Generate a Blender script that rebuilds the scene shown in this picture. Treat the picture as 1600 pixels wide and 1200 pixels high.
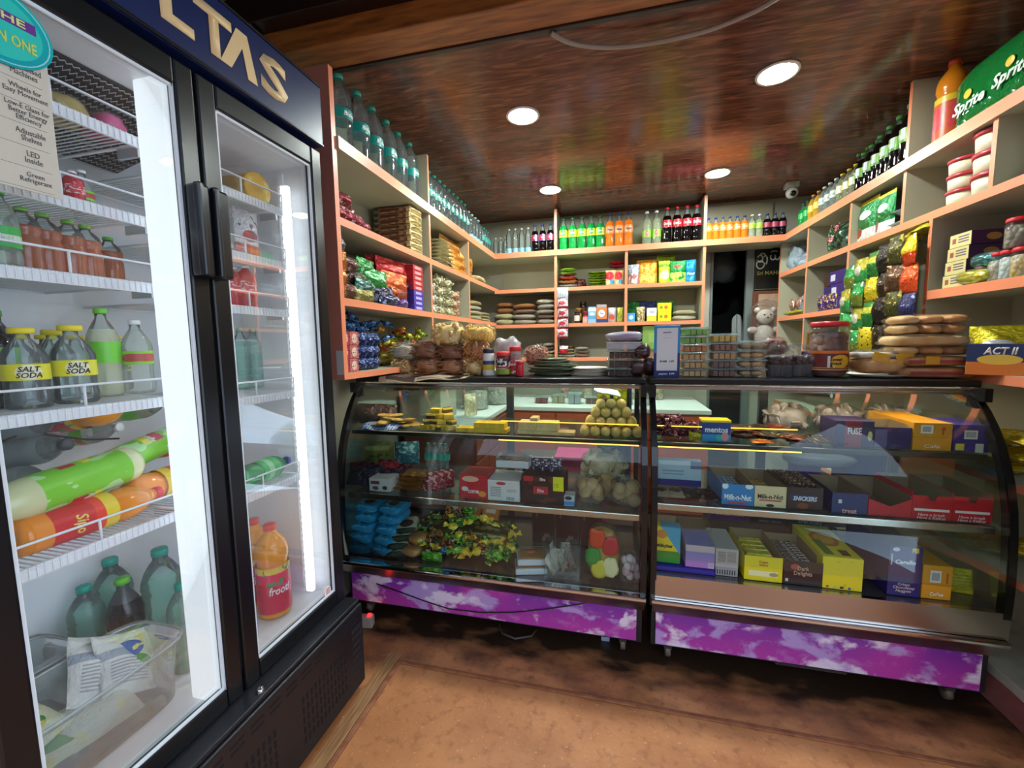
import bpy, bmesh, math, random
from mathutils import Vector, Matrix, noise, Euler
for o in list(bpy.data.objects): bpy.data.objects.remove(o)
SC = bpy.context.scene
COL = SC.collection
PI = math.pi; R90 = PI/2
random.seed(7)
# ------------------------------------------------------------------ camera
YAW, PITCH, ROLL, FPX, CAMH = math.radians(-13.6), math.radians(-5.6), math.radians(-.82), 645.0, 1.42
_f = Vector((math.sin(YAW)*math.cos(PITCH), math.cos(YAW)*math.cos(PITCH), math.sin(PITCH)))
_r = Vector((math.cos(YAW), -math.sin(YAW), 0)); _u = _r.cross(_f)
CR = _r*math.cos(ROLL)+_u*math.sin(ROLL); CU = _u*math.cos(ROLL)-_r*math.sin(ROLL); CF = _f
CAMP = Vector((0, 0, CAMH))
cam = bpy.data.cameras.new('camera'); camo = bpy.data.objects.new('camera', cam); COL.objects.link(camo)
cam.sensor_fit = 'HORIZONTAL'; cam.sensor_width = 36; cam.lens = FPX/1600*36; cam.clip_start = .02
camo.matrix_world = Matrix((( CR.x, CU.x, -CF.x, 0), (CR.y, CU.y, -CF.y, 0), (CR.z, CU.z, -CF.z, CAMH), (0, 0, 0, 1)))
SC.camera = camo
# ------------------------------------------------------------------ world, exposure
W = bpy.data.worlds.new('world'); SC.world = W; W.use_nodes = True
W.node_tree.nodes['Background'].inputs[0].default_value = (.62, .78, 1.0, 1)
W.node_tree.nodes['Background'].inputs[1].default_value = 2.8
VS = SC.view_settings; VS.view_transform = 'Standard'; VS.look = 'None'; VS.gamma = 1; VS.use_curve_mapping = False
VS.exposure = .35
SC.cycles.transparent_max_bounces = 28; SC.cycles.max_bounces = 8
SC.cycles.diffuse_bounces = 3; SC.cycles.glossy_bounces = 4
SC.cycles.sample_clamp_indirect = 6
# ------------------------------------------------------------------ from a point of the picture to a point of a plane
def ray(x, y): return CF + CR*((x-800)/FPX) - CU*((y-600)/FPX)
def onx(x, y, X): d = ray(x, y); return CAMP + d*(X/d.x)
def ony(x, y, Y): d = ray(x, y); return CAMP + d*(Y/d.y)
def onz(x, y, Z): d = ray(x, y); return CAMP + d*((Z-CAMH)/d.z)
# ------------------------------------------------------------------ materials
MATS = {}
def srgb(c):
    if isinstance(c, str):
        c = [int(c[i:i+2], 16)/255 for i in (0, 2, 4)]
        return tuple(x/12.92 if x <= .04045 else ((x+.055)/1.055)**2.4 for x in c)+(1,)
    return tuple(c)[:3]+(1,)
def newmat(name):
    m = bpy.data.materials.new(name); m.use_nodes = True
    nt = m.node_tree; nt.nodes.clear()
    out = nt.nodes.new('ShaderNodeOutputMaterial')
    return m, nt, out
def nd(nt, t, **kw):
    n = nt.nodes.new(t)
    for k, v in kw.items(): setattr(n, k, v)
    return n
def setin(n, **kw):
    for k, v in kw.items():
        n.inputs[k.replace('_', ' ')].default_value = v
def bumpnode(nt, scale, strength, detail=3, stretch=None, coord='Object'):
    tc = nd(nt, 'ShaderNodeTexCoord'); mp = nd(nt, 'ShaderNodeMapping'); no = nd(nt, 'ShaderNodeTexNoise'); b = nd(nt, 'ShaderNodeBump')
    if stretch: mp.inputs['Scale'].default_value = stretch
    nt.links.new(tc.outputs[coord], mp.inputs[0]); nt.links.new(mp.outputs[0], no.inputs['Vector'])
    no.inputs['Scale'].default_value = scale; no.inputs['Detail'].default_value = detail
    nt.links.new(no.outputs['Fac'], b.inputs['Height']); b.inputs['Strength'].default_value = strength; b.inputs['Distance'].default_value = .01
    return b
def mat(col, rough=.5, metal=0, emit=0, coat=0, bump=None, var=None, spec=.5):
    key = ('m', str(col), rough, metal, emit, coat, bump, var, spec)
    if key in MATS: return MATS[key]
    m, nt, out = newmat('surface_%d' % len(MATS)); p = nd(nt, 'ShaderNodeBsdfPrincipled')
    c = srgb(col)
    setin(p, Base_Color=c, Roughness=rough, Metallic=metal); p.inputs['Specular IOR Level'].default_value = spec
    p.inputs['Coat Weight'].default_value = coat
    if emit: p.inputs['Emission Color'].default_value = c; p.inputs['Emission Strength'].default_value = emit
    if bump: nt.links.new(bumpnode(nt, *bump).outputs[0], p.inputs['Normal'])
    if var:   # (second colour, noise scale, low, high, stretch)
        tc = nd(nt, 'ShaderNodeTexCoord'); mp = nd(nt, 'ShaderNodeMapping'); no = nd(nt, 'ShaderNodeTexNoise'); r = nd(nt, 'ShaderNodeMapRange'); mx = nd(nt, 'ShaderNodeMix', data_type='RGBA')
        nt.links.new(tc.outputs['Object'], mp.inputs[0]); nt.links.new(mp.outputs[0], no.inputs['Vector'])
        if len(var) > 4: mp.inputs['Scale'].default_value = var[4]
        setin(no, Scale=var[1], Detail=5.0); setin(r, From_Min=var[2], From_Max=var[3])
        nt.links.new(no.outputs['Fac'], r.inputs['Value']); nt.links.new(r.outputs[0], mx.inputs[0])
        mx.inputs[6].default_value = c; mx.inputs[7].default_value = srgb(var[0])
        nt.links.new(mx.outputs[2], p.inputs['Base Color'])
    nt.links.new(p.outputs[0], out.inputs[0]); MATS[key] = m
    return m
def emis(col, s):
    key = ('e', str(col), s)
    if key in MATS: return MATS[key]
    m, nt, out = newmat('light_%d' % len(MATS)); e = nd(nt, 'ShaderNodeEmission')
    e.inputs[0].default_value = srgb(col); e.inputs[1].default_value = s
    nt.links.new(e.outputs[0], out.inputs[0]); MATS[key] = m
    return m
def film(tint='FFFFFF', col='FFFFFF', opac=.06, gloss=.5, rough=.08, bump=None, ior=1.45):
    """thin clear sheet: see-through, a little milky, shiny towards the edges"""
    key = ('f', str(tint), str(col), opac, gloss, rough, bump, ior)
    if key in MATS: return MATS[key]
    m, nt, out = newmat('clear_%d' % len(MATS))
    t = nd(nt, 'ShaderNodeBsdfTransparent'); d = nd(nt, 'ShaderNodeBsdfDiffuse'); g = nd(nt, 'ShaderNodeBsdfGlossy')
    m1 = nd(nt, 'ShaderNodeMixShader'); m2 = nd(nt, 'ShaderNodeMixShader'); fr = nd(nt, 'ShaderNodeFresnel'); mu = nd(nt, 'ShaderNodeMath', operation='MULTIPLY')
    t.inputs[0].default_value = srgb(tint); d.inputs[0].default_value = srgb(col); g.inputs['Roughness'].default_value = rough
    m1.inputs[0].default_value = opac; fr.inputs[0].default_value = ior; mu.inputs[1].default_value = gloss
    L = nt.links.new
    L(t.outputs[0], m1.inputs[1]); L(d.outputs[0], m1.inputs[2]); L(fr.outputs[0], mu.inputs[0]); L(mu.outputs[0], m2.inputs[0])
    L(m1.outputs[0], m2.inputs[1]); L(g.outputs[0], m2.inputs[2]); L(m2.outputs[0], out.inputs[0])
    if bump:
        b = bumpnode(nt, *bump); L(b.outputs[0], g.inputs['Normal']); L(b.outputs[0], fr.inputs['Normal']); L(b.outputs[0], d.inputs['Normal'])
    MATS[key] = m
    return m
def pm(base, *layers, rough=.38, metal=0, bump=None, coat=0):
    """printed packaging. layers: (kind, numbers..., colour) in the unit box of the piece"""
    key = ('p', str(base), str(layers), rough, metal, bump, coat)
    if key in MATS: return MATS[key]
    m, nt, out = newmat('print_%d' % len(MATS)); p = nd(nt, 'ShaderNodeBsdfPrincipled'); L = nt.links.new
    setin(p, Roughness=rough, Metallic=metal); p.inputs['Coat Weight'].default_value = coat
    tc = nd(nt, 'ShaderNodeTexCoord'); sx = nd(nt, 'ShaderNodeSeparateXYZ'); L(tc.outputs['Generated'], sx.inputs[0])
    ax = {'x': sx.outputs[0], 'y': sx.outputs[1], 'z': sx.outputs[2]}
    def mth(op, a, b=None):
        n = nd(nt, 'ShaderNodeMath', operation=op)
        for i, q in enumerate((a, b)):
            if q is None: continue
            if isinstance(q, (int, float)): n.inputs[i].default_value = q
            else: L(q, n.inputs[i])
        return n.outputs[0]
    def rng(a, lo, hi): return mth('MULTIPLY', mth('GREATER_THAN', a, lo), mth('LESS_THAN', a, hi))
    cur = None; c0 = srgb(base)
    for ly in layers:
        k, c = ly[0], srgb(ly[-1])
        if k in ax: fac = rng(ax[k], ly[1], ly[2])
        elif k == 'r': fac = mth('MULTIPLY', rng(ax[ly[1]], ly[2], ly[3]), rng(ax[ly[4]], ly[5], ly[6]))
        elif k == 'e' or k == 's':
            a = mth('POWER', mth('ABSOLUTE', mth('DIVIDE', mth('SUBTRACT', ax[ly[1]], ly[2]), ly[3])), 2.0)
            b = mth('POWER', mth('ABSOLUTE', mth('DIVIDE', mth('SUBTRACT', ax[ly[4]], ly[5]), ly[6])), 2.0)
            if k == 'e': fac = mth('LESS_THAN', mth('ADD', a, b), 1.0)
            else:
                n = nd(nt, 'ShaderNodeMapRange', interpolation_type='SMOOTHSTEP'); L(mth('ADD', a, b), n.inputs[0])
                setin(n, From_Min=1.0, From_Max=.35); n.inputs[4].default_value = ly[7] if len(ly) > 8 else .85; fac = n.outputs[0]
        elif k == 'n':
            no = nd(nt, 'ShaderNodeTexNoise'); setin(no, Scale=float(ly[1]), Detail=2.0); L(tc.outputs['Generated'], no.inputs['Vector'])
            fac = mth('GREATER_THAN', no.outputs['Fac'], ly[2])
        elif k == 'v':
            no = nd(nt, 'ShaderNodeTexVoronoi'); setin(no, Scale=float(ly[1])); L(tc.outputs['Generated'], no.inputs['Vector'])
            fac = mth('LESS_THAN', no.outputs['Distance'], ly[2])
        elif k == 'g':
            n = nd(nt, 'ShaderNodeMapRange'); L(ax[ly[1]], n.inputs[0]); setin(n, From_Min=ly[2], From_Max=ly[3]); fac = n.outputs[0]
        elif k == 'd':   # diagonal split between two axes
            fac = mth('GREATER_THAN', mth('ADD', mth('MULTIPLY', ax[ly[1]], ly[2]), ax[ly[3]]), ly[4])
        elif k == 'l':   # fine lines of print inside a rectangle: axis pair, ranges, count
            fac = mth('MULTIPLY', mth('MULTIPLY', rng(ax[ly[1]], ly[2], ly[3]), rng(ax[ly[4]], ly[5], ly[6])),
                      mth('GREATER_THAN', mth('FRACT', mth('MULTIPLY', ax[ly[4]], float(ly[7]))), .5))
        mx = nd(nt, 'ShaderNodeMix', data_type='RGBA'); L(fac, mx.inputs[0])
        if cur is None: mx.inputs[6].default_value = c0
        else: L(cur, mx.inputs[6])
        mx.inputs[7].default_value = c; cur = mx.outputs[2]
    if cur is None: p.inputs['Base Color'].default_value = c0
    else: L(cur, p.inputs['Base Color'])
    if bump: L(bumpnode(nt, *bump).outputs[0], p.inputs['Normal'])
    L(p.outputs[0], out.inputs[0]); MATS[key] = m
    return m
FOILB = (9, .9, 4)
def foil(base, *layers, rough=.22, metal=.45): return pm(base, *layers, rough=rough, metal=metal, bump=FOILB)
def crumbs(c1, c2, scale=60, strength=.9):
    """snack pieces seen in a bag or a tray: blotched colour and knobbly relief"""
    key = ('c', c1, c2, scale, strength)
    if key in MATS: return MATS[key]
    m, nt, out = newmat('food_%d' % len(MATS)); p = nd(nt, 'ShaderNodeBsdfPrincipled'); L = nt.links.new
    tc = nd(nt, 'ShaderNodeTexCoord'); v = nd(nt, 'ShaderNodeTexVoronoi'); b = nd(nt, 'ShaderNodeBump'); mx = nd(nt, 'ShaderNodeMix', data_type='RGBA'); no = nd(nt, 'ShaderNodeTexNoise')
    L(tc.outputs['Object'], v.inputs['Vector']); L(tc.outputs['Object'], no.inputs['Vector']); setin(v, Scale=float(scale)); setin(no, Scale=scale*.45, Detail=4.0)
    r = nd(nt, 'ShaderNodeMapRange'); setin(r, From_Min=.35, From_Max=.65); L(no.outputs['Fac'], r.inputs[0])
    mx.inputs[6].default_value = srgb(c1); mx.inputs[7].default_value = srgb(c2); L(r.outputs[0], mx.inputs[0])
    b.invert = True; setin(b, Strength=strength, Distance=.012); L(v.outputs['Distance'], b.inputs['Height'])
    L(mx.outputs[2], p.inputs['Base Color']); L(b.outputs[0], p.inputs['Normal']); setin(p, Roughness=.45)
    L(p.outputs[0], out.inputs[0]); MATS[key] = m
    return m
# ------------------------------------------------------------------ mesh building
class MB:
    def __init__(s): s.v = []; s.f = []; s.m = []; s.s = []
    def add(s, vs, fs, mi=0, sm=False):
        n = len(s.v); s.v += [tuple(v) for v in vs]
        for f in fs: s.f.append(tuple(i+n for i in f)); s.m.append(mi); s.s.append(sm)
        return s
    def box(s, x0, x1, y0, y1, z0, z1, mi=0, fm=None):
        # faces: bottom, top, front(-y), right(+x), back(+y), left(-x)
        vs = [(x0,y0,z0),(x1,y0,z0),(x1,y1,z0),(x0,y1,z0),(x0,y0,z1),(x1,y0,z1),(x1,y1,z1),(x0,y1,z1)]
        fs = [(0,3,2,1),(4,5,6,7),(0,1,5,4),(1,2,6,5),(2,3,7,6),(3,0,4,7)]
        n = len(s.v); s.v += vs
        for i, f in enumerate(fs):
            s.f.append(tuple(k+n for k in f)); s.m.append(fm.get(i, mi) if fm else mi); s.s.append(False)
        return s
    def rbox(s, x0, x1, y0, y1, z0, z1, b=.004, mi=0, seg=2):
        bm = bmesh.new(); bmesh.ops.create_cube(bm, size=1)
        for v in bm.verts: v.co = ((x0+x1)/2+v.co.x*(x1-x0), (y0+y1)/2+v.co.y*(y1-y0), (z0+z1)/2+v.co.z*(z1-z0))
        bmesh.ops.bevel(bm, geom=bm.edges[:], offset=min(b, .45*min(x1-x0, y1-y0, z1-z0)), segments=seg, profile=.5, affect='EDGES')
        return s.bm(bm, mi, False)
    def bm(s, bm, mi=0, sm=False, M=None):
        bm.verts.index_update(); vs = [(M @ v.co if M else v.co)[:] for v in bm.verts]
        s.add(vs, [tuple(v.index for v in f.verts) for f in bm.faces], mi, sm); bm.free()
        return s
    def lathe(s, prof, n=16, mi=0, sm=True, c=(0, 0), mis=None, cap=True):
        k = len(prof); vs = []
        for r, z in prof:
            for i in range(n):
                a = 2*PI*i/n; vs.append((c[0]+r*math.cos(a), c[1]+r*math.sin(a), z))
        b = len(s.v); s.v += vs
        for j in range(k-1):
            for i in range(n):
                i2 = (i+1) % n
                s.f.append((b+j*n+i, b+j*n+i2, b+(j+1)*n+i2, b+(j+1)*n+i)); s.m.append(mis[j] if mis else mi); s.s.append(sm)
        if cap:
            if prof[0][0] > 1e-6: s.f.append(tuple(b+i for i in reversed(range(n)))); s.m.append(mis[0] if mis else mi); s.s.append(False)
            if prof[-1][0] > 1e-6: s.f.append(tuple(b+(k-1)*n+i for i in range(n))); s.m.append(mis[-1] if mis else mi); s.s.append(False)
        return s
    def tube(s, pts, r=.005, n=8, mi=0, caps=True, closed=False):
        pts = [Vector(p) for p in pts]; k = len(pts); vs = []
        up = Vector((0, 0, 1))
        for i, p in enumerate(pts):
            if closed: t = pts[(i+1) % k]-pts[i-1]
            else: t = (pts[min(i+1, k-1)]-pts[max(i-1, 0)])
            t.normalize()
            a = t.cross(up)
            if a.length < 1e-3: a = t.cross(Vector((1, 0, 0)))
            a.normalize(); b = t.cross(a)
            rr = r[i] if isinstance(r, (list, tuple)) else r
            for j in range(n):
                q = 2*PI*j/n; vs.append(p+a*math.cos(q)*rr+b*math.sin(q)*rr)
        fs = []
        for i in range(k if closed else k-1):
            i2 = (i+1) % k
            for j in range(n):
                j2 = (j+1) % n; fs.append((i*n+j, i*n+j2, i2*n+j2, i2*n+j))
        if caps and not closed: fs += [tuple(reversed(range(n))), tuple((k-1)*n+j for j in range(n))]
        return s.add(vs, fs, mi, True)
    def prism(s, poly, a0, a1, axis='x', mi=0, sm=False):
        def P(a, p): return (a, p[0], p[1]) if axis == 'x' else ((p[0], a, p[1]) if axis == 'y' else (p[0], p[1], a))
        n = len(poly); vs = [P(a0, p) for p in poly]+[P(a1, p) for p in poly]
        fs = [tuple(reversed(range(n))), tuple(range(n, 2*n))]+[(i, (i+1) % n, (i+1) % n+n, i+n) for i in range(n)]
        return s.add(vs, fs, mi, sm)
    def ball(s, c, r, u=12, v=8, mi=0, sq=(1, 1, 1)):
        prof = [(math.sin(PI*j/v), -math.cos(PI*j/v)) for j in range(v+1)]
        vs = []; 
        for a, z in prof:
            for i in range(u):
                q = 2*PI*i/u; vs.append((c[0]+r*sq[0]*a*math.cos(q), c[1]+r*sq[1]*a*math.sin(q), c[2]+r*sq[2]*z))
        fs = [(j*u+i, j*u+(i+1) % u, (j+1)*u+(i+1) % u, (j+1)*u+i) for j in range(v) for i in range(u)]
        return s.add(vs, fs, mi, True)
    def mesh(s, name):
        me = bpy.data.meshes.new(name); me.from_pydata(s.v, [], s.f)
        me.polygons.foreach_set('material_index', s.m); me.polygons.foreach_set('use_smooth', s.s)
        bm = bmesh.new(); bm.from_mesh(me); bmesh.ops.recalc_face_normals(bm, faces=bm.faces[:]); bm.to_mesh(me); bm.free()
        me.update()
        return me
    def build(s, name, mats, parent=None):
        me = s.mesh(name)
        for m in (mats if isinstance(mats, (list, tuple)) else [mats]): me.materials.append(m)
        return link(name, me, parent)
def link(name, me, parent=None, loc=None, rot=None, scale=None):
    o = bpy.data.objects.new(name, me); COL.objects.link(o)
    if parent: o.parent = parent
    if loc is not None: o.location = loc
    if rot is not None: o.rotation_euler = rot
    if scale is not None: o.scale = scale if hasattr(scale, '__len__') else (scale,)*3
    return o
USED = {}
def tag(o, label, cat, group=None):
    n = len(label.split())
    if not 4 <= n <= 16: print('LABEL LENGTH', n, label)
    if label in USED and (not group or USED[label] != group): print('LABEL TWICE', label)
    USED[label] = group
    o['label'] = label; o['category'] = cat
    if group: o['group'] = group
    return o
def thing(name, label, cat, loc=(0, 0, 0), rot=0, group=None, scale=None):
    r = rot if hasattr(rot, '__len__') else (0, 0, rot)
    o = link(name, None, None, loc, r, scale); o.empty_display_size = .05
    return tag(o, label, cat, group)
def struct(o): o['kind'] = 'structure'; return o
ORD = ['first','second','third','fourth','fifth','sixth','seventh','eighth','ninth','tenth','eleventh','twelfth','thirteenth','fourteenth','fifteenth','sixteenth','seventeenth','eighteenth','nineteenth','twentieth']
# ------------------------------------------------------------------ lettering
TXT = {}
def text_mesh(body, w, h, bend=None, bold=.0, shear=0, depth=.0006, vertical=False):
    key = (body, round(w, 4), round(h, 4), bend, bold, shear, depth)
    if key in TXT: return TXT[key]
    c = bpy.data.curves.new('lettering', 'FONT'); c.body = body; c.size = 1; c.extrude = 0; c.offset = bold; c.shear = shear
    c.resolution_u = 2; c.align_x = 'CENTER'; c.space_line = .85
    o = bpy.data.objects.new('lettering', c); COL.objects.link(o)
    dg = bpy.context.evaluated_depsgraph_get()
    me = bpy.data.meshes.new_from_object(o.evaluated_get(dg)); COL.objects.unlink(o); bpy.data.objects.remove(o); bpy.data.curves.remove(c)
    xs = [v.co.x for v in me.vertices] or [0, 1]; ys = [v.co.y for v in me.vertices] or [0, 1]
    cx, cy = (min(xs)+max(xs))/2, (min(ys)+max(ys))/2; sx = w/max(1e-6, max(xs)-min(xs)); sy = h/max(1e-6, max(ys)-min(ys))
    if bend:
        bm = bmesh.new(); bm.from_mesh(me)
        for k in range(2):
            long = [e for e in bm.edges if e.calc_length()*sx > bend*.35]
            if long: bmesh.ops.subdivide_edges(bm, edges=long, cuts=2)
        bmesh.ops.triangulate(bm, faces=bm.faces[:]); bm.to_mesh(me); bm.free()
    bm = bmesh.new(); bm.from_mesh(me)
    if depth:
        r = bmesh.ops.extrude_face_region(bm, geom=bm.faces[:])
        for g in r['geom']:
            if isinstance(g, bmesh.types.BMVert): g.co.z += depth/ max(sx, 1e-6)*sx
    for v in bm.verts:
        x, y, z = (v.co.x-cx)*sx, (v.co.y-cy)*sy, v.co.z
        if bend: a = x/bend; v.co = ((bend+z)*math.sin(a), -(bend+z)*math.cos(a), y)
        else: v.co = (x, -z, y)
    bm.to_mesh(me); bm.free(); TXT[key] = me
    return me
def text(body, w, h, col, parent, loc=(0, 0, 0), rz=0, name='lettering', bend=None, bold=0, shear=0, rough=.5, rot=None, depth=.0006):
    """lettering that faces local -y (or wraps a cylinder of radius bend)"""
    me = text_mesh(body, w, h, bend, bold, shear, depth)
    m = col if isinstance(col, bpy.types.Material) else mat(col, rough)
    if me.materials and me.materials[0] is not m:
        me = me.copy(); me.materials.clear()
    if not me.materials: me.materials.append(m)
    return link(name, me, parent, loc, rot if rot else (0, 0, rz))
# ------------------------------------------------------------------ kinds of goods: meshes made once, shared by every copy
KINDS = {}
def kind(key, name, cat, parts):
    """parts: list of (part name, mesh, parent index or None)"""
    KINDS[key] = (name, cat, parts)
def put(key, label, loc, rot=0, group=None, scale=None, cat=None, name=None):
    nm, ct, parts = KINDS[key]
    if len(parts) == 1:
        r = rot if hasattr(rot, '__len__') else (0, 0, rot)
        return tag(link(name or nm, parts[0][1], None, loc, r, scale), label, cat or ct, group)
    t = thing(name or nm, label, cat or ct, loc, rot, group, scale); made = []
    for pn, me, pi in parts: made.append(link(pn, me, made[pi] if pi is not None else t))
    return t
def M1(mb, name, mats):
    me = mb.mesh(name)
    for m in (mats if isinstance(mats, (list, tuple)) else [mats]): me.materials.append(m)
    return me
def slot(pl, val, x0, x1, y0, y1, d, z=None, zt=None):
    """a box of the picture on a plane -> base point of the middle, width, height, turn"""
    xm, ym = (x0+x1)/2, (y0+y1)/2
    if pl == 'y':
        a, b = ony(x0, ym, val), ony(x1, ym, val); w = abs(b.x-a.x); hi = ony(xm, y0, val).z; lo = ony(xm, y1, val).z
        c = Vector(((a.x+b.x)/2, val+d/2, 0)); rz = 0
    else:
        a, b = onx(x0, ym, val), onx(x1, ym, val); w = abs(b.y-a.y); hi = onx(xm, y0, val).z; lo = onx(xm, y1, val).z
        s = -1 if val < 0 else 1
        c = Vector((val+s*d/2, (a.y+b.y)/2, 0)); rz = -s*R90
    if z is not None: lo = z
    if zt is not None: hi = zt
    c.z = lo
    return c, w, max(.004, hi-lo), rz
# ================================================================== THE SETTING
XL, XR, YB, ZC = -1.13, 1.42, 4.0, 2.69
CREAM = mat('B0AA92', .55); ORANGE = mat('EC8C64', .38); WHITE = mat('E6E6E2', .4); BLACK = mat('0B0B0D', .3)
STEEL = mat('B9B2AC', .22, 1.0, bump=(60, .04, 2, (1, 30, 30))); CHROME = mat('DADADA', .08, 1.0); DARKM = mat('17171A', .35, .2)
def wpart(mb, name, mats, root, sub=None, stuff=False):
    o = mb.build(name, mats, sub or root)
    if stuff: o['kind'] = 'stuff'
    if sub is None: o.location = -root.location
    return o
def sstruct(mb, name, mats): return struct(mb.build(name, mats))
# floor: worn red oxide cement with dark grime along the counters
def floor_mat():
    m, nt, out = newmat('red_oxide_floor'); L = nt.links.new; p = nd(nt, 'ShaderNodeBsdfPrincipled'); tc = nd(nt, 'ShaderNodeTexCoord')
    def noi(s, d, st=(1, 1, 1)):
        mp = nd(nt, 'ShaderNodeMapping'); mp.inputs['Scale'].default_value = st; n = nd(nt, 'ShaderNodeTexNoise'); setin(n, Scale=s, Detail=d)
        L(tc.outputs['Object'], mp.inputs[0]); L(mp.outputs[0], n.inputs['Vector']); return n.outputs['Fac']
    def ramp(f, a, b):
        r = nd(nt, 'ShaderNodeMapRange'); setin(r, From_Min=a, From_Max=b); L(f, r.inputs[0]); return r.outputs[0]
    def mix(f, a, b):
        x = nd(nt, 'ShaderNodeMix', data_type='RGBA'); L(f, x.inputs[0])
        for i, q in ((6, a), (7, b)):
            if isinstance(q, str): x.inputs[i].default_value = srgb(q)
            else: L(q, x.inputs[i])
        return x.outputs[2]
    c = mix(ramp(noi(3.5, 6.), .35, .68), 'B06E40', 'D08C58')
    c = mix(ramp(noi(26, 5.), .52, .74), c, '9C6038')
    c = mix(ramp(noi(75, 4.), .62, .75), c, 'D8A070')
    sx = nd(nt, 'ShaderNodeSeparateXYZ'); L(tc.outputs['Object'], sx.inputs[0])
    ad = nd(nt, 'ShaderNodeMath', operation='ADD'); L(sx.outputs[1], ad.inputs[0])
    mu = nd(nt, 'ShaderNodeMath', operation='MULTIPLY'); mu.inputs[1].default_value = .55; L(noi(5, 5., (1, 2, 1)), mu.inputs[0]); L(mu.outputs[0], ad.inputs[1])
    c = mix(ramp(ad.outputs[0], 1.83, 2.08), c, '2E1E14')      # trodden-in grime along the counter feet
    L(c, p.inputs['Base Color']); b = bumpnode(nt, 45, .15, 5); L(b.outputs[0], p.inputs['Normal']); setin(p, Roughness=.42)
    L(p.outputs[0], out.inputs[0]); return m
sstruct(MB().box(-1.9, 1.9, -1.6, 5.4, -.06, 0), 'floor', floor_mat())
WOODT = mat('7A4A2C', .5, var=('A8764C', 9, .35, .7, (1, 14, 14)))
WOODY = mat('8A5A34', .5, var=('B98A5C', 9, .35, .7, (14, 1, 14)))
sstruct(MB().rbox(-.925, 1.45, 1.545, 1.562, 0, .008, .003), 'trim_1', mat('9A5E3C', .55, var=('7A4228', 20, .4, .7)))
sstruct(MB().rbox(-.925, -.905, .2, 1.545, 0, .009, .003), 'trim_2', mat('A56844', .55, var=('7A4228', 20, .4, .7)))
sstruct(MB().rbox(-.985, -.928, .2, 1.60, 0, .007, .002), 'trim_3', WOODY)
sstruct(MB().box(-14, 14, -22, -1.6, -.08, -.02), 'floor_street', mat('5A5048', .9, var=('6E6256', 2, .3, .7)))
sstruct(MB().box(-14, 14, -8.3, -8, -.02, 3.9), 'wall_street', mat('6A4438', .8, var=('7A5244', 1.5, .3, .7)))
# walls
WALLC = mat('B4B0A0', .6, bump=(40, .05, 3))
sstruct(MB().box(-1.9, -1.80, -.4, 1.54, 0, 3.0), 'wall_left', WALLC)
sstruct(MB().box(-1.9, -1.465, 1.54, 4.45, 0, 2.75), 'wall_left.001', WALLC)
w = MB(); w.box(-1.465, .925, 4.335, 4.45, 0, 2.75); w.box(.925, 1.24, 4.335, 4.45, 2.32, 2.75); w.box(1.24, 1.9, 4.335, 4.45, 0, 2.75)
sstruct(w, 'wall_back', WALLC)
sstruct(MB().box(1.755, 1.9, .9, 4.335, 0, 2.95), 'wall_right', WALLC)
# dark store room behind the doorway
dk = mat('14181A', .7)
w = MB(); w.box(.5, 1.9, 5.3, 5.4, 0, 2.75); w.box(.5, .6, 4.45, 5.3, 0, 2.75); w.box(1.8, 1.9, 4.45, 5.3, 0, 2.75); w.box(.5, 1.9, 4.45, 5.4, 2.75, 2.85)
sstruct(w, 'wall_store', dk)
d1 = MB(); d1.box(1.205, 1.262, 4.30, 4.34, 0, 2.32); d1.box(.905, .925, 4.31, 4.34, 0, 2.32)
sstruct(d1, 'door_1', mat('6E7A78', .5))
# dropped ceiling of glossy dark wood panels
def ceil_mat():
    m, nt, out = newmat('ceiling_laminate'); L = nt.links.new; p = nd(nt, 'ShaderNodeBsdfPrincipled'); tc = nd(nt, 'ShaderNodeTexCoord')
    oi = nd(nt, 'ShaderNodeObjectInfo'); va = nd(nt, 'ShaderNodeVectorMath', operation='ADD'); L(tc.outputs['Object'], va.inputs[0]); L(oi.outputs['Random'], va.inputs[1])
    mp = nd(nt, 'ShaderNodeMapping'); mp.inputs['Scale'].default_value = (1.6, 11, 1); L(va.outputs[0], mp.inputs[0])
    n = nd(nt, 'ShaderNodeTexNoise'); setin(n, Scale=3.2, Detail=9., Distortion=1.2); L(mp.outputs[0], n.inputs['Vector'])
    r = nd(nt, 'ShaderNodeValToRGB'); L(n.outputs['Fac'], r.inputs[0]); e = r.color_ramp.elements
    e[0].position = .3; e[0].color = srgb('48281E'); e[1].position = .72; e[1].color = srgb('9A6048')
    k = e.new(.5); k.color = srgb('6A3E2E')
    L(r.outputs[0], p.inputs['Base Color']); setin(p, Roughness=.17); p.inputs['Specular IOR Level'].default_value = .42
    L(p.outputs[0], out.inputs[0]); return m
CM = ceil_mat()
ce = struct(link('ceiling', None, None, (0, 1.79, ZC)))
pw = .2545
for i in range(10):
    mb = MB(); mb.rbox(-1.465, 1.755, i*pw+.0003, (i+1)*pw-.0003, 0, .02, .0005)
    mb.build('ceiling_panel', CM, ce)
sstruct(MB().box(-1.9, 1.9, 1.79, 4.45, ZC+.021, ZC+.06), 'ceiling.001', dk)
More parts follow.
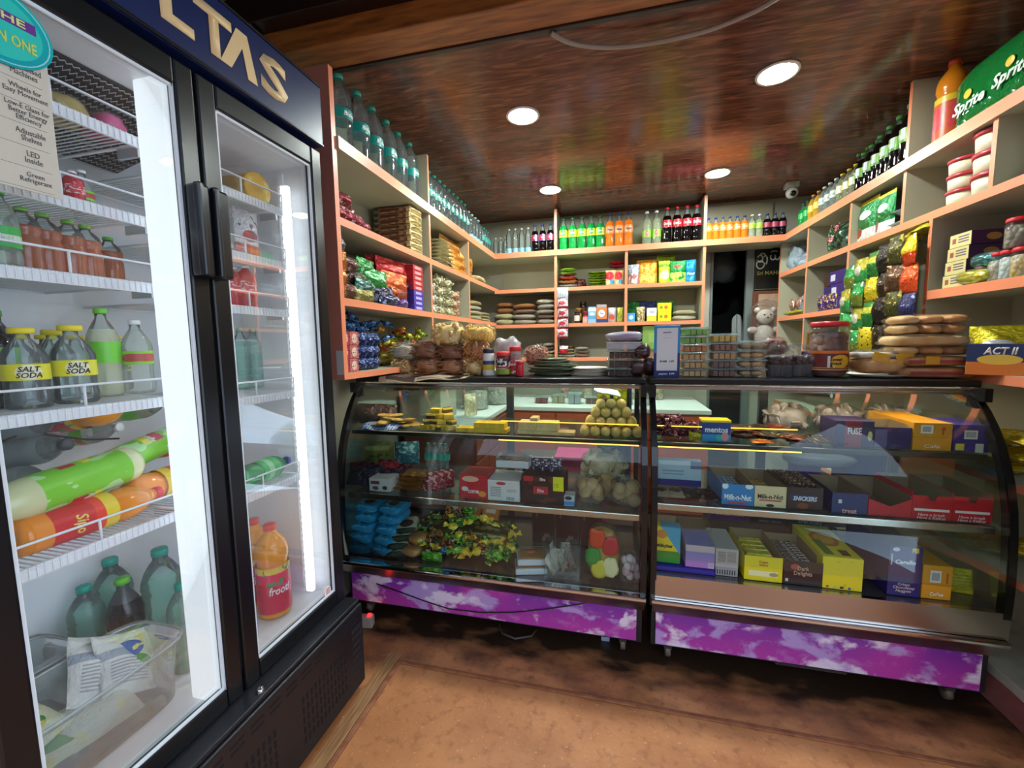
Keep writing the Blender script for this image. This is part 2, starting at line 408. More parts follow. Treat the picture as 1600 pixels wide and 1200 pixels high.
# beam across the shop front and the dark boards above it
BEAM = mat('A8642A', .4, var=('6A3A18', 6, .35, .7, (1, 9, 9)))
sstruct(MB().rbox(-1.9, 1.9, 1.62, 1.765, 2.672, 2.83, .004), 'trim_4', BEAM)
sstruct(MB().rbox(-1.9, 1.9, 1.765, 1.79, 2.665, 2.72, .003), 'trim_5', mat('2A1912', .4))
sstruct(MB().rbox(-1.9, 1.9, 1.55, 1.62, 2.76, 2.87, .004), 'trim_6', mat('24120C', .35))
pc = struct(link('ceiling', None, None, (0, 0, 2.9)))
for i in range(16):
    mb = MB(); mb.rbox(-1.9, 1.9, -1.4+i*.2+.002, -1.2+i*.2-.002, 0, .02, .002); mb.build('ceiling_board', mat('2E1812', .45, var=('1A0E0A', 5, .3, .7, (1, 12, 1))), pc)
# skirting and ledge along the right wall
sstruct(MB().rbox(1.445, 1.755, .9, 4.3, 0, .13, .004), 'baseboard_right', mat('A8645A', .5, var=('8A5048', 8, .3, .7)))
sstruct(MB().rbox(1.425, 1.755, .9, 4.3, .13, .17, .004), 'trim_7', mat('B9B2A0', .4, var=('9A917C', 8, .3, .7)))

# ================================================================== LIGHTS OF THE SHOP
LAMPP = [(-.495, 2.395, 'nearer the blue cooler'), (.758, 2.35, 'above the sweets counter on the right'), (-.507, 3.55, 'farther back on the left'), (.77, 3.56, 'farther back on the right')]
for x, y, w_ in LAMPP:
    t = thing('ceiling_light', 'round white LED ceiling downlight ' + w_, 'ceiling light', (x, y, ZC), group='LED downlights in the dark ceiling')
    MB().lathe([(.080, 0), (.092, 0), (.094, -.004), (.090, -.010), (.080, -.008)], 32, cap=False).build('trim_ring', mat('F2F2F0', .4), t)
    MB().lathe([(.0001, -.0075), (.08, -.0075), (.08, -.002), (.0001, -.002)], 32, cap=False).build('diffuser', emis('F4FFF9', 300), t)

# ================================================================== WALL SHELVING
def board(root, name, x0, x1, y0, y1, z0, z1, edge):
    fm = {'L': {3: 1}, 'B': {2: 1}, 'R': {5: 1}, 'E': {2: 1, 3: 1}}[edge]
    return wpart(MB().box(x0, x1, y0, y1, z0, z1, 0, fm), name, [CREAM, ORANGE], root)
TOPZ, S2Z, S3Z, S4Z = 2.295, 1.968, 1.628, 1.300
lu = thing('wall_shelf', 'cream shelf unit with salmon edges along the left wall', 'shelf unit', (XL-.16, 1.58, S4Z-.028))
wpart(MB().box(-1.80, XL, 1.572, 1.600, 1.272, 2.56, 0, {2: 2, 3: 1, 5: 1}), 'side_panel', [CREAM, ORANGE, mat('B87260', .45)], lu)  # front face darkened in colour for the weaker light on it
wpart(MB().box(-1.464, -1.452, 1.60, 4.33, 1.272, 2.66), 'back_panel', CREAM, lu)
for a, b in ((TOPZ-.05, TOPZ), (S2Z-.033, S2Z), (S3Z-.033, S3Z)):
    board(lu, 'shelf', -1.452, XL+(.012 if a > 2.2 else 0), 1.60, 4.33, a, b, 'L')
board(lu, 'shelf', -1.452, XL, 1.60, 2.50, S4Z-.028, S4Z, 'L'); board(lu, 'shelf', -1.452, XL, 2.522, 4.33, S4Z-.05, S4Z-.022, 'L')
for y, zs in ((2.50, ((S4Z-.028, S3Z-.033), (S3Z, S2Z-.033), (S2Z, TOPZ-.05), (TOPZ, 2.60))), (3.235, ((S3Z, S2Z-.033), (S2Z, TOPZ-.05)))):
    for a, b in zs: board(lu, 'divider', -1.452, XL, y, y+.022, a, b, 'L')
st_ = MB().box(-1.165, -1.133, 1.5705, 1.572, 1.295, 1.40); wpart(st_, 'paper_sticker', mat('B9B6B4', .6), lu)
bu = thing('wall_shelf', 'cream shelf unit with salmon edges across the back wall', 'shelf unit', (-.16, 4.16, S4Z-.05))
wpart(MB().box(XL, .80, 4.318, 4.33, 1.25, 2.66), 'back_panel', CREAM, bu)
wpart(MB().box(.80, 1.40, 4.30, 4.33, 2.30, 2.66), 'back_panel', CREAM, bu)
wpart(MB().box(XL+.012, XR-.012, YB-.012, 4.318, TOPZ-.05, TOPZ, 0, {2: 1}), 'shelf', [CREAM, ORANGE], bu)
B2, B3, B4 = 1.945, 1.605, 1.278
for a in (B2, B3, B4): board(bu, 'shelf', XL, .77, YB, 4.318, a-.033, a, 'B')
for x, zs in ((-.537, ((B4, B3-.033), (B3, B2-.033), (B2, TOPZ-.05), (TOPZ, 2.67))), (.112, ((B4, B3-.033), (B3, B2-.033), (B2, TOPZ-.05))), (.77, ((1.245, TOPZ-.05), (TOPZ, 2.67)))):
    for a, b in zs: board(bu, 'divider', x, x+.024, YB, 4.318, a, b, 'B')
ru = thing('wall_shelf', 'cream shelf unit with salmon edges along the right wall', 'shelf unit', (XR+.16, 2.9, .17))
T2, T3, T4 = 1.995, 1.615, 1.275
wpart(MB().box(1.742, 1.754, 1.2, 4.12, .17, 2.66), 'back_panel', CREAM, ru)
board(ru, 'shelf', XR-.012, 1.742, 1.2, 4.318, TOPZ-.045, TOPZ+.007, 'R')
board(ru, 'shelf', XR, 1.742, 1.2, 4.12, T2-.036, T2, 'R')
board(ru, 'shelf', XR, 1.742, 3.05, 4.12, T3-.033, T3, 'R'); board(ru, 'shelf', XR, 1.742, 1.2, 2.345, T3-.02, T3+.02, 'R')
board(ru, 'shelf', XR, 1.742, 1.2, 4.12, T4-.036, T4, 'R'); board(ru, 'shelf', XR, 1.742, 1.2, 4.12, .86, .89, 'R'); board(ru, 'shelf', XR, 1.742, 1.2, 4.12, .52, .55, 'R')
for y, zs in ((4.12, ((1.25, TOPZ-.045),)), (3.60, ((T4, T3-.033), (T3, T2-.036), (T2, TOPZ-.045))), (3.03, ((T4, T2-.036), (T2, TOPZ-.045))), (2.345, ((T4, T2-.036),)),
              (2.55, ((T2, TOPZ-.045), (TOPZ+.007, 2.67))), (2.045, ((T2, TOPZ-.045),)), (1.2, ((.17, 2.67),)), (3.03, ((.17, T4-.036),))):
    for a, b in zs: board(ru, 'divider', XR, 1.742, y, y+.022, a, b, 'R')

# ================================================================== BASE CABINETS BEHIND THE COUNTER
CAB = mat('C2552C', .42); CABD = mat('7C3A28', .45)
def cabinet(label, x0, x1, y0, y1, face, cols, col):
    t = thing('base_cabinet', label, 'cabinet', ((x0+x1)/2, (y0+y1)/2, 0))
    wpart(MB().box(x0, x1, y0, y1, .0, .835), 'body', col, t)
    for i in range(cols):
        for z0, z1, nm in ((.62, .815, 'drawer'), (.06, .60, 'door')):
            if face == 'y':
                a = x0+(x1-x0)*i/cols+.006; b = x0+(x1-x0)*(i+1)/cols-.006
                d = wpart(MB().rbox(a, b, y0-.018, y0, z0, z1, .003), nm, col, t); c = (a+b)/2; zz = z0+.62*(z1-z0)
                wpart(MB().tube([(c-.06, y0-.019, zz), (c-.055, y0-.04, zz), (c+.055, y0-.04, zz), (c+.06, y0-.019, zz)], .005), 'handle', CHROME, t, d)
            else:
                a = y0+(y1-y0)*i/cols+.006; b = y0+(y1-y0)*(i+1)/cols-.006
                d = wpart(MB().rbox(x1, x1+.018, a, b, z0, z1, .003), nm, col, t); c = (a+b)/2; zz = z0+.62*(z1-z0)
                wpart(MB().tube([(x1+.019, c-.06, zz), (x1+.04, c-.055, zz), (x1+.04, c+.055, zz), (x1+.019, c+.06, zz)], .005), 'handle', CHROME, t, d)
cabinet('orange base cabinet with drawers under the back worktop', -.875, .76, 3.52, 4.33, 'y', 4, CAB)
cabinet('reddish base cabinet along the left wall behind the counter', -1.46, -.905, 2.62, 3.48, 'x', 3, CABD)
o = MB().rbox(-.9, .77, 3.49, 4.33, .836, .872, .004); tag(o.build('worktop', WHITE), 'white worktop on the orange back cabinet', 'worktop')
o = MB().rbox(-1.46, -.902, 2.60, 4.33, .836, .872, .004); tag(o.build('worktop', WHITE), 'white worktop on the reddish left cabinet', 'worktop')

# ================================================================== DRINKS COOLER
FX, FY0, FY1, FXB = -1.06, .43, 1.405, -1.78
fr_ = thing('drinks_cooler', 'tall black two-door glass drinks cooler with navy header sign', 'refrigerator', ((FX+FXB)/2, (FY0+FY1)/2, 0))
FRB = mat('121215', .28, .1); FRW = mat('E9ECEE', .35); GASK = mat('D9DEE2', .5); NAVY = mat('10204E', .35)
IN0, IN1, INB = .47, 1.37, -1.62
b_ = MB(); b_.box(FXB, INB, FY0, FY1, .10, 2.15, 0, {3: 1}); b_.box(INB, FX-.035, FY0, IN0, .10, 2.15, 0, {4: 1}); b_.box(INB, FX-.035, IN1, FY1, .10, 2.15, 0, {2: 1})
b_.box(INB, FX-.035, IN0, IN1, 2.08, 2.15, 0, {0: 1}); b_.box(INB, FX-.035, IN0, IN1, .10, .425, 0, {1: 1})
wpart(b_, 'cabinet', [FRB, FRW], fr_)
wpart(MB().rbox(-1.15, -1.098, .845, .985, .426, 2.08, .006), 'mullion', FRW, fr_)
hd = wpart(MB().rbox(FXB, -1.045, FY0-.005, FY1, 2.152, 2.365, .006), 'header', NAVY, fr_)
wpart(MB().rbox(-1.0448, -1.040, FY0, FY1-.004, 2.152, 2.160, .002), 'header_lip', FRB, fr_); wpart(MB().rbox(-1.0448, -1.040, FY0, FY1-.004, 2.357, 2.365, .002), 'header_lip', FRB, fr_)
BEIGE = mat('E2C089', .5)
def hbox(px0, px1, py0, py1):   # box of the picture on the header face
    a, b = onx(px0, (py0+py1)/2, -1.045), onx(px1, (py0+py1)/2, -1.045); return a.y, b.y
zt_, zb_ = 2.322, 2.202
lets = [('L', .836, .918), ('T', .922, 1.032), ('S', 1.125, 1.236), ('O', .70, .82), ('V', .575, .69)]
for ch, a, b in lets:
    text(ch, b-a, zt_-zb_, BEIGE, hd, (-1.0445, (a+b)/2, (zt_+zb_)/2), R90, 'letter', bold=.035, depth=.001)
lam = MB(); y0, y1 = .990, 1.113; ym = (y0+y1)/2
ym = 1.066; lam.prism([(y0, zb_), (y0+.034, zb_), (ym-.001, zt_-.044), (y1-.034, zb_), (y1, zb_), (ym+.018, zt_), (ym-.018, zt_)], -1.0445, -1.0435, 'x'); wpart(lam, 'letter', BEIGE, fr_, hd)
# doors
for i, (a, b) in enumerate(((FY0+.005, .918), (.926, FY1-.002))):
    z0, z1 = .392, 2.138; fw = .052 if i else .056
    g0, g1 = (a+.053, b-.05) if i == 0 else (a+.053, b-.053)
    d = MB()
    for (ya, yb_, za, zb) in ((a, g0, z0, z1), (g1, b, z0, z1), (g0, g1, z0, z0+.055), (g0, g1, z1-.065, z1)): d.rbox(FX-.03, FX, ya, yb_, za, zb, .006)
    dr = wpart(d, 'door', FRB, fr_)
    wpart(MB().box(FX-.022, FX-.016, g0, g1, z0+.055, z1-.065), 'glass_pane', film(gloss=.35, opac=.012, rough=.01), fr_, dr)
    q = MB(); e = .007
    for (ya, yb_, za, zb) in ((g0-.002, g0+e, z0+.05, z1-.06), (g1-e, g1+.002, z0+.05, z1-.06), (g0, g1, z0+.05, z0+.055+e), (g0, g1, z1-.065-e, z1-.06)): q.rbox(FX-.014, FX-.006, ya, yb_, za, zb, .002)
    wpart(q, 'gasket', GASK, fr_, dr)
    ha = (.868, .905) if i == 0 else (.912, .958)
    hm = MB(); hm.rbox(FX, FX+.042, ha[0], ha[1], 1.605, 1.838, .008); hm.rbox(FX+.03, FX+.052, ha[0]-.004, ha[0]+.012, 1.605, 1.838, .005)
    wpart(hm, 'handle', mat('1A1A1E', .22), fr_, dr)
# foot panel with slots
kp = wpart(MB().rbox(FX-.04, -.988, FY0, FY1+.002, .035, .372, .006), 'foot_panel', mat('15151A', .4), fr_)
wpart(MB().rbox(FX-.03, -1.0, FY0, FY1, .374, .388, .003), 'ledge', mat('222228', .3), fr_)
s = MB()
for r_ in range(2):
    for k in range(14):
        y = FY0+.04+k*.066; s.box(-.9879, -.9872, y, y+.045, .338-r_*.02, .345-r_*.02)
for c in range(2):
    for k in range(12):
        y = .72+c*.34+k*.02
        for r_ in range(5): s.box(-.9879, -.9872, y, y+.008, .09+r_*.036, .115+r_*.036)
wpart(s, 'vent_slots', mat('020203', .8), fr_, kp, True)
s = MB()
for k in range(8):
    for r_ in range(7): s.box(-.9879, -.9872, 1.335+k*.008, 1.339+k*.008, .10+r_*.03, .118+r_*.03)
wpart(s, 'vent_holes', mat('2C2C30', .6), fr_, kp, True)
wpart(MB().lathe([(.011, .37), (.011, .395), (.007, .40)], 12, c=(-1.02, .935)), 'hinge_pin', CHROME, fr_)
for y in (.55, 1.3): 
    for x in (-1.2, -1.7): wpart(MB().lathe([(.02, 0), (.028, .006), (.03, .1)], 12, c=(x, y)), 'foot', FRB, fr_)
# lamps inside, and a glowing panel at the mullion
LED = emis('EAF6FF', 2.5)
wpart(MB().rbox(-1.175, -1.145, 1.318, 1.338, .45, 2.0, .004), 'led_glow_strip', LED, fr_)
wpart(MB().rbox(-1.152, -1.087, .836, .912, .43, 2.079, .003), 'led_glow_strip', emis('EAF6FF', .9), fr_)  # wide glowing panel stands in for the white door-glass border lit from inside
wpart(MB().rbox(-1.185, -1.160, .988, 1.0, .45, 2.0, .004), 'led_glow_strip', LED, fr_)
# fan grille: sloping honeycomb under the roof of the left side
fa, fb = Vector((-1.20, 0, 2.072)), Vector((-1.56, 0, 1.985)); fn = (fb-fa).cross(Vector((0, 1, 0))).normalized()
if fn.z > 0: fn = -fn
g = MB(); vs = [(fa.x, .475, fa.z), (fa.x, 1.06, fa.z), (fb.x, 1.06, fb.z), (fb.x, .475, fb.z)]; g.add(vs+[(x, y, z+.006) for x, y, z in vs], [(0, 1, 2, 3), (7, 6, 5, 4), (0, 4, 5, 1), (1, 5, 6, 2), (2, 6, 7, 3), (3, 7, 4, 0)]); wpart(g, 'fan_shroud', mat('2A2422', .6), fr_)
g = MB(); nr, nc = 14, 44
for j in range(nr+1):
    pts = []
    for i in range(nc*2+1):
        k = min(1, max(0, (j+(.28 if (i+j*0) % 2 else -.28)*(1 if j % 2 else -1))/nr)); q = fa.lerp(fb, k)+fn*.006; pts.append((q.x, .48+.57*i/(nc*2), q.z))
    g.tube(pts, .0013, 4, caps=False)
wpart(g, 'fan_grille', mat('B8B4B0', .4), fr_, None, True)
# wire racks
RACKW = mat('EEF1F3', .35)
def rack(y0, y1, z, xf=-1.165, xb=-1.60):
    t = wpart(MB().tube([(xf, y0, z), (xf, y1, z)], .005, 8).tube([(xb, y0, z), (xb, y1, z)], .004, 6).tube([(xf, y0, z), (xb, y0, z)], .004, 6).tube([(xf, y1, z), (xb, y1, z)], .004, 6), 'rack', RACKW, fr_)
    m = MB(); n = int((y1-y0)/.0125)
    for k in range(1, n): y = y0+(y1-y0)*k/n; m.tube([(xf, y, z+.004), (xb, y, z+.004)], .0021, 4, caps=False); 
    m.box(xf-.004, xf+.004, y0, y1, z-.022, z-.002)
    for k in range(1, n): y = y0+(y1-y0)*k/n; m.tube([(xf+.004, y, z+.004), (xf+.005, y, z-.02)], .0021, 4, caps=False)
    wpart(m, 'wire_grid', RACKW, fr_, t, True)
    q = MB(); zz = z+.052; q.tube([(xf, y0+.004, z), (xf, y0+.004, zz), (xf, y1-.004, zz), (xf, y1-.004, z)], .0032, 6)
    ym_ = y0+(y1-y0)*.52; q.tube([(xf, ym_, z), (xf, ym_, zz)], .0032, 6); wpart(q, 'guard_rail', RACKW, fr_, t)
    for y in (y0, y1): wpart(MB().box(xf-.10, xf-.03, y-.004, y+.004, z-.03, z-.006), 'bracket', mat('C9CED2', .3, .8), fr_, t)
LR = [1.945, 1.752, 1.585, 1.288, .970]; RR = [1.912, 1.722, 1.55, 1.253, .930]
for z in LR: rack(.475, .868, z)
for z in RR: rack(.955, 1.318, z)
for y, x in ((1.365, -1.21), (1.365, -1.5), (.474, -1.21)):
    m = MB(); m.box(x-.012, x+.012, y-.003, y+.003, .44, 2.06); p_ = wpart(m, 'rack_rail', RACKW, fr_)
    m = MB()
    for k in range(60): m.box(x-.004, x+.004, y-.0045, y-.003, .47+k*.026, .48+k*.026)
    wpart(m, 'slots', mat('3A3A3C', .6), fr_, p_, True)
# stickers on the left door
stk = wpart(MB().rbox(FX-.0155, FX-.0138, .45, .627, 1.72, 2.00, .004), 'feature_card', mat('C9BFAE', .5), fr_)
for k, (tx, n_) in enumerate((('Tropicalised\nMachines', 2), ('Wheels for\nEasy Movement', 2), ('Low-E Glass for\nBetter Energy\nEfficiency', 3), ('Adjustable\nShelves', 2), ('LED\nInside', 2), ('Green\nRefrigerant', 2))):
    zz = 1.940-k*.039; wd = (.05, .062, .062, .042, .025, .045)[k]; hh = .011*n_
    o = text(tx, wd, hh, '4A463E', stk, (FX-.0136, .590, zz), R90, 'card_text')
    wpart(MB().box(FX-.0138, FX-.0134, .46, .615, zz-.0205, zz-.0198), 'rule_line', mat('8A8478', .6), fr_, stk)
bd = MB(); pr = [(.078*math.cos(2*PI*k/32)+.558, .068*math.sin(2*PI*k/32)+2.003) for k in range(32)]
bd.prism(pr, FX-.013, FX-.0085, 'x'); bdo = wpart(bd, 'round_badge', pm('19B4B0', ('g', 'z', 0.9, 0.1, '0E9FA8'), ('e', 'y', .5, .4, 'z', .5, .4, '35C4B4'), rough=.25), fr_)
bd = MB(); bd.tube([(FX-.0085, (p[0]-.558)*.93+.558, (p[1]-2)*.93+2) for p in pr], .0012, 6, closed=True); wpart(bd, 'badge_rim', mat('8FE0DC', .3), fr_, bdo)
wpart(MB().box(FX-.0085, FX-.0078, .515, .612, 2.012, 2.030), 'badge_stripe', mat('6A2A8A', .4), fr_, bdo)
text('THE', .05, .013, 'D8E08A', bdo, (FX-.0074, .572, 2.021), R90, 'badge_text', bold=.02)
text('ALL IN ONE', .09, .02, 'C8D45A', bdo, (FX-.0082, .565, 1.985), R90, 'badge_text', bold=.02)
ro = MB(); ro.prism([(1.318+.018*math.cos(2*PI*k/20), .462+.022*math.sin(2*PI*k/20)) for k in range(20)], FX-.0155, FX-.014, 'x'); ro = wpart(ro, 'oval_sticker', mat('F0EFEC', .4), fr_)
for k in range(3): wpart(MB().box(FX-.014, FX-.0136, 1.307, 1.33, .455+k*.008, .459+k*.008), 'sticker_line', mat('C8503A', .5), fr_, ro)

# ================================================================== GLASS SHOWCASES
PROF = [(1.985, 1.222), (1.945, 1.185), (1.905, 1.142), (1.868, 1.092), (1.838, 1.04), (1.808, .975), (1.782, .90), (1.762, .81), (1.750, .71), (1.744, .61), (1.742, .52), (1.744, .44), (1.75, .36)]
GLS = film('F4FBF8', 'FFFFFF', .002, .55, .0)
def cloud_print(seed, n):
    m, nt, out = newmat('cloud_print_%d' % seed); L = nt.links.new; p = nd(nt, 'ShaderNodeBsdfPrincipled'); tc = nd(nt, 'ShaderNodeTexCoord'); rd = random.Random(seed)
    def fbm(sc, off, det, st):
        mp = nd(nt, 'ShaderNodeMapping'); mp.inputs['Scale'].default_value = st; mp.inputs['Location'].default_value = off
        no = nd(nt, 'ShaderNodeTexNoise'); setin(no, Scale=sc, Detail=det, Roughness=.55, Distortion=.25); L(tc.outputs['Object'], mp.inputs[0]); L(mp.outputs[0], no.inputs['Vector']); return no.outputs['Fac']
    def ss(f, a, b, hi=1.0):
        r = nd(nt, 'ShaderNodeMapRange', interpolation_type='SMOOTHSTEP'); setin(r, From_Min=a, From_Max=b); r.inputs[4].default_value = hi; L(f, r.inputs[0]); return r.outputs[0]
    def mix(f, a, b):
        x = nd(nt, 'ShaderNodeMix', data_type='RGBA'); L(f, x.inputs[0])
        for i, q in ((6, a), (7, b)):
            if isinstance(q, str): x.inputs[i].default_value = srgb(q)
            else: L(q, x.inputs[i])
        return x.outputs[2]
    sx = nd(nt, 'ShaderNodeSeparateXYZ'); L(tc.outputs['Generated'], sx.inputs[0])
    c = mix(ss(sx.outputs[2], .95, .1), '7A2E9C', 'B43CA0'); c = mix(ss(fbm(2.5, (seed, 0, 0), 1., (1, 1, 1)), .5, .65, .7), c, 'C23AA0')
    c = mix(ss(fbm(5.5, (seed*1.7, 3, 0), 5., (1, 1, 1.5)), .52, .60, .75), c, 'C0A8DC')
    c = mix(ss(fbm(5.0, (seed*2.3, 0, .4), 6., (1, 1, 1.4)), .545, .62, .92), c, 'EFDDEA'); c = mix(ss(fbm(16, (seed, 1, 0), 4., (1, 1, 1.2)), .55, .75, .35), c, 'C890C8')
    L(c, p.inputs['Base Color']); setin(p, Roughness=.25); p.inputs['Coat Weight'].default_value = .3; L(p.outputs[0], out.inputs[0]); return m
def showcase(label, x0, x1, fz, s2, seed, stops):
    t = thing('glass_showcase', label, 'display case', ((x0+x1)/2, 2.1, 0))
    yb = 2.42
    wpart(MB().rbox(x0, x1, 1.955, yb, 1.226, 1.252, .005), 'top_slab', BLACK, t)
    wpart(MB().rbox(x0, x1, 1.958, 1.975, 1.205, 1.222, .004), 'top_rail', STEEL, t)
    # curved front glass
    pts = [p for p in PROF if p[1] >= fz-.005]; n = len(pts); e = .004
    g = MB(); xs = (x0+.028, x1-.028)
    v = [(x, p[0], p[1]) for p in pts for x in xs]+[(x, p[0]+e, p[1]-.001) for p in pts for x in xs]
    f = []
    for i in range(n-1): f += [(2*i, 2*i+1, 2*i+3, 2*i+2), (2*n+2*i, 2*n+2*i+2, 2*n+2*i+3, 2*n+2*i+1)]
    g.add(v, f, 0, True); wpart(g, 'curved_glass', GLS, t)
    for x in (x0+.012, x1-.012):   # end frames and end panes
        fm = MB(); inner = [(p[0]+.034, p[1]-.012) for p in PROF[1:]]; 
        for i in range(len(PROF)-2):
            a, b = PROF[i+1], PROF[i+2]; ia, ib = inner[i], inner[i+1]
            fm.prism([a, b, ib, ia], x-.012, x+.012, 'x')
        fm.box(x-.012, x+.012, 1.905, yb, 1.175, 1.226); fm.box(x-.012, x+.012, yb-.04, yb, .30, 1.19); fm.box(x-.012, x+.012, 1.752, yb, .30, .36)
        ef = wpart(fm, 'end_frame', mat('0E0E10', .25), t)
        wpart(MB().prism([(p[0]+.03, p[1]-.01) for p in PROF[1:]]+[(yb-.03, .35), (yb-.03, 1.18)], x-.002, x+.002, 'x'), 'end_pane', GLS, t, ef)
    # back frame with sliding doors
    bf = MB(); bf.box(x0, x1, yb-.03, yb, 1.19, 1.226); bf.box(x0, x1, yb-.03, yb, .30, .36); xm = (x0+x1)/2; bf.box(xm-.02, xm+.02, yb-.03, yb, .36, 1.19)
    bf = wpart(bf, 'back_frame', mat('2A2E34', .35, .3), t)
    for a, b, y in ((x0+.025, xm+.02, yb-.012), (xm-.02, x1-.025, yb-.02)): wpart(MB().box(a, b, y-.002, y+.002, .36, 1.19), 'sliding_door', GLS, t, bf)
    # shelves
    for z, yf, nm in ((.985, 1.875, 'shelf'), (s2, 1.815, 'shelf')):
        sh = wpart(MB().box(x0+.026, x1-.026, yf, yb-.05, z-.012, z-.004, 0, {0: 1}), nm, [film('EAF4F4', 'FFFFFF', .03, .5, .02), film('EAF0F4', 'C8D0D8', .08, .5, .05)], t)
        wpart(MB().rbox(x0+.026, x1-.026, yf-.012, yf, z-(.022 if z > .9 else .03), z, .004), 'front_rail', mat('4A4846', .3, .9) if z > .9 else STEEL, t, sh)
        for x in (x0+.05, x1-.05): wpart(MB().rbox(x-.01, x+.01, yf+.03, yb-.06, z-.03, z-.013, .003), 'bracket', STEEL, t, sh)
    for a, b in stops:
        wpart(MB().rbox(a, b, 1.858, 1.8625, .9625, .967, .001), 'led_glow_strip', emis('FFB83A', 2.6), t)
        wpart(MB().rbox(a, b, 1.905, 1.909, 1.046, 1.050, .001), 'led_glow_strip', emis('FFB43A', 2.6), t)
    wpart(MB().rbox(x0+.04, x1-.04, 1.985, 1.997, 1.207, 1.219, .002), 'fill_tube', emis('FFE9C8', 42), t)  # unseen warm tube added behind the rail to brighten the case
    # floor tray, steel lip, printed skirt
    wpart(MB().box(x0+.026, x1-.026, 1.765, yb-.03, fz-.02, fz-.006), 'floor_tray', mat('7A7674', .25, .8), t)
    if fz > .4: wpart(MB().prism([(1.745, fz-.006), (1.765, fz-.006), (1.765, .34), (1.748, .34)], x0+.02, x1, 'x'), 'front_band', STEEL, t)
    wpart(MB().rbox(x0+.004, x1, 1.728, 1.79, .318, .338, .006), 'steel_lip', CHROME, t)
    wpart(MB().prism([(1.735, .318), (1.80, .318), (1.80, .258), (1.772, .258)], x0+.01, x1-.006, 'x'), 'steel_skirt', STEEL, t)
    wpart(MB().box(x0+.012, x1-.012, 1.80, yb-.01, .088, .32), 'plinth', mat('1C1C20', .5), t)
    wpart(MB().box(x0+.03, x1-.035, 1.792, 1.7995, .098, .262), 'printed_panel', cloud_print(seed, 6), t)
    for x in (x0+.09, x1-.09):
        for y in (1.86, 2.34):
            c = wpart(MB().prism([(y-.02, .04), (y+.02, .04), (y+.026, .088), (y-.026, .088)], x-.016, x+.016, 'x'), 'caster', mat('5A5048', .4, .5), t)
            w_ = MB(); w_.lathe([(.002, -.011), (.026, -.011), (.028, -.006), (.028, .006), (.026, .011), (.002, .011)], 16); o = wpart(w_, 'wheel', mat('6A5A4C', .5), t, c)
            o.matrix_local = Matrix.Translation((x, y, .0285)) @ Matrix.Rotation(R90, 4, 'Y')
    return t
U1 = (-1.34, .152); U2 = (.168, 1.385)
showcase('curved-glass showcase with purple cloud skirt next to the cooler', *U1, .345, .672, 3, [(-.52, .12)])
showcase('curved-glass showcase with purple cloud skirt by the right wall', *U2, .447, .732, 8, [(.2, .75)])
# ================================================================== GOODS: KINDS
CLEARB = film('F2FAFA', 'EEF6F6', .08, 1.0, .06); CLEAR = film('F8FCFC', 'F0F6F6', .025, .45, .08); BAG = film('FFFFFF', 'FFFFFF', .025, .5, .08, (22, .9, 3)); BAGM = film('FFFFFF', 'F4F4F2', .22, .7, .15, (18, .9, 3))
def prof_soda(R, H):
    return [(.55*R, 0), (.88*R, .006*H), (R, .04*H), (R, .16*H), (.93*R, .24*H), (.95*R, .36*H), (R, .40*H), (R, .62*H), (.93*R, .68*H), (.74*R, .76*H), (.48*R, .84*H), (.34*R, .88*H), (.33*R, .935*H)]
def prof_water(R, H, ribs=9):
    p = [(.6*R, 0), (.95*R, .01*H)]
    for k in range(ribs*2+1):
        z = .03+.60*k/(ribs*2); flat = .36 < z < .56
        p.append((R*(1 if (k % 2 or flat) else .94), z*H))
    return p+[(R, .66*H), (.95*R, .72*H), (.8*R, .79*H), (.55*R, .86*H), (.36*R, .90*H), (.35*R, .94*H)]
def prof_juice(R, H):
    return [(.6*R, 0), (.95*R, .015*H), (R, .05*H), (R, .52*H), (.90*R, .57*H), (.90*R, .60*H), (R, .65*H), (.99*R, .72*H), (.85*R, .80*H), (.6*R, .86*H), (.38*R, .90*H), (.36*R, .94*H)]
def cap_mesh(R, H, z, col, h=.06, k=.40):
    m = MB(); m.lathe([(k*R, z), (k*R, z+h*H*.85), (k*R*.9, z+h*H), (.0001, z+h*H)], 14)
    return M1(m, 'cap', mat(col, .35))
def bottle_kind(key, R, H, liquid, cap, label=None, name='soda_bottle', shape='soda', fill=.8, lab=(.40, .62), txt=None, tcol='FFFFFF', tw=1.5, n=18, clear=None, th=.09, vert=False, bold=.02, capk=.40):
    pr = {'soda': prof_soda, 'water': prof_water, 'juice': prof_juice}[shape](R, H)
    cl = clear or CLEARB
    mis = [0 if (pr[j][1]+pr[j+1][1])/2 < fill*H else 1 for j in range(len(pr)-1)]
    m = MB(); m.lathe(pr, n, mis=mis, cap=True)
    parts = [('body', M1(m, 'body', [liquid or cl, cl]), None), ('cap', cap_mesh(R, H, .935*H, cap, .075 if capk > .5 else .06, capk), None)]
    if label is not None:
        rr = R*1.012; q = MB(); q.lathe([(rr, lab[0]*H), (rr, lab[1]*H)], n, cap=False)
        parts.append(('label', M1(q, 'label', label), None))
        if txt:
            w = min(tw*R, 2.2*R); hh = th*H
            if vert: w, hh = tw*R, th*H
            tm = text_mesh(txt, w, hh, bend=rr*1.01, bold=bold, shear=.2).copy()
            zc = (lab[0]+lab[1])/2*H
            for v in tm.vertices: v.co.z += zc
            tm.materials.clear(); tm.materials.append(mat(tcol, .5)); parts.append(('label_text', tm, 2))
    kind(key, name, 'bottle', parts)
COLA = mat('0C0708', .08); ORNG = mat('E8701A', .12); GREENB = mat('12863A', .1); LIME = film('E8F2DC', 'DCE8C8', .25, .7, .06); PALE = film('EFF4E4', 'E4E8C8', .45, .7, .06)
TEAL = mat('15958A', .35)
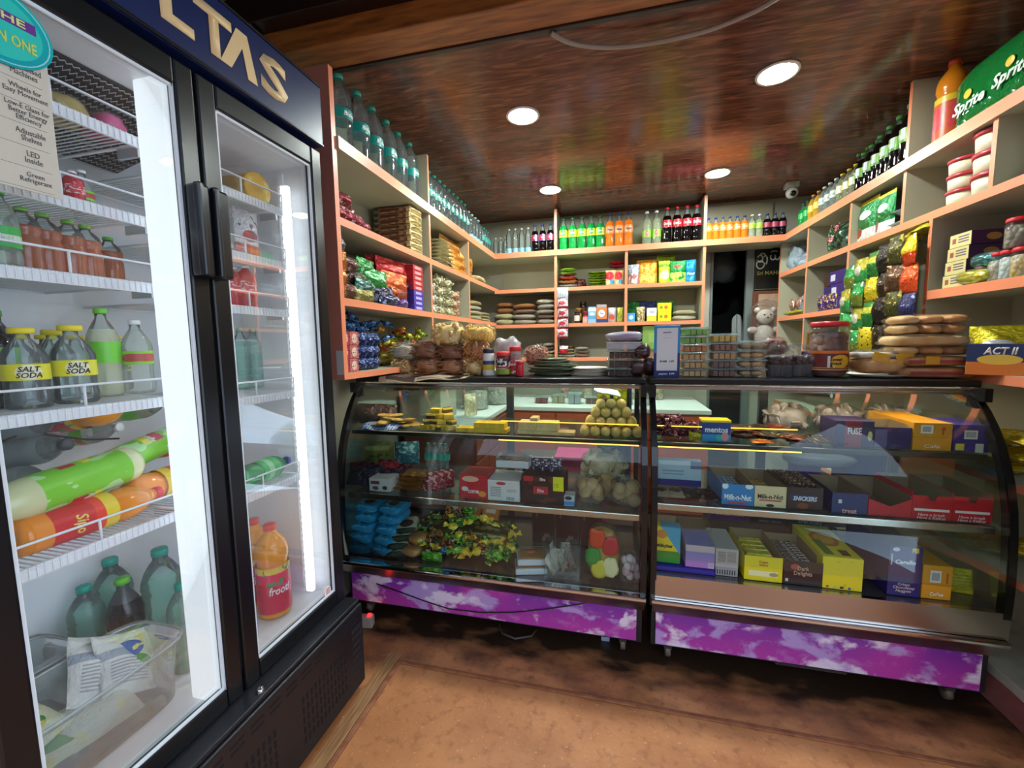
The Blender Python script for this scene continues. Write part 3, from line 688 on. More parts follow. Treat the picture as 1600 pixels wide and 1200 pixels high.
bottle_kind('water2l', .052, .335, None, '2E9C86', TEAL, 'water_bottle', 'water', lab=(.40, .53), txt='Bisleri', tw=1.35, th=.06)
bottle_kind('water1l', .040, .275, None, '2E9C86', TEAL, 'water_bottle', 'water', lab=(.38, .54), txt='Bisleri', tw=1.3, th=.06)
bottle_kind('waterhalf', .032, .215, None, '2E9C86', TEAL, 'water_bottle', 'water', lab=(.38, .60))
bottle_kind('clearsmall', .032, .17, None, 'CFD8D6', None, 'water_bottle', 'water')
bottle_kind('clearblue', .040, .245, None, 'BFD8D8', mat('7FB6CE', .4), 'water_bottle', 'water', lab=(.05, .22))
bottle_kind('cola_blue', .040, .265, COLA, '2A3A8A', pm('2F4FA0', ('e', 'y', .1, .3, 'z', .5, .45, 'C83050'), ('x', .62, .8, 'D8DDF0')), 'cola_bottle', txt='Up', tcol='F4F0F4', tw=.7, th=.07)
bottle_kind('green', .041, .30, GREENB, '1E6A34', pm('2FA84A', ('x', 0, .25, 'C8D83A'), ('x', .7, 1., 'C8D83A'), ('z', 0, .15, 'E8E03A')), 'soda_bottle', txt='Sprite', tcol='F4FAF0', tw=1.2, th=.08)
bottle_kind('orange', .041, .31, ORNG, '1E2F7A', pm('F08A3A', ('z', .2, .8, 'F2A868')), 'soda_bottle', txt='Fanta', tcol='2A3A8A', tw=1.2, th=.08)
bottle_kind('limeclear', .040, .30, LIME, 'F0F2F0', pm('8CBF3A', ('e', 'x', .5, .2, 'z', .5, .4, 'D8707A')), 'soda_bottle', lab=(.22, .44), txt='7', tcol='F4F4F4', tw=.3, th=.07)
bottle_kind('coke', .041, .32, COLA, 'C81E2E', mat('C8202E', .35), 'cola_bottle', lab=(.44, .64), txt='Coca-Cola', tcol='F8F0F0', tw=1.7, th=.08)
bottle_kind('orange_s', .032, .20, ORNG, '26388A', pm('F09A50', ('z', .2, .8, 'E88A4A')), 'soda_bottle', txt='Fanta', tcol='F4F0F0', tw=1.2, th=.08)
bottle_kind('lime_s', .032, .20, LIME, 'F0F2F0', mat('A8CC4A', .4), 'soda_bottle')
bottle_kind('cola_s', .032, .20, COLA, '2A3A8A', pm('24346E', ('e', 'y', .1, .3, 'z', .5, .45, 'B0405A')), 'cola_bottle')
bottle_kind('jeera', .034, .225, COLA, '4AA03A', pm('7CB82E', ('x', .55, .8, 'D8E4E8'), ('z', 0, .2, '5A9A2A')), 'cola_bottle', txt='Fizz', tcol='F4F4F4', tw=1.1, th=.07)
bottle_kind('jeera_w', .036, .24, COLA, '2A7A3A', pm('D4DCD4', ('z', .5, .7, '4A8ACA'), ('z', .25, .4, 'B84A5A'), ('x', 0, .35, '8ABF4A')), 'cola_bottle')
bottle_kind('soda_y', .033, .215, film('F4F8EC', 'F0F0D0', .18, .8, .06), 'E8C82E', pm('D8C83A', ('x', .5, .9, 'E8ECE0')), 'soda_bottle')
bottle_kind('soda_c', .033, .215, film('EEF6F4', 'E0E8E4', .16, .8, .06), 'D8DCDA', pm('C8D4CC', ('z', .3, .6, '9AA8A0')), 'soda_bottle')
bottle_kind('green_s', .033, .20, GREENB, '1E6A34', mat('3AB05A', .35), 'soda_bottle')
bottle_kind('yellow_s', .034, .215, film('F4DCA0', 'D8A83A', .6, .7, .06), 'E0902A', mat('E0C050', .4), 'soda_bottle')
bottle_kind('mango2l', .058, .37, mat('D8801A', .15), 'C8401E', pm('C2501E', ('x', 0, .55, 'E0D8DC'), ('n', 5, .5, 'C83A4A'), ('z', .85, 1, 'D8B82A')), 'juice_bottle', 'juice', lab=(.08, .56), fill=1)
bottle_kind('frooti', .050, .31, mat('F09A1E', .15), 'E8333A', pm('E0303E', ('z', .86, 1, 'E8C83A'), ('n', 4, .58, '3A8A3A'), ('e', 'y', .1, .4, 'z', .3, .3, 'D8284A')), 'juice_bottle', 'juice', lab=(.07, .57), fill=1, txt='frooti', tcol='F8F4F0', tw=1.3, th=.09)
SALTL = pm('E8E21E', ('e', 'x', .5, .26, 'z', .5, .46, 'F4F2C8'), rough=.4)
bottle_kind('salt', .037, .172, None, 'F2DC1E', SALTL, 'soda_bottle', 'soda', lab=(.36, .56), txt='SALT\nSODA', tcol='1A1A1A', tw=1.05, th=.14, bold=.02, capk=.56)
bottle_kind('lemonf', .036, .24, PALE, '6CD03A', mat('6CCB2E', .35), 'soda_bottle', lab=(.38, .62))
bottle_kind('clearf', .036, .21, film('F4F8F4', 'EEF2EC', .22, .8, .06), 'F2F4F4', pm('8CD83A', ('e', 'y', .1, .3, 'z', .5, .3, 'C0504A')), 'soda_bottle', lab=(.40, .58))
bottle_kind('brownf', .030, .15, mat('A0583A', .15), '5AB82E', None, 'juice_bottle', 'juice', fill=.72)
bottle_kind('spritef', .036, .22, film('E8F4EC', 'DCEEE0', .2, .8, .06), '4AC02E', pm('3AB84A', ('z', .3, .6, 'D8F0C8')), 'soda_bottle', lab=(.25, .52), txt='Limca', tcol='F4FAF4', tw=1.1, th=.08)
bottle_kind('nimbu', .040, .31, mat('D9DDA8', .18), 'F2F4EE', pm('7ED02A', ('r', 'x', .2, .8, 'z', .55, .72, 'C8283A'), ('r', 'x', .2, .8, 'z', .35, .47, 'F0E83A'), ('n', 3, .56, 'B8E8A0')), 'juice_bottle', 'soda', lab=(.10, .62), fill=1, txt='Grandly', tcol='F8F0E0', tw=1.3, th=.08)
bottle_kind('sipo', .040, .28, mat('F09024', .16), 'E8202E', pm('F0402A', ('z', .82, 1, 'F0D02E'), ('e', 'y', .1, .35, 'z', .4, .3, 'D82A2A'), ('z', 0, .2, 'F0902A')), 'juice_bottle', 'juice', lab=(.06, .58), fill=1, txt='Sipo', tcol='F8E070', tw=1.1, th=.1)
bottle_kind('redj', .036, .17, mat('C8303A', .18), 'F0F0EE', pm('D83A44', ('n', 5, .55, 'F0D0D0')), 'juice_bottle', 'juice', fill=1)
bottle_kind('greenf', .046, .28, film('A8E8C0', '2AA85A', .35, .8, .06), '2E3FA0', pm('34C060', ('z', .3, .6, '9AE8A8')), 'soda_bottle', lab=(.25, .6), fill=1)
bottle_kind('waterf', .046, .30, film('D4F2E8', 'C0ECDC', .2, .9, .05), '22A894', None, 'water_bottle', 'water', n=24)
bottle_kind('jeeraf', .046, .30, COLA, '6CC83A', pm('8CC82A', ('e', 'y', .05, .3, 'z', .78, .15, '2A6AB0')), 'cola_bottle', lab=(.14, .5), txt='Bindu\nFizz\nJeera', tcol='F4F0F4', tw=1.3, th=.22)
bottle_kind('greyf', .042, .26, film('DCE4E4', 'B4C0C0', .45, .8, .08), '4A4E52', None, 'water_bottle', 'water', n=20)

# flat and pillow packets: unit shape w=1 (x), h=1 (z), thickness 1 (y), base at z=0
def pouch_mesh(seed, nx=12, nz=12, crimp=.07, gusset=False, wob=.05):
    rd = random.Random(seed); off = Vector((rd.uniform(0, 50), rd.uniform(0, 50), rd.uniform(0, 50))); vs = []; fs = []
    for s in (-1, 1):
        for j in range(nz+1):
            for i in range(nx+1):
                u, v = i/nx, j/nz
                a = max(0, 1-abs(2*u-1)**2.6)**.75
                if gusset: vv = 1 if v < .6 else max(0, 1-((v-.6)/(.4-crimp))**2) if v < 1-crimp else 0; b = .55+.45*vv if v < 1-crimp else 0.0; b = b*(vv**.5 if v > .6 else 1)
                else:
                    vv = min(1, max(0, (min(v, 1-v)-crimp)/(.5-crimp))); b = vv**.55
                t = .5*a*b
                n = noise.noise(Vector((u*4.2, v*4.2, s*3.0))+off)*.30*a*b+noise.noise(Vector((u*11, v*11, s*3.0))+off)*.10*a*b
                wv = noise.noise(Vector((v*3, seed, 1.7)))*wob
                x = u-.5; x *= 1-.06*a*b*math.sin(PI*v)
                vs.append((x+wv*.4*(abs(2*u-1)), s*max(.004, t+n*.5)+noise.noise(Vector((v*2.5, u*2, seed*.37)))*wob*2, v+noise.noise(Vector((u*3, 9.1, seed*.7)))*wob*.35*v))
    N = (nx+1)*(nz+1)
    for s in range(2):
        for j in range(nz):
            for i in range(nx):
                q = s*N+j*(nx+1)+i; f = (q, q+1, q+nx+2, q+nx+1); fs.append(f if s == 0 else f[::-1])
    for j in range(nz):
        a, b = j*(nx+1), (j+1)*(nx+1); fs.append((a, b, N+b, N+a)); a += nx; b += nx; fs.append((a, N+a, N+b, b))
    for i in range(nx):
        a, b = i, i+1; fs.append((a, N+a, N+b, b)); a += nz*(nx+1); b += nz*(nx+1); fs.append((a, b, N+b, N+a))
    m = MB(); m.add(vs, fs, 0, True); zmin = min(v[2] for v in vs); m.v = [(x, y, z-zmin) for x, y, z in m.v]
    return m
POUCH = {}
def pouch(label, cat, loc, w, h, d, rot, m, name='snack_packet', group=None, seed=None, small=False, gusset=False, flat=False, tilt=0):
    """standing packet; flat=True lays it on its back with the long side along local y"""
    seed = (seed if seed is not None else random.randrange(6)) % 6
    key = (seed, small, gusset, id(m))
    if key not in POUCH:
        me = pouch_mesh(seed+1, 7 if small else 12, 7 if small else 12, gusset=gusset, wob=.03 if gusset else .05).mesh('packet'); me.materials.append(m); POUCH[key] = me
    me = POUCH[key]; loc = Vector(loc)
    rz = rot if not hasattr(rot, '__len__') else rot[2]
    if flat:
        q = Matrix.Rotation(rz, 3, 'Z') @ Matrix.Rotation(tilt, 3, 'X') @ Matrix.Rotation(-R90, 3, 'X')
        base = loc+Matrix.Rotation(rz, 3, 'Z') @ Vector((0, -h/2*math.cos(tilt), d*.5+(h*.5*math.sin(abs(tilt)) if tilt else 0)))
        if tilt < 0: base.z = loc.z+d*.5+h*math.sin(-tilt)*.5
        e = q.to_euler(); L_ = base if tilt == 0 else Vector((base.x, base.y, loc.z+d*.5+(0 if tilt > 0 else h*math.sin(-tilt))))
        o = link(name, me, None, L_, e, (w, d, h))
    else:
        e = (Matrix.Rotation(rz, 3, 'Z') @ Matrix.Rotation(tilt, 3, 'X')).to_euler()
        o = link(name, me, None, loc, e, (w, d, h))
    return tag(o, label, cat, group)
# lumpy poly bag full of food: contents + clear film + twisted neck
def blob(w, d, h, seed, amp=.12, nu=20, nv=12, p=2.6):
    rd = random.Random(seed); off = Vector((rd.uniform(0, 60), rd.uniform(0, 60), rd.uniform(0, 60))); m = MB(); vs = []
    def sg(x, e): return math.copysign(abs(x)**e, x)
    for j in range(nv+1):
        ph = -R90+PI*j/nv
        for i in range(nu):
            th = 2*PI*i/nu; e = 2/p
            x, y, z = sg(math.cos(ph), e)*sg(math.cos(th), e), sg(math.cos(ph), e)*sg(math.sin(th), e), sg(math.sin(ph), e)
            n = 1+amp*noise.noise(Vector((x*1.6, y*1.6, z*1.6))+off)+amp*.5*noise.noise(Vector((x*4, y*4, z*4))+off)
            vs.append((x*w/2*n, y*d/2*n, max(0, h/2+z*h/2*n)))
    m.add(vs, [(j*nu+i, j*nu+(i+1) % nu, (j+1)*nu+(i+1) % nu, (j+1)*nu+i) for j in range(nv) for i in range(nu)], 0, True)
    return m
def pieces(w, d, h, n, shape, size, seed):
    rd = random.Random(seed); m = MB()
    for k in range(n):
        th, ph = rd.uniform(0, 2*PI), math.asin(rd.uniform(-.95, 1)); e = .75; sg = lambda x: math.copysign(abs(x)**e, x); rr = rd.uniform(.86, 1.0)
        c = Vector((w/2*rr*sg(math.cos(ph))*sg(math.cos(th)), d/2*rr*sg(math.cos(ph))*sg(math.sin(th)), h/2+h/2*rr*sg(math.sin(ph))))
        c.z = max(size*.5, c.z); q = Euler((rd.uniform(0, 6), rd.uniform(0, 6), rd.uniform(0, 6))).to_matrix()
        if shape == 'puff':
            b = MB(); b.ball((0, 0, 0), size, 8, 5, 0, (1, .8, .7)); m.add([c+q @ Vector(v) for v in b.v], b.f, 0, True)
        elif shape == 'chip':
            b = MB(); b.ball((0, 0, 0), size, 10, 4, 0, (1, .8, .22)); m.add([c+q @ Vector(v) for v in b.v], b.f, 0, True)
        elif shape == 'stick':
            q = Euler((rd.uniform(-.3, .3), rd.uniform(-.3, .3), rd.uniform(-.5, .5))).to_matrix(); m.tube([c+q @ Vector((size*x, .15*size*math.sin(x*1.5), 0)) for x in (-2, -1, 0, 1, 2)], [size*.18, size*.28, size*.3, size*.28, size*.18], 6)
        elif shape == 'ring':
            b = [c+q @ Vector((size*math.cos(a*PI/5), size*math.sin(a*PI/5), 0)) for a in range(10)]; m.tube(b, size*.34, 5, closed=True)
        elif shape == 'noodle':
            a0 = rd.uniform(0, 6); m.tube([c+q @ Vector((size*math.cos(a0+a*.5)*(1+.05*a), size*math.sin(a0+a*.5), .1*size*a)) for a in range(7)], size*.13, 4, caps=False)
    return m
def bag(label, loc, w, d, h, rz, food, cat='snack bag', name='snack_bag', group=None, seed=0, neck=True, filmm=None, shape=None):
    t = thing(name, label, cat, loc, rz, group)
    if shape:
        blob(w*.84, d*.84, h*.84, seed).build('core', food, t); pieces(w*.92, d*.92, h*.90, *shape, seed).build('contents', food, t)['kind'] = 'stuff'
    else: blob(w*.94, d*.94, h*.92, seed).build('contents', food, t)
    f = blob(w, d, h, seed, .16)
    f.build('clear_film', filmm or BAG, t)
    if neck:
        rd = random.Random(seed+5); a = rd.uniform(-.6, .6); m = MB(); pts = []; n = 14
        for k, (rr, zz) in enumerate(((.10, -.04), (.04, .0), (.07, .05), (.13, .10))):
            for i in range(n):
                q = 2*PI*i/n; r = w*rr*(1+.35*math.sin(q*4+k)); pts.append((w*.32*math.sin(a)+r*math.cos(q)+zz*w*a*.8, r*math.sin(q)*.7, h*.93+zz*w*1.1))
        m.add(pts, [(k*n+i, k*n+(i+1) % n, (k+1)*n+(i+1) % n, (k+1)*n+i) for k in range(3) for i in range(n)], 0, True)
        m.build('tied_neck', filmm or BAG, t)
    return t
def pillow(label, cat, loc, w, d, h, rz, m, name, group=None, seed=0):
    key = ('pil', seed % 4, id(m))
    if key not in POUCH: me = blob(1, 1, 1, seed % 4+2, .10, 26, 12, 4.0).mesh('packet'); me.materials.append(m); POUCH[key] = me
    return tag(link(name, POUCH[key], None, loc, (0, 0, rz), (w, d, h)), label, cat, group)
# printed carton (solid or open-topped display tray)
CARD = mat('8A7458', .7)
def carton(label, loc, w, d, h, rz, m, txt=None, tcol='FFFFFF', tw=.7, th=.25, tz=.5, top=None, open_=False, cat='box', name='carton', group=None, lip=None, bold=.02, shear=0, contents=None, side=None, patches=(), tilt=0):
    t = thing(name, label, cat, loc, (tilt, 0, rz), group); th_ = .0018
    if not open_:
        b = MB(); b.rbox(-w/2, w/2, -d/2, d/2, 0, h, .0015, seg=1); bo = b.build('body', m, t)
        if top: MB().rbox(-w/2-.001, w/2+.001, -d/2-.001, d/2+.001, h*.90, h+.001, .001, seg=1).build('lid', top, t)
    else:
        hf = lip if lip is not None else h
        b = MB(); b.box(-w/2, w/2, -d/2, d/2, 0, th_, 0); bo = b.build('base', CARD, t)
        MB().box(-w/2, w/2, -d/2, -d/2+th_, 0, hf, 0, {4: 1}).build('front_panel', [m, CARD], t)
        MB().box(-w/2, w/2, d/2-th_, d/2, 0, h, 0, {2: 1}).build('back_flap', [m, CARD], t)
        for s_ in (-1, 1):
            x0 = s_*w/2-(th_ if s_ > 0 else 0); q = MB(); y0, y1 = -d/2+th_, d/2-th_
            vs = [(x0, y0, 0), (x0, y1, 0), (x0, y1, h), (x0, y0+d*.25, h), (x0, y0, hf)]; vs += [(x+th_, y, z) for x, y, z in vs]; n = 5
            q.add(vs, [tuple(range(n))[::-1]], 0 if s_ < 0 else 1); q.add(vs, [tuple(range(n, 2*n))], 1 if s_ < 0 else 0)
            q.add(vs, [(i, (i+1) % n, (i+1) % n+n, i+n) for i in range(n)], 1); q.build('side_panel', [m, CARD], t)
        h = hf
    if txt: text(txt, w*tw, h*th, tcol, bo, (0, -d/2-.0004*(1+(1.2*len(patches) if patches else 0)), h*tz), 0, 'lettering', bold=bold, shear=shear)
    for k_, (x0, x1, z0, z1, c) in enumerate(patches): MB().box(w*(x0-.5), w*(x1-.5), -d/2-.0008-.0004*k_, -d/2-.0002, h*z0, h*z1).build('printed_patch', mat(c, .5) if isinstance(c, str) else c, bo)
    return t
def bars_in(t, n, w, d, h, m, z0=.004, cols=1):
    for k in range(n):
        r, c = divmod(k, cols); cw = w/cols
        o = link('bar', bar_mesh(m), t, (-w/2+cw*(c+.5), -d/2+d*(r+.5)/math.ceil(n/cols), z0), (0, 0, random.uniform(-.06, .06)), (cw*.9, d/math.ceil(n/cols)*.92, h))
BARS = {}
def bar_mesh(m):
    if id(m) not in BARS:
        me = MB().rbox(-.5, .5, -.5, .5, 0, 1, .08, seg=1).mesh('bar'); me.materials.append(m); BARS[id(m)] = me
    return BARS[id(m)]
BARCODE = pm('D8D8DA', ('l', 'z', .08, .92, 'x', .04, .96, 11, '4A4A58'))
# round jar with screw lid
def jar(label, loc, R, H, lid, body, lab=None, food=None, lz=(.2, .6), name='jar', group=None, txt=None, tcol='FFFFFF', sq=1.0, tw=1.2, thh=.12, cat='jar', lh=.14):
    t = thing(name, label, cat, loc, 0, group)
    k = 1-lh
    MB().lathe([(R*.8, 0), (R*.97, .02*H), (R, .06*H), (R, (k-.10)*H), (R*.93, (k-.03)*H), (R*.86, k*H)], 24).build('body', body, t)
    if food: MB().lathe([(R*.78, .012*H), (R*.93, .07*H), (R*.93, (k-.16)*H), (R*.7, (k-.10)*H), (.0001, (k-.08)*H)], 20).build('contents', food, t)
    MB().lathe([(R*.92, k*H), (R*.95, k*H+.004), (R*.95, H-.006), (R*.88, H), (.0001, H)], 24).build('lid', mat(lid, .35), t)
    if lab:
        l = MB().lathe([(R*1.01, lz[0]*H), (R*1.01, lz[1]*H)], 24, cap=False).build('label', lab, t)
        if txt: text(txt, R*tw, H*thh, tcol, l, (0, 0, (lz[0]+lz[1])/2*H), 0, 'label_text', bend=R*1.02, bold=.02, shear=.1)
    return t
# clear clamshell tray of sweets
def clamshell(label, loc, w, d, h, rz, food, n=(4, 2), group=None, lid=True, round_=False, lidcol='E4F0EE'):
    t = thing('sweet_tray', label, 'food tray', loc, rz, group)
    def taper(x, y, z0, z1, k, mb): 
        vs = [(-x*k, -y*k, z0), (x*k, -y*k, z0), (x*k, y*k, z0), (-x*k, y*k, z0), (-x, -y, z1), (x, -y, z1), (x, y, z1), (-x, y, z1)]
        mb.add(vs, [(0, 3, 2, 1), (0, 1, 5, 4), (1, 2, 6, 5), (2, 3, 7, 6), (3, 0, 4, 7)], 0)
    m = MB(); taper(w/2*.96, d/2*.96, .0, h*.82, .90, m); m.build('tray', CLEAR, t)
    m = MB(); m.rbox(-w/2, w/2, -d/2, d/2, h*.80, h*.86, .002); m.build('rim', film('F4FAFA', lidcol, .4, .8, .1), t)
    m = MB(); m.rbox(-w/2*.93, w/2*.93, -d/2*.93, d/2*.93, h*.86, h*.995, .004); m.build('lid', film('F4FAFA', lidcol, .12, .8, .1), t)
    ww, dd = w*.82/n[0], d*.80/n[1]
    for i in range(n[0]):
        for j in range(n[1]):
            if round_: me = ball_mesh(food)
            else: me = bar_mesh(food)
            x, y = -w*.41+ww*(i+.5), -d*.40+dd*(j+.5)
            if round_: link('sweet', me, t, (x, y, h*.03+h*.36), None, (ww*.5, dd*.5, h*.36))
            else: link('sweet', me, t, (x, y, h*.03), None, (ww*.92, dd*.95, h*.72))
    return t
BALLS = {}
def ball_mesh(m):
    if id(m) not in BALLS:
        me = MB().ball((0, 0, 0), 1, 14, 8).mesh('ball'); me.materials.append(m); BALLS[id(m)] = me
    return BALLS[id(m)]
# twist-wrapped candy: lump with two fans
def candy_mesh(seed):
    rd = random.Random(seed); m = blob(.55, .42, .36, seed, .25, 10, 6, 2.4); m.v = [(x, y, z) for x, y, z in m.v]
    for s in (-1, 1):
        vs = []; n = 8
        for k, (x, r) in enumerate(((.24, .06), (.32, .09), (.5, .2))):
            for i in range(n):
                q = 2*PI*i/n; rr = r*(1+.4*math.sin(q*3+seed)); vs.append((s*x, rr*math.cos(q)*.8, .18+rr*math.sin(q)*.6))
        m.add(vs, [(k*n+i, k*n+(i+1) % n, (k+1)*n+(i+1) % n, (k+1)*n+i) for k in range(2) for i in range(n)], 0, True)
    return m
CANDY = {}
def candy(label, loc, size, m, group, seed=0, rot=None, cat='candy', name='wrapped_candy'):
    key = (seed % 3, id(m))
    if key not in CANDY:
        me = candy_mesh(seed % 3+2).mesh('candy'); me.materials.append(m); CANDY[key] = me
    rd = random.Random(seed*7+3)
    return tag(link(name, CANDY[key], None, loc, rot or (rd.uniform(-.5, .5), rd.uniform(-.5, .5), rd.uniform(0, 6.28)), size), label, cat, group)
def row(keyname, labelf, pts, rz=0, group=None, scale=None):
    for i, p in enumerate(pts): put(keyname, labelf(i), p, rz, group, scale)
# ================================================================== BOTTLES ON THE TOP SHELVES
G = 'bottles along the top shelf'
for i in range(6): put('water2l', ORD[i]+' large teal-label water bottle from the cooler end, left top shelf', (-1.205+.004*(i % 2), 1.745+.132*i, TOPZ), R90, 'large water bottles on the left top shelf')
for i in range(10): put('water1l', ORD[i]+' litre water bottle beyond the tall divider, left top shelf', (-1.195, 2.575+.086*i, TOPZ), R90, 'litre water bottles on the left top shelf')
for i in range(7): put('water1l', 'litre water bottle in the rear row on the left top shelf', (-1.30, 2.62+.1*i, TOPZ), R90, 'rear row of litre water bottles')
for i in range(4): put('clearblue', ORD[i]+' clear bottle after the litre waters, left top shelf', (-1.195, 3.44+.088*i, TOPZ), R90, 'clear bottles on the left top shelf')
for i in range(4): put('waterhalf', ORD[i]+' half-litre teal-label water bottle near the shelf corner', (-1.19, 3.785+.068*i, TOPZ), R90, 'half litre water bottles at the corner')
def bx(px, off=.07, py=360): return ony(px, py, YB+off).x
def backrow(key, pxs, lab, grp, off=.07):
    for i, p in enumerate(pxs): put(key, ORD[i]+lab, (bx(p, off), YB+off, TOPZ), 0, grp, {'clearblue': (.72, .72, 1), 'clearsmall': (.68, .68, 1), 'cola_blue': (.86, .86, 1), 'orange': (.95, .95, 1)}.get(key))
backrow('clearsmall', (774, 782, 789.5), ' small clear bottle from the left corner, back top shelf', 'small clear bottles')
backrow('clearblue', (795, 805, 815, 825), ' clear bottle with pale blue base, back top shelf', 'clear blue-base bottles')
backrow('cola_blue', (836, 848, 860), ' blue-label cola bottle left of the post, back top shelf', 'blue-label cola bottles')
backrow('green', (880.5, 895, 909.5, 924, 938), ' green lemon-lime bottle from left, back top shelf', 'green soda bottles')
backrow('orange', (953, 967.5, 982), ' orange soda bottle beside the green ones, back shelf', 'large orange soda bottles')
backrow('limeclear', (1010.5, 1025.5), ' clear bottle with lime label and white cap, back shelf', 'clear lime soda bottles')
backrow('coke', (1042, 1057.5, 1073, 1088), ' red-label cola bottle from left, back top shelf', 'red-label cola bottles')
backrow('orange_s', (1107, 1118, 1129, 1140, 1151.5, 1163), ' small orange soda bottle from left above the doorway', 'small orange soda bottles')
backrow('lime_s', (1174.5, 1186), ' small pale lime bottle above the doorway', 'small lime bottles')
backrow('cola_s', (1198, 1210, 1222), ' small dark cola bottle above the doorway sign', 'small cola bottles')
def rightrow(key, ys, lab, grp, x=1.49):
    for i, y in enumerate(ys): put(key, ORD[i]+lab, (x, y, TOPZ+.007), -R90, grp)
rightrow('green_s', (3.90, 3.82), ' small green bottle at the far end, right top shelf', 'small green bottles on the right')
rightrow('yellow_s', (3.73, 3.645), ' yellow drink bottle from the far end, right top shelf', 'yellow drink bottles on the right')
rightrow('soda_c', (3.56, 3.48, 3.40), ' clear soda bottle with grey label, right top shelf', 'clear soda bottles on the right')
rightrow('soda_y', (3.32, 3.24, 3.165), ' clear soda bottle with yellow label, right top shelf', 'yellow-label soda bottles on the right')
for i, (y, s_) in enumerate(((3.085, 1.1), (3.005, 1.15), (2.925, 1.22), (2.845, 1.28), (2.765, 1.34), (2.683, 1.42))): put('jeera', ORD[i]+' black fizzy drink bottle with lime label, right top shelf', (1.49, y, TOPZ+.007), -R90, 'lime-label dark bottles on the right', (1.1, 1.1, s_))
put('jeera_w', 'black fizzy drink bottle with striped white label beside the post', (1.49, 2.60, TOPZ+.007), -R90-.4, None, (1.08, 1.08, 1.36))
for i in range(8): put('jeera', 'dark bottle in the rear row on the right top shelf', (1.585, 2.63+.10*i, TOPZ+.007), -R90, 'rear dark bottles on the right', (1.2, 1.2, 1.5))
for i in range(6): put('soda_c', 'clear soda bottle in the rear row, right top shelf', (1.585, 3.42+.085*i, TOPZ+.007), -R90, 'rear clear bottles on the right', 1.08)
put('mango2l', 'big mango drink bottle with red cap on the right top shelf', (1.505, 2.425, TOPZ+.007), -R90-.5)
t = thing('bottle_multipack', 'shrink-wrapped green multipack of bottles at the right top shelf end', 'multipack', (1.575, 2.06, TOPZ+.007))
for i in range(5):
    for j in range(2):
        m = MB(); pr = prof_soda(.055, .245); m.lathe(pr, 14, c=(-.07+.115*j, .23-.118*i)); m.build('bottle', mat('0E5A2A', .2), t)
m = blob(.255, .60, .255, 4, .05, 36, 18, 5.0); m.build('shrink_film', film('5AB070', '14803A', .55, .9, .12, (14, .8, 3)), t)
for i, y in enumerate((.17, -.02, -.21)):
    text('Sprite', .16, .06, 'DCE8DC', t, (-.137, y, .085+.012*i), -R90, 'film_lettering', bold=.03, shear=.3)
    link('film_lemon', ball_mesh(mat('D8B81E', .4)), t, (-.134, y+.01, .133+.012*i), None, (.003, .02, .018))

# ================================================================== LEFT SHELVES
def P(lst, pl, base, d, grp=None, name='snack_packet', cat='packet', z=None, small=False, **kw):
    """lst: (x0, x1, y0, y1, off, material, label, seed)"""
    for k, (x0, x1, y0, y1, off, m, lab, *r) in enumerate(lst):
        v = base+(off if base > 0 else -off) if pl == 'x' else base+off
        c, w, h, rz = slot(pl, v, x0, x1, y0, y1, d, z)
        pouch(lab, cat, c, w, h, d, rz+random.uniform(-.12, .12), m, name, grp, r[0] if r else k, small, **kw)
MAROON = foil('7A1A2A', ('n', 4, .56, 'C8A0A0'), ('z', .4, .55, 'A83A4A')); 
P([(525, 547, 318, 346, .02, MAROON, 'maroon foil packet on the upper left shelf, nearest the end panel'), (541, 562, 324, 353, .03, MAROON, 'maroon foil packet on the upper left shelf, second from the end panel'),
   (553, 576, 333, 358, .02, MAROON, 'maroon foil packet on the upper left shelf, third from the end panel'), (566, 585, 346, 366, .02, MAROON, 'maroon foil packet on the upper left shelf, fourth from the end panel')],
  'x', XL, .06, 'maroon packets', z=S2Z)
P([(533, 556, 300, 322, .10, MAROON, 'maroon foil packet lying behind others, upper left shelf')], 'x', XL, .06)
NOOD = pm('7A4A30', ('x', 0, .14, '1E3A28'), ('x', .9, 1, 'D8C488'), ('n', 6, .55, 'B08A6A'), ('r', 'x', .2, .7, 'z', .3, .7, '5A2A20'), rough=.4)
c, w, h, rz = slot('x', XL-.02, 628, 655, 333, 392, .22, S2Z)
for i in range(8):
    lz = .0335; t = thing('biscuit_pack', ('bottom', 'second lowest', 'third lowest', 'fourth lowest', 'fourth highest', 'third highest', 'second highest', 'top')[i]+' brown and cream pack of the stack, upper left shelf', 'biscuit pack', (-1.275, 2.375, S2Z+i*lz), random.uniform(-.05, .05), 'stacked brown packs')
    MB().rbox(-.13, .12, -.075, .075, 0, lz-.001, .006).build('wrapper', NOOD, t)
    m = pouch_mesh(i+1, 8, 6); m.v = [(.115+abs(y)*.05, x*.145, z*(lz-.002)) for x, y, z in m.v]; m.build('crimped_end', foil('D2BE86', ('n', 5, .55, 'EADCB0')), t)
def F(c1, c2=None, k=5, th=.55, **kw): return foil(c1, *(() if c2 is None else (('n', k, th, c2),)), **kw)
CB = film('F8F4EE', 'F0E0C0', .12, .8, .1, (18, .6, 3))
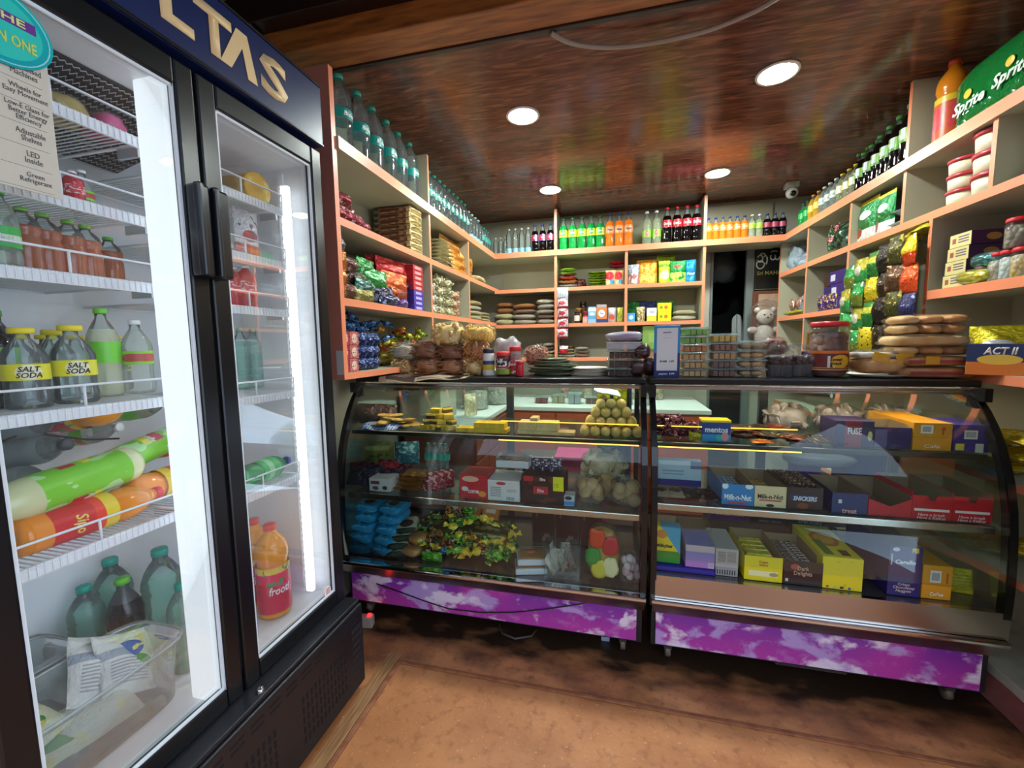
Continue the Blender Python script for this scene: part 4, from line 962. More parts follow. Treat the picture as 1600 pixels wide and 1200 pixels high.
P([(528, 545, 366, 394, .02, F('6A6460', 'A8A4A0'), 'grey foil packet on top of the orange bags, left middle shelf'),
   (529, 548, 391, 420, .02, F('B8682A', 'D89A5A'), 'upper orange candy bag by the end panel, left middle shelf'), (529, 548, 417, 443, .02, F('C06A24', 'D8944A'), 'middle orange candy bag by the end panel, left middle shelf'),
   (530, 547, 440, 465, .02, F('B8601E', 'D8944A'), 'lowest orange candy bag by the end panel, left middle shelf'),
   (547, 566, 402, 426, .03, F('5A3A34', '8A6A5A'), 'brown foil packet beside the orange bags, upper one'), (545, 582, 419, 447, .04, F('4A3228', '7A6252'), 'wide dark brown foil packet on the left middle shelf'),
   (543, 563, 443, 466, .02, F('6A4434', '8A6A5A'), 'brown foil packet standing low beside the orange bags'),
   (563, 594, 404, 432, .04, F('1E7A34', '8AC890'), 'upper green foil packet on the left middle shelf'), (577, 609, 421, 452, .02, F('2A8A3A', '9AD0A0'), 'lower green foil packet on the left middle shelf'),
   (560, 596, 435, 460, .02, F('2A5A50', '8AB0A0'), 'dark teal foil packet below the green ones'), (562, 590, 450, 472, .01, F('8A8040', 'B0A870'), 'olive foil packet low on the left middle shelf'),
   (580, 600, 398, 424, .10, F('A81E28', 'D85A5A'), 'red foil packet behind the green ones, left middle shelf'), (598, 641, 405, 440, .05, F('B81E28', 'E05A50'), 'large bright red foil packet on the left middle shelf'),
   (606, 641, 426, 462, .02, F('C8501E', 'F09A50'), 'orange-red foil packet below the bright red one'), (616, 644, 449, 470, .01, F('B8541E', '4A2A2A'), 'orange and black foil packet low on the left middle shelf'),
   (588, 622, 444, 474, .02, F('1E1A2E', '6A6A8A'), 'black foil packet low on the left middle shelf'), (600, 632, 458, 478, .01, F('2A2A4A', '9AA8D0'), 'dark navy foil packet at the shelf edge, left middle'),
   (618, 645, 464, 482, .01, F('5A2A7A', 'B09AD0'), 'purple foil packet at the shelf edge, left middle'), (630, 646, 438, 458, .04, F('22304E', '5A6A90'), 'navy foil packet beside the small box column')],
  'x', XL, .055, 'mixed foil packets on the left middle shelf')
c, w, h, rz = slot('x', XL-.015, 646.5, 661, 410, 485, .10, S3Z)
for i in range(9):
    red = i > 3; hh = .268/9
    carton(('lowest', 'second', 'third', 'fourth', 'fifth', 'sixth', 'seventh', 'eighth', 'top')[i]+(' red box' if red else ' violet box')+' in the narrow column, left middle shelf', (c.x, c.y, S3Z+i*hh), w, .10, hh-.001, R90, pm('B8303A' if red else '4A3AA0', ('r', 'x', .2, .8, 'z', .25, .75, 'E0A0A0' if red else 'B0A8E0')), group='narrow column of small boxes')
# bottom left cubby
blue = [F('2A5A90', '8AB4D8'), F('3A6AA0', 'A8C8E0'), F('24487A', '6A9ACA')]
for i in range(26):
    a = random.Random(i); y = 1.66+a.random()*.42; zz = S4Z+.155+a.random()*.10-.10*abs(y-1.8)
    candy('blue twist-wrapped sweet in the heap on the lower left shelf', (-1.20-a.random()*.12, y, zz), .085, blue[i % 3], 'heap of blue wrapped sweets', i)
m = blob(.20, .46, .17, 3, .12); o = tag(m.build('sweet_bag', F('2E5480', '7AA0C8')), 'blue bag heaped with sweets at the back of the lower left shelf', 'bag'); o.location = (-1.34, 1.87, S4Z)
for i in range(2):
    for j in range(3):
        c, w, h, rz = slot('x', XL-.02, 533+14*i, 547+14*i, 526+18*j, 543+18*j, .1, S4Z+.062*(2-j))
        carton(('top', 'middle', 'bottom')[j]+(' crimson' if i == 0 else ' rose')+' small box at the end panel, lower left shelf', c, w*.95, .10, .06, R90, pm(('B03848', 'C86A60')[i], ('e', 'x', .5, .3, 'z', .5, .35, 'E8C8B0'), ('n', 6, .6, '3A2A3A')), group='small red boxes, lower left shelf')
for i in range(3):
    for j in range(3):
        c, w, h, rz = slot('x', XL-.02, 567+11*i, 579+11*i, 530+17*j, 546+17*j, .08, S4Z+.058*(2-j)+.002)
        pouch(('left', 'middle', 'right')[i]+' navy foil packet in the '+('top', 'middle', 'bottom')[j]+' row, lower left shelf', 'packet', c, w*1.05, .064, .06, R90, F('1A2A5A', '7A8AB8'), group='navy packets, lower left shelf', seed=i+j)
yel = [F('B8B02A', 'E0DC6A'), F('D89A1E', 'F0C85A'), F('7A9A2E', 'B8D060'), F('A83A2A', 'E0804A')]
for i in range(20):
    a = random.Random(i+50); y = 2.08+a.random()*.36
    candy('yellow or green twist-wrapped sweet heaped on the lower left shelf', (-1.17-a.random()*.14, y, S4Z+.10+a.random()*.10), .085, yel[i % 4], 'heap of yellow wrapped sweets', i)
m = blob(.20, .34, .13, 9, .12); o = tag(m.build('sweet_bag', F('8A7A2A', 'C8B04A')), 'yellowish bag of sweets at the back of the lower left shelf', 'bag'); o.location = (-1.34, 2.30, S4Z)
# second bay: top row
carton('plain brown box at the back of the second left bay', (-1.33, 2.66, S2Z+.0), .20, .14, .215, R90, mat('7A4A22', .6))
for i in range(7):
    pouch(('bottom', 'second', 'third', 'fourth', 'fifth', 'sixth', 'top')[i]+' cream wrapper of the pile, second left bay', 'packet', (-1.215+.006*i, 2.73+.012*(6-i), S2Z+.0235*i), .32-.02*i, .16, .024, R90, F('CFC49A', 'E8E0C0', 3, .5), 'cream_packet', 'cream packets, second left bay', i, flat=True)
for i, (x0, x1, y0, y1, off) in enumerate(((693, 726, 374, 400, .05), (706, 731, 392, 414, .03), (712, 742, 408, 428, .015), (724, 743, 400, 420, .02), (714, 742, 420, 437, .01))):
    c, w, h, rz = slot('x', XL-off, x0, x1, y0, y1, .06)
    pouch(ORD[i]+' orange foil packet down the slope, second left bay', 'packet', c, w, h, .06, rz, F('C8761A', 'F0B050', 4, .5), group='orange foil packets, second left bay', seed=i)
bag('clear bag of tan rusks on the left corner shelf edge', (-1.20, 3.60, S2Z), .36, .16, .055, R90, crumbs('B08A4A', 'D8C090', 40), seed=3, neck=False)
# second bay: middle row
RG = [crumbs('D8CFA8', 'B8AC7A', 60), crumbs('D4CCA4', 'C0B888', 60), crumbs('D8B890', 'B88A5A', 70), crumbs('C9C4B4', 'E4E0D4', 70), crumbs('C08A5A', 'E0B890', 60)]
k = 0
for ci, (y, n) in enumerate(((2.60, 3), (2.75, 4), (2.90, 4), (3.05, 3))):
    for i in range(n):
        bag(('bottom', 'second', 'third', 'top')[i]+(' clear bag of white puffs', ' clear bag of pale rings', ' clear bag of greenish rings', ' clear bag of orange snacks')[ci]+', left middle shelf', (-1.225, y, S3Z+.068*i), .15, .16, .072, R90, (RG[3], RG[0], RG[1], RG[4])[ci], seed=k, neck=False, group='clear snack bags, left middle shelf', shape=(40, 'ring' if ci in (1, 2) else 'puff', .014)); k += 1
# corner shelf: flat bags of pulses
PUL = [crumbs('DCCB8A', 'F0E6BC', 90), crumbs('C8A868', 'E8D498', 90), crumbs('A8602E', 'D09458', 90), crumbs('BCA88C', 'E4DACA', 80), crumbs('8A5A48', 'B8947C', 80), crumbs('E0D8B4', 'F6F0DC', 90)]
PILL = {}
def pulses(pl, val, x0, x1, ys, mats, what, grp, d=.16, z=None, gap=.0):
    n = len(mats); c, w, h, rz = slot(pl, val, x0, x1, ys[0], ys[1], d, z)
    for i, m in enumerate(mats):
        nm = {1: ('only',), 2: ('lower', 'upper'), 3: ('bottom', 'middle', 'top')}.get(n, ('bottom',)+tuple(ORD[1:n-1])+('top',))[i]
        key = (i % 4, id(m))
        if key not in PILL: me_ = blob(1, 1, 1, i % 4+3, .14, 22, 12, 2.5).mesh('pillow'); me_.materials.append(m); PILL[key] = me_
        tag(link('pulse_bag', PILL[key], None, (c.x+random.uniform(-.008, .008), c.y+random.uniform(-.008, .008), c.z+i*h/n), (0, 0, rz+random.uniform(-.06, .06)), (w*random.uniform(.96, 1.06), d, h/n*1.04)), nm+' '+what, 'food bag', grp)
pulses('x', XL-.02, 741, 757, (470, 508), [PUL[0], PUL[0], PUL[5], PUL[1]], 'pale pulse bag of the pile at the left corner shelf', 'pulse bags in the left corner', z=S3Z)
pulses('x', XL-.02, 757, 770, (488, 510), [PUL[0], PUL[1], PUL[0]], 'yellow pulse bag of the low pile in the corner', 'low pile of pulse bags', z=S3Z)
BG = 'pulse bags on the back shelf'
pulses('y', YB+.03, 772, 800, (472, 508), [PUL[0], PUL[0], PUL[2], PUL[2]], 'bag of the pile with brown nuts, back shelf corner', BG, z=B3)
pulses('y', YB+.03, 801, 836, (474, 508), [PUL[3], PUL[3], PUL[4], PUL[2]], 'bag of the wide grey and brown pile, back shelf', BG, z=B3)
pulses('y', YB+.03, 837, 866, (467, 508), [PUL[3], PUL[4], PUL[3], PUL[3], PUL[5]], 'bag of the speckled pile by the left post, back shelf', BG, z=B3)
# ================================================================== BACK SHELVES, GOODS
def S(x0, x1, y0, y1, z, off=.02, d=.1): return slot('y', YB+off, x0, x1, y0, y1, d, z)
def bp(lab, x0, x1, y0, y1, z, m, off=.03, d=.06, gus=True, seed=0, txt=None, tc='FFFFFF', tz=.6, tw=.6, th=.14, name='snack_pouch', tilt=-.08):
    c, w, h, rz = S(x0, x1, y0, y1, z, off, d)
    if not txt: return pouch(lab, 'packet', c, w, h, d, 0, m, name, seed=seed, gusset=gus, tilt=tilt)
    t = thing(name, lab, 'packet', c)
    key = ('t', seed, id(m)); me = pouch_mesh(seed+1, 12, 12, gusset=gus, wob=.02).mesh('packet'); me.materials.append(m)
    o = link('pouch_body', me, t, None, (tilt, 0, 0), (w, d, h))
    text(txt, w*tw, h*th, tc, t, (0, -d*.5-.006+tilt*-h*tz*0, h*tz), 0, 'lettering', bold=.03, shear=.15, rot=(tilt, 0, 0))
    return t
# row under the top board, bay beside the left post
for i, m in enumerate((F('C8702A', 'E8B060'), F('B83A44', 'E8A0A0'), F('6AA02E', 'B8D870'), F('9AC03A', 'D8E890'))):
    c, w, h, rz = S(870, 902, 432-0, 448, B2)
    pouch(('lowest orange', 'pink and red', 'green', 'top lime green')[i]+' packet of the sloppy pile beside the left post', 'packet', (c.x, c.y+.03, B2+.038+i*.038), w*(1-.06*i), .14, .042, random.uniform(-.15, .15), m, group='sloppy pile by the post', seed=i, flat=True)
pouch('white paper packet under the sloppy pile beside the left post', 'packet', (bx(887, .09, 445), YB+.09, B2), .20, .14, .036, .05, F('C8C8CC', 'E8E8EC'), seed=4, flat=True)
pouch('dark brown glossy packet leaning beside the sloppy pile', 'packet', (bx(910, .08, 440), YB+.08, B2), .10, .10, .03, .5, F('3A1A16', '8A5A4A'), seed=2, tilt=-.5)
for i in range(6):
    c, w, h, rz = S(918, 947, 425, 447, B2)
    pouch(('bottom', 'second', 'third', 'fourth', 'fifth', 'top')[i]+' lime green noodle packet of the stack, back shelf', 'packet', (c.x, c.y+.03, B2+i*.0238), w, .13, .026, random.uniform(-.05, .05), F('8AAA1E', 'C8D860', 4, .5), group='lime green noodle packets', seed=i, flat=True)
for i in range(2): bp(('left', 'right')[i]+' yellow packet with red medallion standing by the middle divider', 946+14*i, 962+13*i, 421, 445, B2, foil('E0B878', ('e', 'x', .4, .42, 'z', .62, .28, 'C8283A'), ('e', 'x', .65, .25, 'z', .2, .14, '3A8AC0')), seed=i, off=.02)
for i in range(2): 
    c, w, h, rz = S(952, 976, 406, 423, 0, .06)
    pouch(('lower', 'upper')[i]+' dark red packet lying on the yellow packets', 'packet', (c.x, c.y, B2+.165+i*.034), w, .11, .038, 0, F('A81A2E', 'C84A5A'), group='dark red packets', seed=i, flat=True)
bp('pale blue pouch with red pictures beside the middle divider', 981, 999, 412, 444, B2, foil('A8B8CC', ('z', .0, .5, 'C88A8A'), ('n', 5, .56, 'F0E8E8')), seed=1, off=.03)
bp('large orange snack pouch on the back shelf', 995, 1028, 404, 443, B2, foil('D8811E', ('d', 'x', -.6, 'z', .72-.6, 'E0861A'), ('d', 'x', .9, 'z', 1.05, 'E89020'), ('n', 4, .6, 'D8C060'), ('z', .0, .45, 'C8A848')), off=.05, seed=2, tilt=-.12)
bp('tall olive pouch standing behind the yellow one', 1026, 1056, 396, 440, B2, F('8AA82A', 'A8C040', 4), off=.12, seed=3)
bp('yellow green snack pouch between the orange and green ones', 1030, 1048, 406, 441, B2, foil('C8D02A', ('e', 'x', .5, .4, 'z', .35, .2, 'E8D8B0'), ('z', .7, .85, '6A9A2A')), off=.03, seed=4)
bp('green snack pouch with pale window, back shelf', 1047, 1074, 406, 441, B2, foil('188A3E', ('z', 0, .45, 'B8D05A'), ('e', 'x', .45, .25, 'z', .72, .09, 'C83A3A'), ('n', 3, .62, '2AA850')), off=.03, seed=5)
bp('bright blue pouch at the right end of the back shelf', 1070, 1089, 404, 440, B2, foil('1E8AC0', ('n', 3, .6, '3AA8D8')), off=.04, seed=1, txt='Papad', tc='F0F4F8', tz=.35, th=.12)
# hanging strip of sachets
t = thing('sachet_strip', 'hanging strip of white and red sachets by the left post', 'sachet strip', (bx(880, -.02, 480), YB-.03, 1.34))
zz = [ony(880, y, YB-.03).z for y in (449, 466, 482, 498, 514, 529)]; mm = foil('E0E0E4', ('z', 0, .22, 'A81E2E'), ('n', 4, .55, 'B8707A'), ('e', 'x', .45, .3, 'z', .55, .2, 'C8404A'))
for i in range(5):
    me = pouch_mesh(i+2, 8, 8).mesh('sachet'); me.materials.append(mm if i else foil('C8D4DC', ('n', 4, .55, 'E8E8EC'))); o = link('sachet', me, t, (random.uniform(-.006, .006), 0, zz[i+1]-1.34), (0, 0, random.uniform(-.2, .2)), (.105, .025, zz[i]-zz[i+1]))
me = pouch_mesh(9, 8, 8).mesh('sachet'); me.materials.append(foil('C0282E', ('z', .6, 1, 'E8E4E4'))); link('sachet', me, t, (.005, 0, -.02), (0, 0, .1), (.08, .02, .07))
# row of small cartons
def bc(lab, x0, x1, y0, y1, m, off=.03, d=.05, z=B3, **kw):
    c, w, h, rz = S(x0, x1, y0, y1, z, off, d); return carton(lab, c, w, d, h, kw.pop('rz', 0), m, **kw)
jar('small brown jar with white label beside the sachet strip', S(896, 906, 487, 505, B3)[0], .026, .115, '2A1A1A', mat('3A1A16', .25), mat('D8D0C0', .5), lz=(.2, .65))
jar('small jar with gold lid behind the brown one', (bx(904, .13, 490), YB+.13, B3), .030, .15, 'C89A2A', mat('4A2A1E', .25), mat('A88A3A', .4), lz=(.2, .65))
jar('tall dark jar at the back of the small goods shelf', (bx(911, .2, 490), YB+.2, B3), .034, .215, '3A2018', mat('2E1612', .25), mat('7A4A2A', .4), lz=(.3, .75))
jar('small maroon jar behind the pink tub', (bx(915, .12, 490), YB+.12, B3), .024, .115, '8A1E2E', mat('5A1A22', .25), mat('A83A4A', .4), lz=(.2, .65))
jar('low pink tub on the small goods shelf', S(909, 921, 493, 505, B3)[0], .031, .068, 'D8404A', mat('E89A90', .4), mat('E8B0A0', .5), lz=(.15, .6))
t = thing('drink_carton', 'pale blue gable-top drink carton on the small goods shelf', 'carton', S(919, 931, 480, 504, B3, d=.06)[0])
MB().box(-.036, .036, -.03, .03, 0, .11).build('body', pm('8AB8D8', ('z', .3, .6, '5A9AC8'), ('e', 'x', .5, .3, 'z', .75, .12, 'E0ECF4')), t); MB().prism([(-.03, .11), (.03, .11), (.004, .14), (-.004, .14)], -.036, .036, 'x').build('gable', mat('A8CCE4', .4), t); MB().box(-.036, .036, -.003, .003, .138, .152).build('seal', mat('8AB8D8', .4), t)
bc('orange and navy carton with round emblem, small goods shelf', 932, 948, 476, 504, pm('E07A3A', ('z', 0, .2, '24427A'), ('e', 'x', .5, .32, 'z', .52, .2, 'E8E4F0'), ('z', .86, 1, 'A8A0A0')), txt='Oats', tcol='2A4A8A', tw=.4, th=.1, tz=.52)
bp('pale blue pouch with red berries on the small goods shelf', 949, 963, 480, 503, B3, foil('9AC0CC', ('n', 4, .55, 'E0A0A0'), ('e', 'x', .5, .3, 'z', .35, .2, 'D05A4A')), d=.05, seed=2)
bp('yellow green pouch leaning at the middle divider', 964, 974, 480, 503, B3, F('A8A82A', 'E0D868'), d=.05, seed=3)
bc('small bright blue box right of the middle divider', 980, 992, 489, 503, pm('4A9AD8', ('e', 'x', .5, .3, 'z', .5, .25, 'C8E4F4')))
bp('cream pouch with nut pictures right of the blue box', 995, 1008, 479, 503, B3, foil('D8C898', ('n', 8, .5, '8A6A3A')), d=.05, seed=4)
bc('white and yellow carton on the small goods shelf', 1011, 1026, 481, 503, pm('E4E2DC', ('z', 0, .4, 'E0D040'), ('r', 'x', .25, .75, 'z', .6, .8, 'B8B8C0'), ('n', 9, .68, '6A6A3A')))
c, w, h, rz = S(1028, 1049, 473, 504, B3, .03, .09)
for i in range(2): carton(('lower', 'upper')[i]+' bright yellow box of the pair on the small goods shelf', (c.x, c.y, B3+i*h/2), w, .09, h/2-.001, 0, pm('E8D81E', ('e', 'x', .6, .13, 'z', .5, .2, 'D86A2A'), ('r', 'x', .15, .35, 'z', .35, .65, '8A9A1E')))
pouch('green pouch lying behind the cream one', 'packet', (bx(993, .2, 480), YB+.20, B3), .20, .21, .05, 0, F('2A7A34', '3A9A44'), seed=1, tilt=-.2); pouch('navy pouch standing behind the white carton', 'packet', (bx(1013, .17, 480), YB+.17, B3), .16, .20, .05, 0, F('1E2A5A', '2A3A6A'), seed=2, tilt=-.2)
pouch('second green pouch behind the yellow boxes', 'packet', (bx(1035, .20, 480), YB+.2, B3), .20, .20, .05, 0, F('2A7A34', '3A9A44'), seed=3, tilt=-.1)
pulses('y', YB+.03, 1053, 1089, (484, 503), [PUL[5], PUL[0]], 'bag of white grain at the right post, back shelf', 'grain bags at the right post', z=B3)
# lowest back row
pulses('y', YB+.04, 871, 898, (540, 563), [PUL[5], PUL[1], PUL[0], PUL[2]], 'flat packet stacked beside the left post, lowest back shelf', 'flat packets on the lowest back shelf', z=B4)
pulses('y', YB+.04, 898, 920, (542, 563), [PUL[4], PUL[4], PUL[3]], 'brown grain bag beside the flat packets, lowest back shelf', 'brown grain bags on the lowest back shelf', z=B4)
pulses('y', YB+.04, 848, 866, (536, 563), [PUL[1], PUL[3], PUL[4], PUL[3]], 'grain bag left of the left post, lowest back shelf', 'grain bags left of the post', z=B4)
bag('brown puffed snack bag at the back of the lowest shelf', (bx(800, .12, 530), YB+.14, B4), .20, .16, .15, 0, crumbs('B0763A', '8A5228', 50), seed=8)
bag('long bread-like snack bag on the lowest back shelf', (bx(835, .1, 540), YB+.12, B4), .22, .16, .09, 0, crumbs('B88A4A', '9A6A34', 50), seed=9, neck=False)
bc('light green box behind the payment sign', 1004, 1036, 509, 540, pm('7A9A4A', ('r', 'x', .3, .8, 'z', .3, .7, '8AAA5A')), z=B4+.07, off=.02, d=.12)
carton('plain tan box under the light green one', (bx(1015, .08, 550), YB+.10, B4), .22, .14, .069, 0, mat('9A6A4A', .6))
for i in range(4): pouch(('bottom', 'second', 'third', 'top')[i]+' dark packet of the pile right of the middle divider', 'packet', (bx(993, .1, 530), YB+.12, B4+.045*i), .17, .15, .047, random.uniform(-.2, .2), F('3A2A24', '8A7A6A'), group='dark packets, lowest back shelf', seed=i, flat=True)
# ================================================================== RIGHT SHELVES, GOODS
def RS(x0, x1, y0, y1, z=None, off=.02, d=.1): return slot('x', XR+off, x0, x1, y0, y1, d, z)
PLB = film('F0F6FA', 'C8D8E4', .35, .9, .15, (16, .9, 3))
for i, (x0, x1, y0, y1, lab) in enumerate(((1222, 1240, 385, 428, 'crumpled clear plastic bag at the far end, right upper shelf'), (1236, 1262, 396, 420, 'crumpled bluish plastic bag in the far upper cubby'))):
    c, w, h, rz = RS(x0, x1, y0, y1, T2, .05, .14); t = thing('plastic_bag', lab, 'plastic bag', c, rz)
    blob(w*.8, .12, h*.6, i+3, .3).build('folded_bags', mat('A8B8C4', .5), t); blob(w, .14, h, i+7, .4, 28, 16).build('outer_film', PLB, t)
GR = F('1E5A2E', 'C8D8C8', 5, .58); RD = F('A83A44', 'E8C0C0', 5, .55)
for i in range(14):
    a = random.Random(i+90); x0 = 1291+a.random()*20; y0 = 348+a.random()*32
    c, w, h, rz = RS(x0, x0+13, y0, y0+16, None, .03+a.random()*.05, .03)
    c.z = max(c.z, T2); pouch('green and red wrapped packet of the pile, second cubby on the right', 'packet', c, w, h, .03, rz+a.uniform(-.5, .5), GR if i % 3 else RD, group='green and red packets pile', seed=i, small=True, tilt=a.uniform(-.3, .3))
m = blob(.30, .24, .20, 5, .2); tag(m.build('wrapped_bundle', F('1E3A26', '5A6A5A')), 'dark green bundle behind the green and red packets', 'bundle'); o = COL.objects[-1]; o.location = (1.585, 3.24, T2)
GP = foil('1E7A3E', ('z', .90, 1, 'D8C82A'), ('z', 0, .28, 'DCE0DC'), ('e', 'x', .25, .16, 'z', .22, .13, 'A8503A'), ('e', 'x', .5, .28, 'z', .62, .1, 'DDE8E0'))
for i, (x0, x1, y0, y1) in enumerate(((1335, 1365, 312, 378), (1363, 1390, 302, 368))):
    c, w, h, rz = RS(x0, x1, y0, y1, T2, .02, .05); pouch(('left', 'right')[i]+' green pouch with yellow top band, right upper shelf', 'packet', c, w, min(h, .238), .05, rz, GP, 'flour_pouch', seed=i, gusset=True, tilt=0)
for i in range(2): pouch(('lower', 'upper')[i]+' white and blue pouch lying beside the green pouches', 'packet', (1.55, 2.665, T2+.06*i), .15, .20, .06, -R90+.1, foil('C4CCD0', ('n', 3, .6, 'E8ECEE'), ('x', .85, 1, 'C88A4A')), 'white_pouch', group='white pouches on the right', seed=i+2, flat=True)
pouch('dark olive pouch above the white pouches, right upper shelf', 'packet', (1.60, 2.66, T2+.122), .14, .12, .05, -R90, F('4A4A1E', '8A8A3A'), seed=3)
pouch('red and silver packet leaning behind the cream tubs', 'packet', (1.62, 2.42, T2), .22, .235, .06, -R90+.35, foil('9A9088', ('n', 2.5, .52, 'B0303A'), ('n', 4, .62, 'D8B878')), seed=4, tilt=-.12)
for s, (y, x, n, sc) in enumerate(((2.147, 1.505, 3, 1.36), (2.295, 1.50, 3, 1.12))):
    for i in range(n):
        hh = (.083, .066)[s]; t = thing('cream_tub', ('lowest', 'middle', 'topmost')[i]+' red-lid tub of the '+('larger' if s == 0 else 'smaller')+' stack on the right shelf', 'food tub', (x, y, T2+i*hh), -R90, 'red-lid tubs on the right shelf')
        MB().lathe([(.045*sc, 0), (.050*sc, .004), (.053*sc, hh*.78)], 24).build('tub', mat('D8CDB0', .45), t); MB().lathe([(.056*sc, hh*.76), (.057*sc, hh*.97), (.05*sc, hh), (.0001, hh)], 24).build('lid', mat('B8323E', .35), t)
jar('large white-label jar on the right shelf near the camera', (1.52, 1.93, T2), .062, .215, 'D8DCDC', film('F0F4F4', 'E8ECEC', .2, .8, .06), pm('D8D8D4', ('n', 5, .52, '7A7048'), ('e', 'x', .2, .2, 'z', .5, .3, 'B0B4B0')), crumbs('8A8050', 'B8B088', 50), lz=(.12, .8))
# far middle cubbies
for i in range(5): pouch(ORD[i]+' pinkish snack roll packet from the far end, right cubby', 'packet', (1.50+.02*(i % 2), 4.04-.07*i, T3+.05), .075, .10, .05, -R90, F('A87A6A', 'D8B0A0', 6), group='pinkish roll packets', seed=i, small=True)
for i in range(3): pouch(ORD[i]+' yellow striped packet from the far end, right cubby', 'packet', (1.47, 3.96-.11*i, T3), .12, .10, .045, -R90+.2, F('C8C02A', '8A8A3A', 5), group='yellow striped packets', seed=i, flat=True)
c, w, h, rz = RS(1246, 1259, 448, 482, T3+.04, .05, .1); blob(w, .10, h, 8, .4).build('plastic_bag', PLB); o = COL.objects[-1]; o.location = (c.x, 3.70, T3); tag(o, 'small white plastic bag standing in the far right cubby', 'plastic bag')
PUR = pm('3A2466', ('r', 'x', .08, .38, 'z', .25, .75, 'C0BEC8'))
for i in range(3): carton(('bottom', 'middle', 'top')[i]+' dark purple chocolate box in the right cubby', (1.53, 3.16+.02*i, T3+.085*i), .20, .18, .083, -R90, PUR, group='dark purple boxes on the right')
carton('dark brown tray beside the top purple box', (1.55, 3.36, T3+.171), .16, .16, .07, -R90, mat('3A2018', .5), open_=True)
carton('second purple box pile base in the right cubby', (1.55, 3.36, T3), .16, .16, .168, -R90, pm('2E1E56', ('n', 4, .6, '5A3A8A')))
for i in range(3): pouch(('far', 'middle', 'near')[i]+' purple packet with yellow swirls in the right cubby', 'packet', (1.44, 3.40-.085*i, T3), .085, .11, .03, -R90, foil('4A2A7A', ('n', 4, .52, 'C8A83A')), group='purple packets with yellow swirls', seed=i)
# hanging strips of crisps in the big cubby
def strip(label, y, ztop, n, mats, w=.125, ph=.135, x=XR-.045, lean=0):
    t = thing('crisp_strip', label, 'snack strip', (x, y, ztop-n*ph), -R90)
    for i in range(n):
        me = pouch_mesh(i+1, 8, 8).mesh('packet'); me.materials.append(mats[i % len(mats)])
        link('packet', me, t, (lean*(n-1-i), random.uniform(-.01, .01), (n-1-i)*ph), (0, random.uniform(-.06, .06), random.uniform(-.15, .15)), (w, .045, ph*1.02))
GY = [foil('7A8A2A', ('z', .5, 1, '2A9A4A'), ('n', 4, .6, 'E0E0D0')), foil('A8A02E', ('z', 0, .5, '3AA050'), ('e', 'x', .5, .25, 'z', .5, .2, 'D8D8C0'))]
GG = [foil('2A7E34', ('z', .55, .8, 'C8C03A'), ('n', 4, .6, '7AB054')), foil('D8C01E', ('n', 4, .6, '2A2A1A'))]
BK = [foil('1E1614', ('n', 4, .62, '7A5A40')), foil('2A1E18', ('n', 4, .6, '8A6A3A'))]
BR = [foil('4A4A1E', ('n', 4, .58, 'A89A3A')), foil('5A3A24', ('n', 4, .58, 'B08A5A'))]
YR = [foil('E8C81E', ('z', 0, .4, 'E04A1E'), ('n', 4, .62, 'E8E4E0')), foil('E0501E', ('n', 4, .6, 'F0902A')), foil('2A2A5A', ('n', 4, .6, '8A8AB0'))]
for i, (y, zt, n, ms, nm) in enumerate(((2.93, 1.845, 5, GY, 'olive and green crisp strip hanging farthest back'), (2.81, 1.87, 5, GY[::-1], 'second olive and green crisp strip from the back'), (2.70, 1.885, 4, GG, 'bright green and yellow crisp strip in the middle'),
        (2.60, 1.90, 4, BK, 'black crisp strip hanging in the big cubby'), (2.50, 1.92, 4, BR, 'brown and olive crisp strip near the divider'), (2.405, 1.90, 3, YR, 'yellow and orange crisp strip next to the divider'))):
    strip(nm, y, zt, n, ms)
for i, (y, m, z) in enumerate(((2.86, GY[0], 1.845), (2.76, F('C86A2A', 'E0A060'), 1.86), (2.66, GG[0], 1.875), (2.58, F('C87A3A', 'E8B080'), 1.895), (2.50, GG[1], 1.905), (2.42, F('D8C82A', 'E8E070'), 1.92))):
    pouch(('greenish', 'orange', 'bright green', 'pale orange', 'yellow and black', 'bright yellow')[i]+' packet folded over the top of the crisp strips', 'packet', (1.47, y, z-.02), .12, .16, .05, -R90, m, seed=i, flat=True, tilt=.25)
# near cubby: boxes and jars
YB4 = pm('4A2050', ('x', .0, 1, '4A2250'), ('y', 0, .06, 'DCCB8A'), ('n', 5, .62, '9A6A50'))
for i in range(4):
    t = thing('biscuit_box', ('lowest', 'second', 'third', 'topmost')[i]+' purple box with cream end in the near right cubby', 'box', (1.575, 2.245-.008*i, T3+.02+.057*i), -R90, 'purple boxes with cream ends')
    MB().rbox(-.056, .056, -.125, .125, 0, .056, .001, seg=1).build('body', mat('4A2250', .4), t); MB().box(-.0555, .0555, -.1265, -.1252, .0005, .0555).build('end_panel', pm('DCCF8E', ('r', 'x', .12, .3, 'z', .3, .7, 'A85A4A'), ('l', 'x', .4, .9, 'z', .25, .8, 5, '6A5A7A')), t)
    MB().box(.0562, .0568, -.10, .10, .01, .046).build('side_print', pm('4A2250', ('e', 'y', .25, .13, 'z', .5, .4, 'B8884A'), ('r', 'y', .5, .9, 'z', .35, .65, 'B08A9A')), t)
bag('teal wrapped sweets bag in front of the purple boxes', (1.47, 2.10, T3+.085), .14, .07, .06, -R90, F('1E6A6A', '5AB0A8'), neck=False, seed=2); bag('yellow foil sweets bag in front of the purple boxes', (1.46, 2.13, T3+.02), .17, .08, .065, -R90, F('B8B01E', 'E8E060'), neck=False, seed=3)
JL = (('maroon', '6A2A34'), ('beige', 'B09A80'), ('white ring', 'D0DCDC'), ('yellow', 'D8A82A'))
